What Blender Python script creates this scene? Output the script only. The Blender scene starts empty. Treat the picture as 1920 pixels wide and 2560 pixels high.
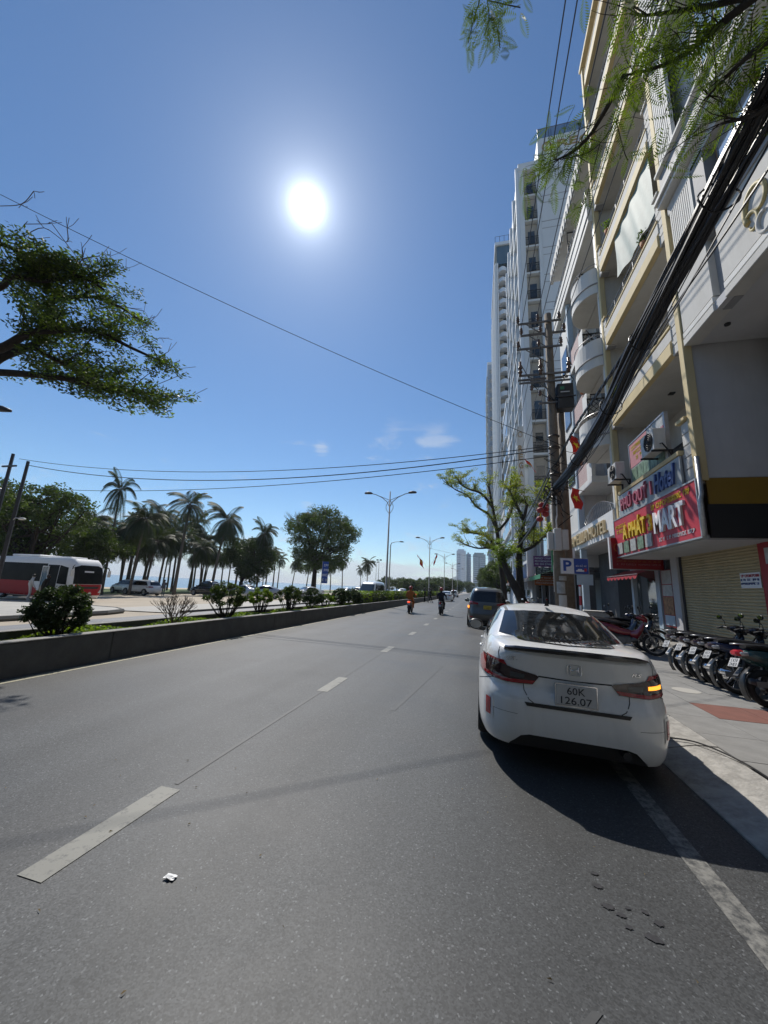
import bpy, bmesh, math, random
import numpy as np
from mathutils import Vector, Matrix
from mathutils.bvhtree import BVHTree
from math import radians, sin, cos, pi, tan, atan2, sqrt
R = random.Random(7)
sc = bpy.context.scene
COL = sc.collection

# ---------------------------------------------------------------- camera
CAM_H = 1.6
def cam_axes():
    yaw, pitch, roll = radians(14.54), radians(11.53), radians(-2.73)
    fwd = Vector((-sin(yaw)*cos(pitch), cos(yaw)*cos(pitch), sin(pitch)))
    right = Vector((cos(yaw), sin(yaw), 0)); down = fwd.cross(right)
    r = cos(roll)*right + sin(roll)*down
    d = -sin(roll)*right + cos(roll)*down
    return r, -d, -fwd
cd = bpy.data.cameras.new('camera'); cam = bpy.data.objects.new('camera', cd); COL.objects.link(cam)
cd.sensor_fit = 'HORIZONTAL'; cd.sensor_width = 36; cd.lens = 36*920/1920
cd.clip_start = 0.05; cd.clip_end = 30000
_r, _u, _b = cam_axes()
cam.matrix_world = Matrix(((_r.x,_u.x,_b.x,0),(_r.y,_u.y,_b.y,0),(_r.z,_u.z,_b.z,CAM_H),(0,0,0,1)))
sc.camera = cam

# ---------------------------------------------------------------- sky and sun
SUN_EL, SUN_AZ = radians(49.66), radians(-31.45)         # azimuth from +Y towards +X
SUN = Vector((sin(SUN_AZ)*cos(SUN_EL), cos(SUN_AZ)*cos(SUN_EL), sin(SUN_EL)))
w = bpy.data.worlds.new('World'); sc.world = w; w.use_nodes = True
nt = w.node_tree; N = nt.nodes; L = nt.links; N.clear()
out = N.new('ShaderNodeOutputWorld'); bg = N.new('ShaderNodeBackground')
sky = N.new('ShaderNodeTexSky'); sky.sky_type = 'NISHITA'; sky.sun_disc = False
sky.sun_elevation = SUN_EL; sky.sun_rotation = SUN_AZ
sky.altitude = 0; sky.air_density = 1.0; sky.dust_density = 0.08; sky.ozone_density = 1.5
tc = N.new('ShaderNodeTexCoord')
def wm(op, a, b=None, c=None):
    n = N.new('ShaderNodeMath'); n.operation = op
    for i, v in enumerate((a, b, c)):
        if v is None: continue
        if isinstance(v, (int, float)): n.inputs[i].default_value = v
        else: L.new(v, n.inputs[i])
    return n.outputs[0]
dot = N.new('ShaderNodeVectorMath'); dot.operation = 'DOT_PRODUCT'
L.new(tc.outputs['Generated'], dot.inputs[0]); dot.inputs[1].default_value = SUN
ang = wm('MULTIPLY', wm('ARCCOSINE', wm('MINIMUM', dot.outputs['Value'], 0.9999999)), 180/pi)
core = wm('MULTIPLY', wm('EXPONENT', wm('MULTIPLY', wm('POWER', wm('DIVIDE', ang, 1.0), 1.1), -1.0)), 34.0)
aur = wm('MULTIPLY', wm('EXPONENT', wm('DIVIDE', ang, -2.6)), 9.0)
aur2 = wm('MULTIPLY', wm('EXPONENT', wm('DIVIDE', ang, -9.0)), 1.7)
glow = wm('ADD', core, wm('ADD', aur, aur2))
gcol = N.new('ShaderNodeMix'); gcol.data_type = 'RGBA'; gcol.blend_type = 'ADD'; gcol.inputs[0].default_value = 1
gs = N.new('ShaderNodeVectorMath'); gs.operation = 'SCALE'; gs.inputs[0].default_value = (0.95, 1.0, 1.02)
L.new(glow, gs.inputs[3])
# low clouds and milky air close to the horizon
sep = N.new('ShaderNodeSeparateXYZ'); L.new(tc.outputs['Generated'], sep.inputs[0])
el = wm('MAXIMUM', sep.outputs[2], 0.0)
vm = N.new('ShaderNodeVectorMath'); vm.operation = 'MULTIPLY'
L.new(tc.outputs['Generated'], vm.inputs[0]); vm.inputs[1].default_value = (4.5, 4.5, 15.0)
noi = N.new('ShaderNodeTexNoise'); L.new(vm.outputs[0], noi.inputs['Vector'])
noi.inputs['Scale'].default_value = 1.35; noi.inputs['Detail'].default_value = 9; noi.inputs['Roughness'].default_value = 0.62; noi.inputs['Distortion'].default_value = 0.5
band = wm('MULTIPLY', wm('SUBTRACT', 1.0, wm('SMOOTH_MIN', wm('DIVIDE', el, 0.17), 1.0, 0.2)), 0.34)   # more cloud towards the horizon
puff = None                                              # three small cloud puffs low over the road
for dv, rad_, amt in (((-0.1104, 0.9147, 0.3888), 3.2, .30), ((-0.2214, 0.891, 0.3964), 2.2, .26), ((-0.3977, 0.8505, 0.3443), 1.6, .24)):
    dn = N.new('ShaderNodeVectorMath'); dn.operation = 'DOT_PRODUCT'; L.new(tc.outputs['Generated'], dn.inputs[0]); dn.inputs[1].default_value = dv
    av = wm('MULTIPLY', wm('ARCCOSINE', wm('MINIMUM', dn.outputs['Value'], 0.9999999)), 180/pi)
    q_ = wm('MULTIPLY', wm('EXPONENT', wm('MULTIPLY', wm('POWER', wm('DIVIDE', av, rad_), 2.0), -1.0)), amt)
    puff = q_ if puff is None else wm('ADD', puff, q_)
band = wm('ADD', band, puff)
cl = N.new('ShaderNodeMapRange'); cl.interpolation_type = 'SMOOTHSTEP'
L.new(wm('ADD', noi.outputs[0], band), cl.inputs[0]); cl.inputs[1].default_value = 0.60; cl.inputs[2].default_value = 0.84
cl.inputs[3].default_value = 0; cl.inputs[4].default_value = 0.8
fade = N.new('ShaderNodeMapRange'); L.new(el, fade.inputs[0]); fade.inputs[1].default_value = 0.30; fade.inputs[2].default_value = 0.46
fade.inputs[3].default_value = 1; fade.inputs[4].default_value = 0
cmix = N.new('ShaderNodeMix'); cmix.data_type = 'RGBA'
L.new(wm('MULTIPLY', cl.outputs[0], fade.outputs[0]), cmix.inputs[0])
hsv = N.new('ShaderNodeHueSaturation'); hsv.inputs['Saturation'].default_value = 1.12; hsv.inputs['Hue'].default_value = 0.5
L.new(sky.outputs[0], hsv.inputs['Color'])
tint = N.new('ShaderNodeMix'); tint.data_type = 'RGBA'; tint.blend_type = 'MULTIPLY'; tint.inputs[0].default_value = 1; tint.inputs[7].default_value = (1.0,1.13,1.22,1)
L.new(hsv.outputs[0], tint.inputs[6]); L.new(tint.outputs[2], cmix.inputs[6]); cmix.inputs[7].default_value = (7.2, 7.8, 8.6, 1)
L.new(cmix.outputs[2], gcol.inputs[6]); L.new(gs.outputs[0], gcol.inputs[7])
L.new(gcol.outputs[2], bg.inputs[0]); bg.inputs[1].default_value = 0.092
L.new(bg.outputs[0], out.inputs[0])
sd = bpy.data.lights.new('sun', 'SUN'); sd.energy = 4.4; sd.angle = radians(0.53); sd.color = (1.0, 0.95, 0.87)
so = bpy.data.objects.new('sun', sd); COL.objects.link(so)
so.rotation_euler = SUN.to_track_quat('Z', 'Y').to_euler(); so.location = (0, 0, 60)
vs = sc.view_settings; vs.view_transform = 'Standard'; vs.look = 'None'; vs.exposure = 0.0; vs.gamma = 1.0; vs.use_curve_mapping = False
cy = sc.cycles; cy.max_bounces = 6; cy.diffuse_bounces = 3; cy.glossy_bounces = 3; cy.transmission_bounces = 4; cy.transparent_max_bounces = 8
cy.caustics_reflective = False; cy.caustics_refractive = False; cy.sample_clamp_indirect = 6; cy.use_denoising = True

# ---------------------------------------------------------------- helpers
class MB:
    """collects shapes, builds one mesh object"""
    def __init__(s): s.v = []; s.f = []; s.mi = []; s.m = 0
    def add(s, vs, fs):
        o = len(s.v); s.v.extend([tuple(v) for v in vs])
        for f in fs: s.f.append(tuple(i+o for i in f)); s.mi.append(s.m)
        return s
    def box(s, x0, x1, y0, y1, z0, z1):
        if x0 > x1: x0, x1 = x1, x0
        if y0 > y1: y0, y1 = y1, y0
        if z0 > z1: z0, z1 = z1, z0
        return s.add([(x0,y0,z0),(x1,y0,z0),(x1,y1,z0),(x0,y1,z0),(x0,y0,z1),(x1,y0,z1),(x1,y1,z1),(x0,y1,z1)],
                     [(0,3,2,1),(4,5,6,7),(0,1,5,4),(1,2,6,5),(2,3,7,6),(3,0,4,7)])
    def obox(s, c, sx, sy, sz, M=None):
        vs = [Vector((x*sx/2, y*sy/2, z*sz/2)) for x, y, z in ((-1,-1,-1),(1,-1,-1),(1,1,-1),(-1,1,-1),(-1,-1,1),(1,-1,1),(1,1,1),(-1,1,1))]
        if M is not None: vs = [M @ v for v in vs]
        c = Vector(c)
        return s.add([v+c for v in vs], [(0,3,2,1),(4,5,6,7),(0,1,5,4),(1,2,6,5),(2,3,7,6),(3,0,4,7)])
    def prism(s, poly, ax, a, b):
        """poly: 2d points; ax 0: (y,z) extruded along x; 1: (x,z) along y; 2: (x,y) along z"""
        n = len(poly)
        def p3(p, t): return (t,p[0],p[1]) if ax == 0 else (p[0],t,p[1]) if ax == 1 else (p[0],p[1],t)
        vs = [p3(p,a) for p in poly]+[p3(p,b) for p in poly]
        fs = [tuple(range(n)), tuple(range(2*n-1, n-1, -1))]+[(i,(i+1)%n,(i+1)%n+n,i+n) for i in range(n)]
        return s.add(vs, fs)
    def cyl(s, p0, p1, r0, r1=None, n=10, cap=True):
        return s.tube([p0, p1], [r0, r0 if r1 is None else r1], n, cap)
    def tube(s, pts, r, n=6, cap=True, closed=False):
        pts = [Vector(p) for p in pts]; k = len(pts)
        if not hasattr(r, '__len__'): r = [r]*k
        up = Vector((0,0,1)); o = len(s.v); fr = None
        for i, p in enumerate(pts):
            if closed: t = pts[(i+1) % k]-pts[i-1]
            else: t = pts[min(i+1,k-1)]-pts[max(i-1,0)]
            if t.length < 1e-9: t = Vector((0,0,1))
            t.normalize()
            if fr is None:
                a = up if abs(t.dot(up)) < 0.95 else Vector((1,0,0))
                fr = t.cross(a).normalized()
            else:
                fr = fr-t*fr.dot(t)
                fr = fr.normalized() if fr.length > 1e-6 else t.orthogonal().normalized()
            b = t.cross(fr)
            for j in range(n):
                q = 2*pi*j/n; s.v.append(tuple(p+(fr*cos(q)+b*sin(q))*r[i]))
        m = k if closed else k-1
        for i in range(m):
            i2 = (i+1) % k
            for j in range(n):
                s.f.append((o+i*n+j, o+i*n+(j+1)%n, o+i2*n+(j+1)%n, o+i2*n+j)); s.mi.append(s.m)
        if cap and not closed:
            s.f.append(tuple(o+j for j in range(n-1,-1,-1))); s.mi.append(s.m)
            s.f.append(tuple(o+(k-1)*n+j for j in range(n))); s.mi.append(s.m)
        return s
    def lathe(s, prof, c=(0,0,0), ax=2, n=20, M=None):
        """prof: (r, h) pairs"""
        o = len(s.v); k = len(prof); c = Vector(c)
        for r, h in prof:
            for j in range(n):
                q = 2*pi*j/n; a, b = r*cos(q), r*sin(q)
                p = Vector((a,b,h)) if ax == 2 else Vector((h,a,b)) if ax == 0 else Vector((b,h,a))
                if M is not None: p = M @ p
                s.v.append(tuple(p+c))
        for i in range(k-1):
            for j in range(n):
                s.f.append((o+i*n+j, o+i*n+(j+1)%n, o+(i+1)*n+(j+1)%n, o+(i+1)*n+j)); s.mi.append(s.m)
        return s
    def disc(s, c, r, ax=2, n=20, rx=None):
        c = Vector(c); o = len(s.v); rx = rx or r
        for j in range(n):
            q = 2*pi*j/n; a, b = rx*cos(q), r*sin(q)
            p = Vector((a,b,0)) if ax == 2 else Vector((0,a,b)) if ax == 0 else Vector((a,0,b))
            s.v.append(tuple(p+c))
        s.f.append(tuple(range(o,o+n))); s.mi.append(s.m); return s
    def ball(s, c, r, n=10, m=7, sc3=(1,1,1)):
        prof = [(max(1e-4, r*sin(pi*i/m)), -r*cos(pi*i/m)) for i in range(m+1)]
        M = Matrix.Diagonal(Vector(sc3))
        return s.lathe(prof, c, 2, n, M)
    def quad(s, a, b, c, d): return s.add([a,b,c,d], [(0,1,2,3)])
    def grid(s, P):
        """P: rows of points"""
        o = len(s.v); m = len(P); n = len(P[0])
        for row in P: s.v.extend([tuple(p) for p in row])
        for i in range(m-1):
            for j in range(n-1):
                s.f.append((o+i*n+j, o+i*n+j+1, o+(i+1)*n+j+1, o+(i+1)*n+j)); s.mi.append(s.m)
        return s
    def mesh(s, name, smooth=False):
        me = bpy.data.meshes.new(name); me.from_pydata(s.v, [], s.f)
        if any(s.mi): me.polygons.foreach_set('material_index', s.mi)
        if smooth: me.polygons.foreach_set('use_smooth', [True]*len(s.f))
        me.update(); return me
    def build(s, name, mt, parent=None, smooth=False, bevel=0, fix=False, seg=1, autosmooth=None, sub=0, solid=0):
        me = s.mesh(name, smooth)
        if fix:
            bm = bmesh.new(); bm.from_mesh(me); bmesh.ops.recalc_face_normals(bm, faces=bm.faces); bm.to_mesh(me); bm.free()
        return obj(name, me, mt, parent, bevel, seg, autosmooth, sub, solid)
def obj(name, me, mt=None, parent=None, bevel=0, seg=1, autosmooth=None, sub=0, solid=0):
    o = bpy.data.objects.new(name, me); COL.objects.link(o)
    if mt is not None and me is not None and not len(me.materials):
        for m in (mt if isinstance(mt, (list, tuple)) else [mt]): me.materials.append(MAT[m] if isinstance(m, str) else m)
    if parent is not None: o.parent = parent
    if solid:
        md = o.modifiers.new('s', 'SOLIDIFY'); md.thickness = solid; md.offset = -1
    if bevel:
        md = o.modifiers.new('b', 'BEVEL'); md.width = bevel; md.segments = seg; md.limit_method = 'ANGLE'; md.angle_limit = radians(35)
    if sub:
        md = o.modifiers.new('d', 'SUBSURF'); md.levels = sub; md.render_levels = sub
    if autosmooth is not None:
        me.polygons.foreach_set('use_smooth', [True]*len(me.polygons))
        bm = bmesh.new(); bm.from_mesh(me)
        for e in bm.edges:
            if len(e.link_faces) == 2 and e.calc_face_angle(0) > radians(autosmooth): e.smooth = False
        bm.to_mesh(me); bm.free()
    return o
def tag(o, label, cat=None, group=None, kind=None):
    if label: o['label'] = label
    if cat: o['category'] = cat
    if group: o['group'] = group
    if kind: o['kind'] = kind
    return o
def thing(name, label, cat, loc=(0,0,0), rz=0, group=None):
    o = bpy.data.objects.new(name, None); COL.objects.link(o); o.empty_display_size = 0.3
    o.location = loc; o.rotation_euler = (0,0,rz)
    return tag(o, label, cat, group)
def struct(o): o['kind'] = 'structure'; return o
KIDS = {}
def copy_tree(o, parent=None):
    c = o.copy(); COL.objects.link(c)
    if parent is not None: c.parent = parent
    for ch in [x for x in CH.get(o.name, [])]: copy_tree(ch, c)
    return c
CH = {}
def index_children():
    CH.clear()
    for o in COL.objects:
        if o.parent is not None: CH.setdefault(o.parent.name, []).append(o)
def dup(root, loc, rz=0, label=None, group=None, scale=None):
    if root.name not in CH: index_children()
    c = copy_tree(root); c.location = loc; c.rotation_euler = (0,0,rz)
    if scale: c.scale = (scale,)*3 if not hasattr(scale,'__len__') else scale
    if label: c['label'] = label
    if group: c['group'] = group
    return c

# ---------------------------------------------------------------- materials
MAT = {}
def mat(name, col, rough=0.6, metal=0.0, var=0.12, scale=6.0, bump=0.0, bscale=60.0, spec=0.5, coat=0.0, emit=None, estr=0, trans=0.0, stretch=(1,1,1), dirt=None, dirt_amt=0.0, dscale=1.5, sub=0.0, alpha=None, gen=False):
    m = bpy.data.materials.new(name); m.use_nodes = True; MAT[name] = m
    t = m.node_tree; b = t.nodes['Principled BSDF']
    b.inputs['Roughness'].default_value = rough; b.inputs['Metallic'].default_value = metal
    b.inputs['Specular IOR Level'].default_value = spec; b.inputs['Coat Weight'].default_value = coat
    if coat: b.inputs['Coat Roughness'].default_value = 0.04
    if trans: b.inputs['Transmission Weight'].default_value = trans; b.inputs['IOR'].default_value = 1.45
    if emit: b.inputs['Emission Color'].default_value = (*emit, 1); b.inputs['Emission Strength'].default_value = estr
    if alpha is not None: b.inputs['Alpha'].default_value = alpha
    tcn = t.nodes.new('ShaderNodeTexCoord'); mp = t.nodes.new('ShaderNodeMapping'); mp.inputs['Scale'].default_value = stretch
    t.links.new(tcn.outputs['Generated' if gen else 'Object'], mp.inputs[0])
    n = t.nodes.new('ShaderNodeTexNoise'); n.inputs['Scale'].default_value = scale; n.inputs['Detail'].default_value = 6; n.inputs['Roughness'].default_value = 0.65
    t.links.new(mp.outputs[0], n.inputs['Vector'])
    mx = t.nodes.new('ShaderNodeMix'); mx.data_type = 'RGBA'
    mr = t.nodes.new('ShaderNodeMapRange'); mr.inputs[1].default_value = 0.3; mr.inputs[2].default_value = 0.7
    t.links.new(n.outputs[0], mr.inputs[0]); t.links.new(mr.outputs[0], mx.inputs[0])
    mx.inputs[6].default_value = (*[c*(1-var) for c in col], 1); mx.inputs[7].default_value = (*[min(1,c*(1+var)) for c in col], 1)
    last = mx.outputs[2]
    if dirt_amt:
        n2 = t.nodes.new('ShaderNodeTexNoise'); n2.inputs['Scale'].default_value = dscale; n2.inputs['Detail'].default_value = 8; n2.inputs['Roughness'].default_value = 0.7
        mp2 = t.nodes.new('ShaderNodeMapping'); mp2.inputs['Scale'].default_value = (stretch[0], stretch[1], stretch[2]*0.16)
        t.links.new(tcn.outputs['Object'], mp2.inputs[0]); t.links.new(mp2.outputs[0], n2.inputs['Vector'])
        r2 = t.nodes.new('ShaderNodeMapRange'); r2.inputs[1].default_value = 0.48; r2.inputs[2].default_value = 0.75; r2.inputs[4].default_value = dirt_amt
        t.links.new(n2.outputs[0], r2.inputs[0])
        m2 = t.nodes.new('ShaderNodeMix'); m2.data_type = 'RGBA'
        t.links.new(r2.outputs[0], m2.inputs[0]); t.links.new(last, m2.inputs[6]); m2.inputs[7].default_value = (*(dirt or (0.1,0.09,0.08)), 1)
        last = m2.outputs[2]
    t.links.new(last, b.inputs['Base Color'])
    if bump:
        nb = t.nodes.new('ShaderNodeTexNoise'); nb.inputs['Scale'].default_value = bscale; nb.inputs['Detail'].default_value = 4
        t.links.new(mp.outputs[0], nb.inputs['Vector'])
        bu = t.nodes.new('ShaderNodeBump'); bu.inputs['Strength'].default_value = bump; bu.inputs['Distance'].default_value = 0.02
        t.links.new(nb.outputs[0], bu.inputs['Height']); t.links.new(bu.outputs[0], b.inputs['Normal'])
    return m
def leafmat(name, c1, c2, trans=0.35, rough=0.45):
    """leaf: colour varies by clump, light passes through"""
    m = bpy.data.materials.new(name); m.use_nodes = True; MAT[name] = m
    t = m.node_tree; b = t.nodes['Principled BSDF']; o = t.nodes['Material Output']
    tcn = t.nodes.new('ShaderNodeTexCoord'); n = t.nodes.new('ShaderNodeTexNoise'); n.inputs['Scale'].default_value = 1.1; n.inputs['Detail'].default_value = 7
    n.inputs['Roughness'].default_value = 0.8
    t.links.new(tcn.outputs['Object'], n.inputs['Vector'])
    mr = t.nodes.new('ShaderNodeMapRange'); mr.inputs[1].default_value = 0.32; mr.inputs[2].default_value = 0.68; t.links.new(n.outputs[0], mr.inputs[0])
    mx = t.nodes.new('ShaderNodeMix'); mx.data_type = 'RGBA'; t.links.new(mr.outputs[0], mx.inputs[0])
    mx.inputs[6].default_value = (*c1,1); mx.inputs[7].default_value = (*c2,1)
    t.links.new(mx.outputs[2], b.inputs['Base Color']); b.inputs['Roughness'].default_value = rough; b.inputs['Specular IOR Level'].default_value = 0.4
    tr = t.nodes.new('ShaderNodeBsdfTranslucent'); 
    br = t.nodes.new('ShaderNodeMix'); br.data_type = 'RGBA'; br.blend_type = 'MULTIPLY'; br.inputs[0].default_value = 1
    t.links.new(mx.outputs[2], br.inputs[6]); br.inputs[7].default_value = (1.6,1.75,0.7,1)
    t.links.new(br.outputs[2], tr.inputs[0])
    ms = t.nodes.new('ShaderNodeMixShader'); ms.inputs[0].default_value = trans
    t.links.new(b.outputs[0], ms.inputs[1]); t.links.new(tr.outputs[0], ms.inputs[2]); t.links.new(ms.outputs[0], o.inputs[0])
    return m
def asphalt(name, c, rough, spk=0.5, big=0.25, lane=True):
    m = bpy.data.materials.new(name); m.use_nodes = True; MAT[name] = m
    t = m.node_tree; b = t.nodes['Principled BSDF']; NN = t.nodes.new; K = t.links.new
    tcn = NN('ShaderNodeTexCoord')
    # coarse aggregate
    vo = NN('ShaderNodeTexVoronoi'); vo.inputs['Scale'].default_value = 120; K(tcn.outputs['Object'], vo.inputs['Vector'])
    sepc = NN('ShaderNodeSeparateColor'); K(vo.outputs['Color'], sepc.inputs[0])
    r1 = NN('ShaderNodeMapRange'); r1.inputs[1].default_value = 0.0; r1.inputs[2].default_value = 1.0; r1.inputs[3].default_value = 1-spk*0.55; r1.inputs[4].default_value = 1+spk*0.6
    K(sepc.outputs[0], r1.inputs[0])
    r1b = NN('ShaderNodeMapRange'); r1b.inputs[1].default_value = 0.955; r1b.inputs[2].default_value = 0.99; r1b.inputs[3].default_value = 0; r1b.inputs[4].default_value = 1.6; K(sepc.outputs[1], r1b.inputs[0])
    n1 = NN('ShaderNodeTexNoise'); n1.inputs['Scale'].default_value = 0.55; n1.inputs['Detail'].default_value = 9; n1.inputs['Roughness'].default_value = 0.62; K(tcn.outputs['Object'], n1.inputs['Vector'])
    r2 = NN('ShaderNodeMapRange'); r2.inputs[1].default_value = 0.3; r2.inputs[2].default_value = 0.72; r2.inputs[3].default_value = 1-big; r2.inputs[4].default_value = 1+big; K(n1.outputs[0], r2.inputs[0])
    # wear along the lanes
    mp = NN('ShaderNodeMapping'); mp.inputs['Scale'].default_value = (1.1, 0.05, 1); K(tcn.outputs['Object'], mp.inputs[0])
    n2 = NN('ShaderNodeTexNoise'); n2.inputs['Scale'].default_value = 1.0; n2.inputs['Detail'].default_value = 5; K(mp.outputs[0], n2.inputs['Vector'])
    r3 = NN('ShaderNodeMapRange'); r3.inputs[1].default_value = 0.35; r3.inputs[2].default_value = 0.65; r3.inputs[3].default_value = 0.78; r3.inputs[4].default_value = 1.22; K(n2.outputs[0], r3.inputs[0])
    def mul(a, bb):
        q = NN('ShaderNodeMath'); q.operation = 'MULTIPLY'; K(a, q.inputs[0]); K(bb, q.inputs[1]); return q.outputs[0]
    tot = mul(mul(r1.outputs[0], r2.outputs[0]), r3.outputs[0])
    ad = NN('ShaderNodeMath'); ad.operation = 'ADD'; K(tot, ad.inputs[0]); K(r1b.outputs[0], ad.inputs[1])
    sc_ = NN('ShaderNodeVectorMath'); sc_.operation = 'SCALE'; sc_.inputs[0].default_value = c; K(ad.outputs[0], sc_.inputs[3])
    # reddish tint patches
    n3 = NN('ShaderNodeTexNoise'); n3.inputs['Scale'].default_value = 0.9; n3.inputs['Detail'].default_value = 4; K(tcn.outputs['Object'], n3.inputs['Vector'])
    r4 = NN('ShaderNodeMapRange'); r4.inputs[1].default_value = 0.5; r4.inputs[2].default_value = 0.8; r4.inputs[4].default_value = 0.35; K(n3.outputs[0], r4.inputs[0])
    mx = NN('ShaderNodeMix'); mx.data_type = 'RGBA'; mx.blend_type = 'MULTIPLY'; K(r4.outputs[0], mx.inputs[0]); K(sc_.outputs[0], mx.inputs[6]); mx.inputs[7].default_value = (1.15,0.98,0.88,1)
    K(mx.outputs[2], b.inputs['Base Color'])
    r5 = NN('ShaderNodeMapRange'); r5.inputs[1].default_value = 0.3; r5.inputs[2].default_value = 0.7; r5.inputs[3].default_value = rough-0.07; r5.inputs[4].default_value = rough+0.1; K(n1.outputs[0], r5.inputs[0])
    K(r5.outputs[0], b.inputs['Roughness']); b.inputs['Specular IOR Level'].default_value = 0.42
    bu = NN('ShaderNodeBump'); bu.inputs['Strength'].default_value = 0.35; bu.inputs['Distance'].default_value = 0.0025; K(sepc.outputs[2], bu.inputs['Height'])
    K(bu.outputs[0], b.inputs['Normal'])
    return m
def paintmark(name, c, wear=0.45):
    """road paint worn through to the asphalt"""
    m = bpy.data.materials.new(name); m.use_nodes = True; MAT[name] = m
    t = m.node_tree; b = t.nodes['Principled BSDF']; NN = t.nodes.new; K = t.links.new
    tcn = NN('ShaderNodeTexCoord'); n = NN('ShaderNodeTexNoise'); n.inputs['Scale'].default_value = 14; n.inputs['Detail'].default_value = 9; n.inputs['Roughness'].default_value = 0.75
    K(tcn.outputs['Object'], n.inputs['Vector'])
    r = NN('ShaderNodeMapRange'); r.inputs[1].default_value = wear-0.06; r.inputs[2].default_value = wear+0.12; K(n.outputs[0], r.inputs[0])
    mx = NN('ShaderNodeMix'); mx.data_type = 'RGBA'; K(r.outputs[0], mx.inputs[0]); mx.inputs[6].default_value = (0.052,0.054,0.056,1)
    n2 = NN('ShaderNodeTexNoise'); n2.inputs['Scale'].default_value = 3; K(tcn.outputs['Object'], n2.inputs['Vector'])
    m2 = NN('ShaderNodeMix'); m2.data_type = 'RGBA'; K(n2.outputs[0], m2.inputs[0]); m2.inputs[6].default_value = (*[x*0.75 for x in c],1); m2.inputs[7].default_value = (*c,1)
    K(m2.outputs[2], mx.inputs[7]); K(mx.outputs[2], b.inputs['Base Color']); b.inputs['Roughness'].default_value = 0.6
    return m
def txt(s, w=None, h=None, extrude=0.01, bold=0.0, shear=0.0, spacing=1.0):
    """lettering as a mesh in its own XY plane, origin at lower left, scaled to w x h"""
    cu = bpy.data.curves.new('t', 'FONT'); cu.body = s; cu.extrude = extrude; cu.size = 1; cu.offset = bold; cu.shear = shear; cu.space_character = spacing
    cu.resolution_u = 3
    o = bpy.data.objects.new('t', cu); COL.objects.link(o)
    dg = bpy.context.evaluated_depsgraph_get(); dg.update()
    me = bpy.data.meshes.new_from_object(o.evaluated_get(dg)); bpy.data.objects.remove(o); bpy.data.curves.remove(cu)
    n = len(me.vertices); co = np.empty(n*3); me.vertices.foreach_get('co', co); co = co.reshape(-1,3)
    mn, mxx = co.min(0), co.max(0); sz = mxx-mn
    co[:,0] -= mn[0]; co[:,1] -= mn[1]
    sx = w/sz[0] if w else None; sy = h/sz[1] if h else None
    if sx is None: sx = sy
    if sy is None: sy = sx
    co[:,0] *= sx; co[:,1] *= sy
    me.vertices.foreach_set('co', co.ravel()); me.materials.clear(); me.update(); return me
def face_west(x, y, z):
    """matrix: text in XY plane -> on a wall facing -X, reading from large Y to small Y, origin at (x, y, z)"""
    return Matrix(((0,0,-1,x),(-1,0,0,y),(0,1,0,z),(0,0,0,1)))
def face_south(x, y, z):
    """text on a wall facing -Y, reading along +X"""
    return Matrix(((1,0,0,x),(0,0,-1,y),(0,1,0,z),(0,0,0,1)))
def letters(name, s, M, mt, parent, w=None, h=None, extrude=0.01, bold=0.0, shear=0.0, spacing=1.0, label=None):
    me = txt(s, w, h, extrude, bold, shear, spacing); me.transform(M)
    o = obj(name, me, mt, parent)
    if label: o['label'] = label
    return o

# ---------------------------------------------------------------- palette
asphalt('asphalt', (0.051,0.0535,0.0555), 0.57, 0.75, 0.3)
asphalt('asphalt_far', (0.17,0.17,0.175), 0.6, 0.3, 0.12)  # far carriageway: sun glare put into a lighter base colour
paintmark('paint_white', (0.24,0.235,0.205), 0.36)
paintmark('paint_worn', (0.26,0.255,0.235), 0.46)
paintmark('paint_faint', (0.13,0.13,0.12), 0.52)
paintmark('paint_yellow', (0.40,0.37,0.26), 0.34)
mat('tar', (0.022,0.022,0.026), 0.7, var=0.5, scale=60)
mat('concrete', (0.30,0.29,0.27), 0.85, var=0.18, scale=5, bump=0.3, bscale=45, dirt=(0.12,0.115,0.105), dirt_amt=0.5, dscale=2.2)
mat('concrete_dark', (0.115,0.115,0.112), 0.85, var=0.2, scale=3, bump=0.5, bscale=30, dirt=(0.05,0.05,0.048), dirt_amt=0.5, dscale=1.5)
mat('kerb_stone', (0.36,0.345,0.32), 0.85, var=0.25, scale=9, bump=0.5, bscale=40, dirt=(0.13,0.12,0.11), dirt_amt=0.65, dscale=5)
mat('slab', (0.245,0.24,0.23), 0.8, var=0.16, scale=4, bump=0.2, bscale=60, dirt=(0.12,0.115,0.11), dirt_amt=0.5, dscale=1.3)
mat('slab_red', (0.20,0.082,0.062), 0.8, var=0.16, scale=5, bump=0.2, bscale=60, dirt=(0.12,0.09,0.08), dirt_amt=0.35)
mat('slab_joint', (0.07,0.066,0.06), 0.9, var=0.3, scale=20)
mat('soil', (0.07,0.05,0.035), 0.95, var=0.3, scale=12, bump=0.5)
mat('sand_lot', (0.42,0.36,0.28), 0.9, var=0.14, scale=0.5, dirt=(0.25,0.2,0.15), dirt_amt=0.35, dscale=0.15)
mat('pale_paving', (0.44,0.42,0.38), 0.85, var=0.1, scale=0.8, dirt=(0.25,0.23,0.2), dirt_amt=0.3, dscale=0.4)
mat('lawn', (0.10,0.14,0.04), 0.95, var=0.35, scale=2.5, bump=0.5, bscale=30)
mat('beach', (0.50,0.42,0.30), 0.95, var=0.1, scale=0.2)
mat('sea', (0.03,0.11,0.20), 0.25, var=0.15, scale=0.05, bump=0.25, bscale=0.6)
mat('hill_green', (0.07,0.10,0.07), 0.95, var=0.3, scale=0.01)
mat('white_wall', (0.70,0.69,0.66), 0.75, var=0.05, scale=0.8, dirt=(0.38,0.36,0.33), dirt_amt=0.4, dscale=0.9)
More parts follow.
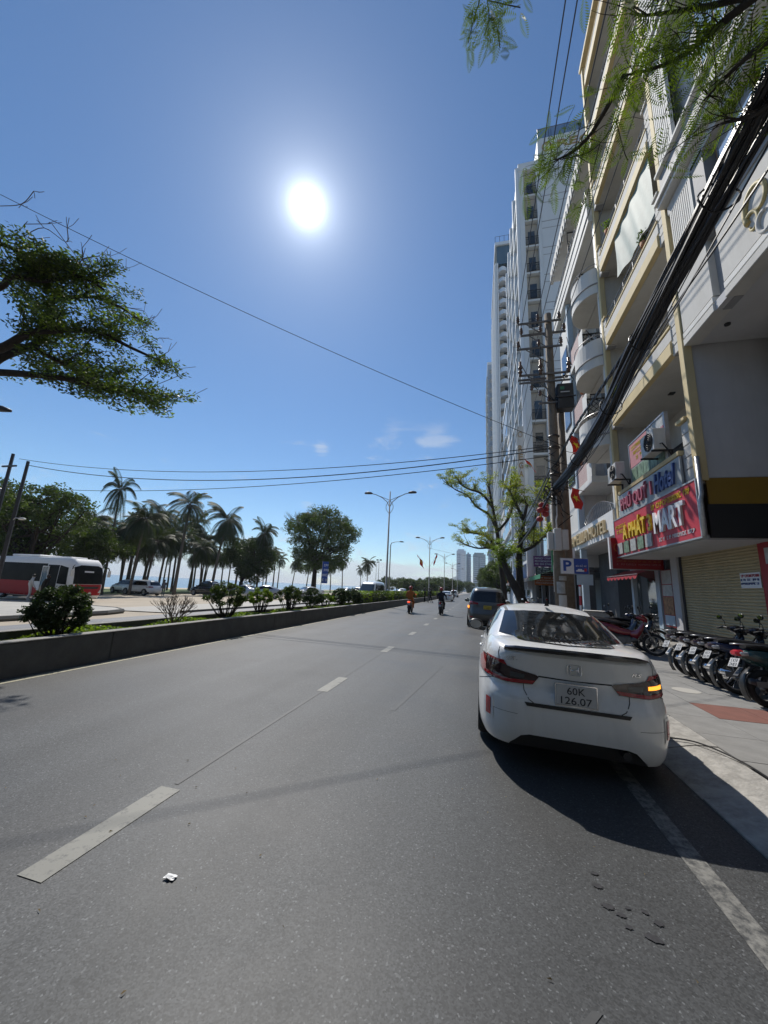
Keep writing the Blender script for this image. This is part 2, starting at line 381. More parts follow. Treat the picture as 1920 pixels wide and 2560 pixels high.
mat('white_paint', (0.80,0.80,0.79), 0.45, var=0.03)
mat('offwhite', (0.60,0.585,0.55), 0.8, var=0.06, scale=1.2, dirt=(0.32,0.3,0.27), dirt_amt=0.4, dscale=1)
mat('grey_wall', (0.54,0.54,0.55), 0.85, var=0.06, scale=1.0, dirt=(0.26,0.255,0.25), dirt_amt=0.35, dscale=0.6)
mat('grey_trim', (0.30,0.30,0.31), 0.7, var=0.08)
mat('regal_white', (0.62,0.65,0.66), 0.7, var=0.04, scale=0.3, dirt=(0.4,0.41,0.41), dirt_amt=0.3, dscale=0.25)
mat('tower_white', (0.66,0.70,0.74), 0.7, var=0.04, scale=0.2)
mat('tower_blue', (0.33,0.40,0.48), 0.5, var=0.08, scale=0.2)
mat('yellow_wall', (0.66,0.53,0.29), 0.75, var=0.07, scale=1.5, dirt=(0.35,0.27,0.13), dirt_amt=0.45, dscale=1.4)
mat('pink_brick', (0.47,0.30,0.28), 0.8, var=0.12, scale=6)
mat('mortar', (0.55,0.50,0.47), 0.9, var=0.1)
mat('pale_blue', (0.42,0.52,0.60), 0.7, var=0.08, scale=2)
mat('sign_band_yellow', (0.26,0.15,0.012), 0.5, var=0.05)
mat('black_paint', (0.012,0.012,0.014), 0.5, var=0.1)
mat('sign_red', (0.50,0.035,0.055), 0.5, var=0.10, scale=3)
mat('sign_dark_red', (0.32,0.012,0.018), 0.5, var=0.08)
mat('sign_yellow', (0.80,0.55,0.03), 0.45, var=0.05)
mat('sign_blue', (0.02,0.07,0.34), 0.4, var=0.05)
mat('sign_white', (0.78,0.78,0.80), 0.4, var=0.04)
mat('sign_green', (0.03,0.20,0.10), 0.5, var=0.05)
mat('sign_purple', (0.14,0.03,0.16), 0.5, var=0.05)
mat('sign_orange', (0.45,0.13,0.03), 0.5, var=0.05)
mat('sign_pink', (0.42,0.10,0.15), 0.5, var=0.1)
mat('letter_gold', (0.58,0.46,0.27), 0.4, 0.0, var=0.05)
mat('cream_gold', (0.55,0.44,0.20), 0.6, var=0.15, scale=8)
mat('beige_recess', (0.40,0.36,0.30), 0.8, var=0.08)
mat('letter_brown', (0.36,0.24,0.12), 0.5, var=0.1)
mat('letter_navy', (0.06,0.10,0.28), 0.45, var=0.1)
mat('shutter', (0.47,0.385,0.23), 0.5, 0.0, var=0.07, scale=2, dirt=(0.25,0.2,0.12), dirt_amt=0.3, stretch=(1,1,0.3))
mat('metal_grey', (0.42,0.42,0.43), 0.42, 0.7, var=0.1)
mat('metal_dark', (0.055,0.055,0.06), 0.45, 0.5, var=0.15)
mat('arm_steel', (0.16,0.15,0.145), 0.6, 0.3, var=0.2, scale=8)
mat('metal_rail', (0.30,0.30,0.31), 0.4, 0.8, var=0.1)
mat('galvanised', (0.48,0.49,0.50), 0.5, 0.75, var=0.15, scale=20)
mat('lamp_pole', (0.30,0.29,0.28), 0.5, 0.3, var=0.1)
mat('chrome', (0.85,0.85,0.86), 0.12, 1.0, var=0.02)
mat('iron_black', (0.022,0.022,0.024), 0.5, 0.2, var=0.15)
mat('rubber', (0.022,0.022,0.023), 0.8, var=0.2, scale=30)
mat('cable_black', (0.010,0.010,0.012), 0.42, var=0.3, scale=20, spec=0.4)
mat('cable_grey', (0.06,0.06,0.065), 0.4, 0.2, var=0.2)
mat('pole_concrete', (0.21,0.17,0.13), 0.9, var=0.2, scale=6, bump=0.4, bscale=40, dirt=(0.08,0.06,0.045), dirt_amt=0.6, dscale=3)
mat('porcelain', (0.11,0.065,0.05), 0.25, var=0.1)
mat('box_white', (0.60,0.60,0.58), 0.5, var=0.05, dirt=(0.35,0.33,0.3), dirt_amt=0.4, dscale=5)
mat('ac_white', (0.62,0.61,0.58), 0.5, var=0.05, dirt=(0.35,0.32,0.28), dirt_amt=0.4, dscale=5)
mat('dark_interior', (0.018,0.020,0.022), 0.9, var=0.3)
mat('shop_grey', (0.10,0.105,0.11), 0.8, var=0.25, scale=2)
mat('bark', (0.036,0.028,0.022), 0.95, var=0.35, scale=9, bump=0.8, bscale=22)
mat('bark_pale', (0.16,0.12,0.085), 0.95, var=0.3, scale=9, bump=0.6, bscale=25)
mat('palm_bark', (0.13,0.11,0.09), 0.95, var=0.3, scale=6, bump=0.6, bscale=18, stretch=(1,1,4))
leafmat('leaf_dark', (0.022,0.042,0.014), (0.055,0.085,0.024), 0.24, 0.6)
leafmat('leaf_mid', (0.032,0.056,0.014), (0.085,0.118,0.028), 0.34, 0.62)
leafmat('leaf_fresh', (0.075,0.125,0.018), (0.165,0.22,0.03), 0.5)
leafmat('leaf_tamarind', (0.055,0.088,0.012), (0.12,0.165,0.022), 0.42, 0.6)
leafmat('leaf_yellow', (0.15,0.17,0.025), (0.27,0.28,0.05), 0.5)
leafmat('leaf_palm', (0.022,0.036,0.014), (0.06,0.078,0.026), 0.2, 0.62)
leafmat('leaf_dry', (0.16,0.11,0.05), (0.24,0.17,0.08), 0.3, 0.7)
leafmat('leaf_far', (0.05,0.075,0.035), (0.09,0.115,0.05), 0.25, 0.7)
mat('car_white', (0.78,0.78,0.77), 0.28, 0.0, var=0.015, spec=0.5, coat=0.8, dirt=(0.42,0.40,0.37), dirt_amt=0.22, dscale=5)
mat('car_grey', (0.105,0.10,0.09), 0.32, 0.45, var=0.03, coat=0.8)
mat('car_black', (0.015,0.016,0.018), 0.25, 0.2, var=0.05, coat=0.8)
mat('car_silver', (0.42,0.44,0.46), 0.3, 0.6, var=0.03, coat=0.7)
mat('bus_red', (0.36,0.010,0.016), 0.5, var=0.05, spec=0.25)
mat('bus_glass', (0.010,0.012,0.012), 0.4, var=0.3, scale=1.2, spec=0.06)
mat('plastic_black', (0.016,0.016,0.017), 0.38, var=0.1)
mat('gloss_black', (0.012,0.011,0.013), 0.12, var=0.05, coat=0.6)
mat('lamp_red', (0.32,0.008,0.014), 0.12, var=0.05, coat=0.8)
mat('lamp_smoke', (0.035,0.014,0.016), 0.10, var=0.05, coat=0.9)
mat('lamp_clear', (0.55,0.56,0.58), 0.12, 0.3, var=0.05, coat=0.8)
mat('reflector_red', (0.55,0.02,0.035), 0.25, var=0.05, coat=0.5)
mat('signal_lit', (0.9,0.3,0.03), 0.3, emit=(1.0,0.32,0.03), estr=2.2)
mat('tail_lit', (0.8,0.05,0.03), 0.3, emit=(1.0,0.08,0.03), estr=1.6)
mat('plate_white', (0.52,0.52,0.52), 0.5, var=0.07, dirt=(0.3,0.29,0.28), dirt_amt=0.3, dscale=9)
mat('plate_yellow', (0.62,0.46,0.05), 0.5, var=0.05)
mat('plate_ink', (0.02,0.022,0.03), 0.5, var=0.05)
mat('glass_dark', (0.010,0.011,0.012), 0.05, 0.0, var=0.02, spec=0.55)
mat('glass_tint', (0.035,0.045,0.05), 0.05, var=0.02, spec=0.8, coat=0.6)
mat('glass_pane', (0.07,0.12,0.15), 0.05, 0.0, var=0.05, spec=1.0, coat=1.0)
mat('glass_sky', (0.30,0.40,0.50), 0.06, 0.6, var=0.05, coat=1.0)
mat('mirror', (0.80,0.84,0.90), 0.03, 1.0, var=0.0)
mat('rim', (0.38,0.38,0.39), 0.3, 0.9, var=0.05)
mat('engine', (0.15,0.15,0.155), 0.45, 0.7, var=0.2)
mat('flag_red', (0.62,0.018,0.012), 0.7, var=0.08)
mat('flag_yellow', (0.85,0.62,0.03), 0.7, var=0.05)
mat('lantern_red', (0.34,0.03,0.035), 0.6, var=0.1)
mat('cloth_orange', (0.42,0.12,0.02), 0.85, var=0.12, scale=10)
mat('cloth_navy', (0.012,0.015,0.025), 0.9, var=0.15, scale=10)
mat('cloth_black', (0.015,0.014,0.014), 0.9, var=0.15, scale=10)
mat('cloth_white', (0.6,0.6,0.6), 0.85, var=0.08, scale=10)
mat('cloth_grey', (0.14,0.14,0.15), 0.85, var=0.12, scale=10)
mat('cloth_pink', (0.5,0.22,0.25), 0.85, var=0.1, scale=10)
mat('helmet_red', (0.35,0.03,0.03), 0.3, var=0.05, coat=0.5)
mat('skin', (0.36,0.21,0.145), 0.6, var=0.06)
mat('hair', (0.012,0.010,0.009), 0.6, var=0.1)
mat('scooter_yellow', (0.55,0.22,0.02), 0.3, var=0.05, coat=0.6)
mat('bike_red', (0.22,0.01,0.018), 0.25, var=0.05, coat=0.7)
mat('bike_teal', (0.02,0.07,0.075), 0.25, var=0.05, coat=0.7)
mat('bike_blue', (0.02,0.035,0.10), 0.25, var=0.05, coat=0.7)
mat('bike_white', (0.6,0.6,0.6), 0.3, var=0.05, coat=0.7)
mat('tarp', (0.20,0.27,0.25), 0.65, 0.0, var=0.2, scale=3)
mat('plastic_sheet', (0.35,0.37,0.38), 0.35, var=0.15, scale=4)
mat('poster_food', (0.30,0.14,0.06), 0.5, var=0.7, scale=9)
mat('poster_green', (0.16,0.24,0.16), 0.5, var=0.7, scale=6)
mat('poster_pale', (0.42,0.43,0.42), 0.5, var=0.25, scale=7)
mat('wood', (0.26,0.15,0.07), 0.7, var=0.2, scale=4, stretch=(1,1,6))
mat('terracotta', (0.40,0.17,0.08), 0.8, var=0.15)

# ---------------------------------------------------------------- ground, roads, pavements
GX = [-400,-120,-90,-60,-34,-22,-14,-8.4,100]; GZ = [-3,-3,-1.6,-.9,-.5,-.25,-.08,0,0]
def gz(x): return float(np.interp(x, GX, GZ))
def strip(name, xs, y0, y1, lift, mt, parent=None, ny=1):
    """a sheet that follows the ground's fall towards the sea"""
    m = MB(); xs = sorted(set(list(xs)+[x for x in GX if min(xs) < x < max(xs)]))
    m.grid([[(x, y0+(y1-y0)*j/ny, gz(x)+lift) for x in xs] for j in range(ny+1)])
    return m.build(name, mt, parent)
struct(strip('ground', [-400,1500], -120, 3000, -0.035, 'sand_lot'))
sea = MB(); sea.grid([[(x, y, -2.2) for x in (-3500,-60)] for y in (-1500, 3200)]); struct(sea.build('sea', 'sea'))
struct(strip('road', [-6.86, 1.8], -12, 420, 0.0, 'asphalt'))
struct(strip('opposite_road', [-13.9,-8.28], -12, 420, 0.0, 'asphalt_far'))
struct(strip('beach', [-110,-66], -60, 420, 0.0, 'beach'))
struct(strip('park_lawn', [-65,-40], 20, 420, 0.012, 'lawn'))
struct(strip('verge_lawn', [-24,-15.5], 44, 400, 0.02, 'lawn'))
def flat(name, x0, x1, y0, y1, z, mt, parent=None):
    return MB().add([(x0,y0,z),(x1,y0,z),(x1,y1,z),(x0,y1,z)], [(0,1,2,3)]).build(name, mt, parent)
road = bpy.data.objects['road']
for i in range(-2, 30):                                    # broken lane line
    y = 1.79+i*3.86
    flat('lane_dash', -2.395, -2.22, y, y+0.95, 0.004, 'paint_white', road)
flat('edge_line', 1.25, 1.385, -10, 3.2, 0.004, 'paint_worn', road)
flat('edge_line', 1.25, 1.385, 3.2, 60, 0.004, 'paint_worn', road)
flat('edge_line', 0.82, 0.91, -1.5, 1.98, 0.004, 'paint_faint', road)
flat('median_line', -6.70, -6.545, -10, 140, 0.004, 'paint_yellow', road)
for i in range(0, 22):
    y = 2+i*7; x = -11.2
    flat('lane_dash', x-0.07, x+0.07, y, y+2.4, gz(x)+0.008, 'paint_white', bpy.data.objects['opposite_road'])
# old line and scuffs left on the asphalt
paintmark('paint_ghost', (0.072,0.074,0.075), 0.53)
flat('old_line', -2.335, -2.295, 2.8, 60, 0.0035, 'paint_ghost', road)
for pts_, w_ in (([(-.35,1.42),(-.1,1.5),(.1,1.62),(.28,1.78),(.45,1.98)],.02),([(-1.1,5.2),(-.95,6.6),(-.75,8.5)],.03)):
    m = MB(); m.grid([[(x-w_,y,.003),(x+w_,y,.003)] for x, y in pts_]); m.build('tyre_scuff', 'paint_ghost', road)
# tar spots dripped on the asphalt
for (x, y, r) in ((0.66,2.80,.035),(0.65,2.70,.045),(0.66,2.56,.05),(0.71,2.52,.04),(0.84,2.58,.035),(0.88,2.52,.04),(0.82,2.42,.06),(0.76,2.58,.025),(0.72,2.45,.03)):
    m = MB(); n = 22; r *= .62; rr = random.Random(int(x*1000+y*77))
    m.add([(x+r*cos(2*pi*k/n)*rr.uniform(.6,1.25), y+0.7*r*sin(2*pi*k/n)*rr.uniform(.6,1.25), 0.0045) for k in range(n)], [tuple(range(n))])
    m.build('tar_spot', 'tar', road)
# sloped kerb of single stones
kerb = bpy.data.objects.new('kerb', None); COL.objects.link(kerb); struct(kerb)
km = MB(); km.prism([(1.80,-0.1),(1.80,0.012),(1.86,0.03),(2.22,0.115),(2.43,0.124),(2.43,-0.1)], 1, 0.006, 0.994)
kme = km.mesh('kerb_stone'); kme.materials.append(MAT['kerb_stone'])
for i in range(-3, 70):
    o = obj('kerb_stone', kme, None, kerb); o.location = (R.uniform(-.008,.008), i, R.uniform(-.006,.004))
# pavement: joint bed, then slabs
pv = flat('sidewalk', 2.43, 30, -12, 420, 0.105, 'slab_joint'); struct(pv)
flat('pavement_far', 2.44, 5.2, 33.7, 420, 0.123, 'slab', pv)
SW, SL = 0.62, 0.745
sm = MB().box(0.004, SW-0.004, 0.004, SL-0.004, -0.02, 0.0).mesh('paving_slab'); sm.materials.append(MAT['slab'])
sr = MB().box(0.004, SW-0.004, 0.004, SL-0.004, -0.02, 0.0).mesh('paving_slab'); sr.materials.append(MAT['slab_red'])
for i in range(7):
    for j in range(52):
        y = -5+j*SL; x = 2.44+i*SW
        red = (i in (1,2) and j in (15,)) 
        o = obj('paving_slab', sr if red else sm, None, pv); o.location = (x, y, 0.122+R.uniform(-.002,.002)); 
        if red: o['label'] = 'terracotta red paving slab'
m = MB(); m.disc((3.42,7.78,0.1265), 0.20, 2, 24); m.build('manhole_cover', 'pale_paving', pv)
st = MB(); st.box(5.95, 12, -3, 60, 0.0, 0.26); struct(st.build('shop_step', 'concrete', None, bevel=0.012))
# kerbed island, pale apron and parking ground across the road
isl = MB(); pts = [(-15.7,-8),(-15.7,13.2),(-16.1,14.3),(-17.2,14.9),(-20.5,14.9),(-23.2,13.6),(-23.2,-8)]
isl.prism(pts, 2, -0.4, 0.02); o = isl.build('traffic_island', 'pale_paving', None, bevel=0.02); struct(o)
ik = MB(); ik.tube([(x,y,-0.06) for x, y in pts], 0.11, 6); ik.build('island_kerb', 'concrete_dark', o)
struct(strip('apron', [-19.2,-14.0], 15.3, 300, 0.006, 'pale_paving'))
m = MB(); m.grid([[(x, y, gz(x)+h) for x, h in ((-14.05,0.0),(-14.05,.10),(-13.9,.10),(-13.9,0.0))] for y in (15.6, 300)]); struct(m.build('far_kerb', 'concrete_dark'))
struct(strip('planted_strip', [-33.5,-29.5], 41, 44.2, 0.03, 'lawn'))
# hill far down the coast
m = MB(); rows = []
for j in range(6):
    row = []
    for i in range(60):
        x = -700+i*24; hgt = 95*math.exp(-((x+150)/170)**2)+60*math.exp(-((x+430)/120)**2)+42*math.exp(-((x-260)/240)**2)
        row.append((x, 2150+j*140, -3+hgt*sin(pi*min(1,(j+0.0)/5*0.5+0.0))*(1+0.12*sin(i*1.7)+0.1*sin(i*0.63+1))))
    rows.append(row)
m.grid(rows); struct(m.build('hill', 'hill_green', None, smooth=True))

# ---------------------------------------------------------------- planter between the carriageways
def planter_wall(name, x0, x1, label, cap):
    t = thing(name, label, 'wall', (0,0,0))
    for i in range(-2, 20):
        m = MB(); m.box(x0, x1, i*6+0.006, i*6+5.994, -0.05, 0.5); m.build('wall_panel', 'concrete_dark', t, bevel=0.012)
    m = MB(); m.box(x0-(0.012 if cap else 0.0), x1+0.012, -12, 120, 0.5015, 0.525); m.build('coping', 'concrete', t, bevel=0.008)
    return t
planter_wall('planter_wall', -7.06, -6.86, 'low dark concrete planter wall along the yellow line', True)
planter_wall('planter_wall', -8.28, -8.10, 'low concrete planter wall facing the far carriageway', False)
struct(flat('planter_soil', -8.10, -7.06, -12, 120, 0.36, 'soil'))

# ---------------------------------------------------------------- buildings on the pavement side
def part(t, name, mt, *boxes, bevel=0, label=None):
    m = MB()
    for b in boxes: m.box(*b)
    o = m.build(name, mt, t, bevel=bevel)
    if label: o['label'] = label
    return o
def brickmat(name, c1, c2, mo, sx):
    m = bpy.data.materials.new(name); m.use_nodes = True; MAT[name] = m
    t = m.node_tree; b = t.nodes['Principled BSDF']; tcn = t.nodes.new('ShaderNodeTexCoord'); mp = t.nodes.new('ShaderNodeMapping')
    mp.inputs['Rotation'].default_value = (0, radians(90), 0)
    sp = t.nodes.new('ShaderNodeSeparateXYZ'); cb = t.nodes.new('ShaderNodeCombineXYZ'); t.links.new(tcn.outputs['Object'], sp.inputs[0])
    t.links.new(sp.outputs[1], cb.inputs[0]); t.links.new(sp.outputs[2], cb.inputs[1])
    br = t.nodes.new('ShaderNodeTexBrick'); br.inputs['Scale'].default_value = sx; t.links.new(cb.outputs[0], br.inputs['Vector'])
    br.inputs['Color1'].default_value = (*c1,1); br.inputs['Color2'].default_value = (*c2,1); br.inputs['Mortar'].default_value = (*mo,1); br.inputs['Mortar Size'].default_value = 0.03
    t.links.new(br.outputs[0], b.inputs['Base Color']); b.inputs['Roughness'].default_value = 0.8
brickmat('pink_brick_tex', (0.42,0.25,0.24), (0.50,0.33,0.31), (0.60,0.55,0.52), 5.0)
def rail(t, x, y0, y1, z0, z1, n, mt='metal_rail', name='railing', r=0.018, bars=2):
    m = MB()
    for k in range(bars):
        z = z1-(z1-z0)*k/max(1,bars)
        m.cyl((x,y0,z),(x,y1,z),r,None,6)
    for k in range(n+1):
        y = y0+(y1-y0)*k/n; m.cyl((x,y,z0),(x,y,z1),r*0.8,None,5)
    return m.build(name, mt, t)
def quoins(t, x0, x1, y0, y1, z0, z1, n, mt='offwhite'):
    """pier of rusticated blocks, each its own block with a recessed joint"""
    hgt = (z1-z0)/n
    part(t, 'pier_core', 'grey_trim', (x0+.025,x1-.025,y0+.025,y1-.025,z0,z1))
    for k in range(n):
        part(t, 'pier_block', mt, (x0,x1,y0,y1,z0+k*hgt+.012,z0+(k+1)*hgt-.012), bevel=0.008)
def ac_unit(label, loc, rz):
    """outdoor unit; its front (fan) faces local -X"""
    t = thing('air_conditioner', label, 'air conditioner', loc, rz, 'outdoor air conditioner units')
    part(t, 'casing', 'ac_white', (0,.30,-.40,.40,0,.60), bevel=.015)
    m = MB(); m.lathe([(.02,-.012),(.255,-.012),(.255,0.004)], (0,-.10,.30), 0, 24); m.build('fan_opening', 'dark_interior', t)
    m = MB()
    for r in (.08,.14,.2,.25): m.tube([(-.02,-.10+r*cos(a*pi/10),.30+r*sin(a*pi/10)) for a in range(20)], .006, 4, closed=True)
    for a in range(8): m.cyl((-.02,-.10,.30),(-.02,-.10+.25*cos(a*pi/4),.30+.25*sin(a*pi/4)),.005,None,4)
    m.ball((-.022,-.10,.30),.035,8,5)
    m.build('fan_grille', 'metal_dark', t)
    part(t, 'bracket', 'iron_black', (-.05,.45,-.36,-.32,-.05,-.006),(-.05,.45,.32,.36,-.05,-.006),(.40,.45,-.36,-.32,-.35,-.05),(.40,.45,.32,.36,-.35,-.05))
    m = MB(); m.tube([(.15,-.40,.15),(.15,-.5,.12),(.25,-.55,-.1),(.42,-.55,-.5)], .02, 6); m.build('pipe', 'cable_black', t)
    return t

# --- cream and yellow hotel with deep balconies (over the mini mart)
BY0, BY1 = 9.68, 14.90
B = thing('balcony_hotel', 'narrow cream and yellow hotel with deep stacked balconies above the red mart sign', 'building', (0,0,0))
part(B, 'back_wall', 'offwhite', (6.7,16,BY0+.05,BY1,3.1,26.2))
part(B, 'side_wall', 'grey_wall', (5.16,16,BY0,BY0+.05,4.41,26.0), label='grey plastered side wall above yellow and black bands')
part(B, 'yellow_band', 'sign_band_yellow', (5.10,16,BY0-.02,BY0+.03,3.79,4.40))
part(B, 'black_band', 'black_paint', (5.06,16,BY0-.03,BY0+.03,3.02,3.785))
part(B, 'far_side_wall', 'offwhite', (5.16,16,BY1-.06,BY1,3.1,26.0))
part(B, 'lower_ceiling', 'grey_wall', (5.0,7.2,BY0+.06,BY1,2.98,3.1))
part(B, 'yellow_pier', 'yellow_wall', (4.965,5.155,BY0-.04,BY0+.16,4.35,26.6), bevel=.01)
part(B, 'yellow_pier', 'yellow_wall', (4.965,5.155,BY1-.14,BY1+.05,3.1,26.6), bevel=.01)
for k in range(6):
    z = 7.93+3.4*k
    part(B, 'balcony_slab', 'offwhite', (5.1,6.7,BY0+.06,BY1-.06,z,z+.20))
    part(B, 'fascia_yellow', 'yellow_wall', (4.93,5.09,BY0+.42,BY1-.42,z-.02,z+.33), bevel=.008)
    part(B, 'fascia_groove', 'wood', (5.0,5.08,BY0+.3,BY1-.3,z+.33,z+.375))
    part(B, 'fascia_pale', 'offwhite', (4.96,5.09,BY0+.38,BY1-.38,z+.375,z+.70), bevel=.008)
    part(B, 'fascia_groove', 'iron_black', (5.0,5.08,BY0+.4,BY1-.4,z+.70,z+.76))
    part(B, 'fascia_cap', 'yellow_wall', (4.95,5.11,BY0+.4,BY1-.4,z+.76,z+.83), bevel=.008)
    if k < 5:
        rail(B, 5.02, BY0+.5, BY1-.5, z+.83, z+1.22, 5)
        quoins(B, 4.985, 5.32, BY0+.17, BY0+.46, z-.08, z+1.50, 6)
        part(B, 'pier_cap', 'offwhite', (4.93,5.38,BY0+.165,BY0+.52,z+1.50,z+1.58), bevel=.01)
        quoins(B, 4.985, 5.32, BY1-.44, BY1-.15, z-.08, z+1.22, 5)
        part(B, 'pier_cap', 'yellow_wall', (4.93,5.38,BY1-.48,BY1-.145,z+1.22,z+1.29), bevel=.01)
        for (ya, yb) in ((10.5,11.9),(12.3,13.0),(13.2,14.4)):
            d = part(B, 'door', 'metal_dark', (6.64,6.70,ya,yb,z+.2,z+2.45))
            part(d, 'pane', 'glass_tint', (6.625,6.645,ya+.08,yb-.08,z+.3,z+2.35))
        part(B, 'downlight', 'iron_black', (5.8,5.95,12.2,12.35,z-.03,z))
part(B, 'roof_cap', 'yellow_wall', (4.9,16,BY0-.1,BY1+.1,26.6,26.8))
# lower balcony behind the signs
part(B, 'balcony_slab', 'offwhite', (5.05,6.7,BY0+.06,BY1-.06,4.30,4.45))
quoins(B, 4.985, 5.32, BY0+.17, BY0+.50, 4.46, 5.96, 5)
part(B, 'pier_cap', 'yellow_wall', (4.90,5.40,BY0+.165,BY0+.58,5.96,6.05), bevel=.01)
quoins(B, 4.985, 5.32, BY1-.44, BY1-.15, 4.46, 5.30, 4)
part(B, 'ledge', 'yellow_wall', (4.88,5.12,BY0+.55,BY1-.5,5.18,5.30), bevel=.01)
part(B, 'parapet', 'grey_wall', (4.99,5.11,BY0+.51,BY1-.45,4.45,5.18))
for k, (ya, yb) in enumerate(((10.6,12.2),(12.6,14.2))):
    d = part(B, 'door', 'metal_dark', (6.64,6.70,ya,yb,4.45,6.8)); part(d, 'pane', 'glass_tint', (6.625,6.645,ya+.08,yb-.08,4.6,6.7))
# silver sheet hanging at the second balcony
m = MB(); rows = []
for i in range(13):
    u = i/12; row = []
    for j in range(31):
        v = j/30; y = 10.25+v*2.75; z = 14.72-u*(2.25-.55*v)-.12*sin(pi*v)*(1-u)*.6
        row.append((5.01+.045*sin(v*9+u*2.2)*u+.018*sin(v*23+u*5), y, z))
    rows.append(row)
m.grid(rows); o = m.build('silver_sheet', 'tarp', None, smooth=True); tag(o, 'shiny silver green sheet hung in a balcony of the yellow hotel', 'tarpaulin')
# hotel name board
hs = thing('hotel_sign', 'pale hotel name board with pink and blue letters above the red mart sign', 'sign', (0,0,0))
part(hs, 'board', 'plastic_sheet', (4.90,4.95,BY0+.56,BY1-.48,4.39,5.16))
letters('lettering', 'PHÚ QUÝ 1', face_west(4.895,14.15,4.50), 'sign_pink', hs, 2.35, .58, .05, .02)
letters('lettering', 'Hotel', face_west(4.895,11.62,4.52), 'letter_navy', hs, 1.15, .55, .05, .02, .25)
# billboard on the balcony
bb = thing('billboard', 'faded pink and green advertising board standing on the balcony ledge', 'billboard', (0,0,0))
part(bb, 'panel', 'poster_pale', (4.99,5.05,10.95,13.38,5.36,6.66))
part(bb, 'frame', 'metal_grey', (4.97,5.07,10.90,10.95,5.34,6.70),(4.97,5.07,13.38,13.42,5.34,6.70),(4.97,5.07,10.95,13.38,6.66,6.70),(4.97,5.07,10.95,13.38,5.30,5.36))
part(bb, 'print', 'cloth_pink', (4.982,4.989,12.05,13.36,5.85,6.64))
part(bb, 'print', 'cloth_pink', (4.982,4.989,10.97,11.35,5.85,6.35))
for k in range(5): part(bb, 'print', 'poster_green', (4.980,4.989,11.1+k*.45,11.1+k*.45+.42,5.38,5.80))
def fake_lines(t, x, y0, y1, z, hgt, mt, seed=1, axis='x', name='lettering'):
    """a line of small raised characters too small to read"""
    rr = random.Random(seed); m = MB(); y = y0
    step = -1 if y1 < y0 else 1
    while (y-y1)*step < 0:
        w_ = hgt*rr.uniform(.35,.75)
        if rr.random() < .16: y += step*hgt*.5; continue
        kind = rr.randrange(3); a, b = y, y+step*w_
        bars = [(a, a+step*w_*.3, 0, 1)]
        if kind == 0: bars += [(a, b, .8, 1), (a, b, 0, .2)]
        elif kind == 1: bars += [(b-step*w_*.3, b, 0, 1), (a, b, .4, .6)]
        else: bars += [(a, b, .8, 1), (a, b, .4, .58), (b-step*w_*.3, b, .4, 1)]
        for p, q, u, v in bars:
            if axis == 'x': m.box(x-.006, x, p, q, z+u*hgt, z+v*hgt)
            else: m.box(p, q, x-.006, x, z+u*hgt, z+v*hgt)
        y += step*(w_+hgt*.22)
    return m.build(name, mt, t)
for k in range(3): fake_lines(bb, 4.981, 13.2-k*.12, 12.2, 6.42-k*.2, .12, 'sign_yellow', 20+k)
# red mart sign
ms = thing('mart_sign', 'long red shop sign reading A PHAT 3 MART above the tan roller shutter', 'sign', (0,0,0))
part(ms, 'panel', 'sign_red', (4.88,4.96,BY0-.02,BY1+.10,3.05,4.36))
part(ms, 'frame', 'galvanised', (4.865,4.97,BY0-.02,BY1+.10,4.36,4.40),(4.865,4.97,BY0-.02,BY1+.10,3.01,3.05),(4.865,4.97,BY0-.06,BY0-.02,3.01,4.40),(4.865,4.97,BY1+.10,BY1+.14,3.01,4.40))
letters('lettering', 'MART', face_west(4.875,11.80,3.42), 'sign_white', ms, 1.62, .60, .05, .03, label='big raised white letters MART')
letters('lettering', 'A PHÁT 3', face_west(4.875,14.12,3.56), 'sign_yellow', ms, 2.15, .62, .05, .025, label='raised yellow letters A PHAT 3')
fake_lines(ms, 4.874, 11.95, 9.95, 4.12, .15, 'sign_yellow', 3)
fake_lines(ms, 4.874, 11.5, 10.3, 4.06-.06, .05, 'metal_grey', 4)
fake_lines(ms, 4.874, 14.85, 13.95, 4.02, .12, 'sign_yellow', 5)
fake_lines(ms, 4.874, 14.75, 14.15, 3.84, .12, 'sign_yellow', 6)
fake_lines(ms, 4.874, 11.75, 9.95, 3.18, .10, 'sign_white', 7)
for k in range(5):
    part(ms, 'picture', 'poster_green' if k % 2 else 'poster_pale', (4.845,4.878,12.05+k*.56,12.05+k*.56+.42,3.12,3.50))
# drain pipe at the corner of the sign
m = MB(); m.tube([(4.93,9.58,4.9),(4.93,9.58,4.0),(4.90,9.58,3.9),(4.90,9.58,3.05)], .05, 8); o = m.build('drain_pipe', 'galvanised', None, smooth=True); tag(o, 'grey drain pipe down the end of the red mart sign', 'pipe')
# shop front: shutter, pillar, posters, doors
sf = thing('mini_mart', 'dark recessed shop front with tan roller shutter and posters behind parked motorbikes', 'shop front', (0,0,0))
SX = 6.3
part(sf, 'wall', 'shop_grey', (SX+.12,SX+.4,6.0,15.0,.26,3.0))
nsl = 36
slm = MB(); P_ = []
for i in range(7):
    q = i/6; P_.append((-.028*sin(pi*q)-.004, q*.0755))
slm.grid([[(p[0], y, p[1]) for y in (10.28,13.70)] for p in P_]); sme = slm.mesh('shutter_slat', True); sme.materials.append(MAT['shutter'])
for k in range(nsl):
    o = obj('shutter_slat', sme, None, sf); o.location = (SX, 0, .27+k*.0765)
part(sf, 'shutter_guide', 'metal_dark', (SX-.05,SX+.1,13.70,13.80,.26,3.0))
part(sf, 'shutter_guide', 'sign_dark_red', (SX-.06,SX+.1,10.12,10.28,.26,3.0))
part(sf, 'pillar', 'grey_wall', (SX-.12,SX+.12,13.80,14.20,.26,3.0))
part(sf, 'poster', 'sign_dark_red', (SX-.10,SX+.02,14.20,15.0,.75,2.62))
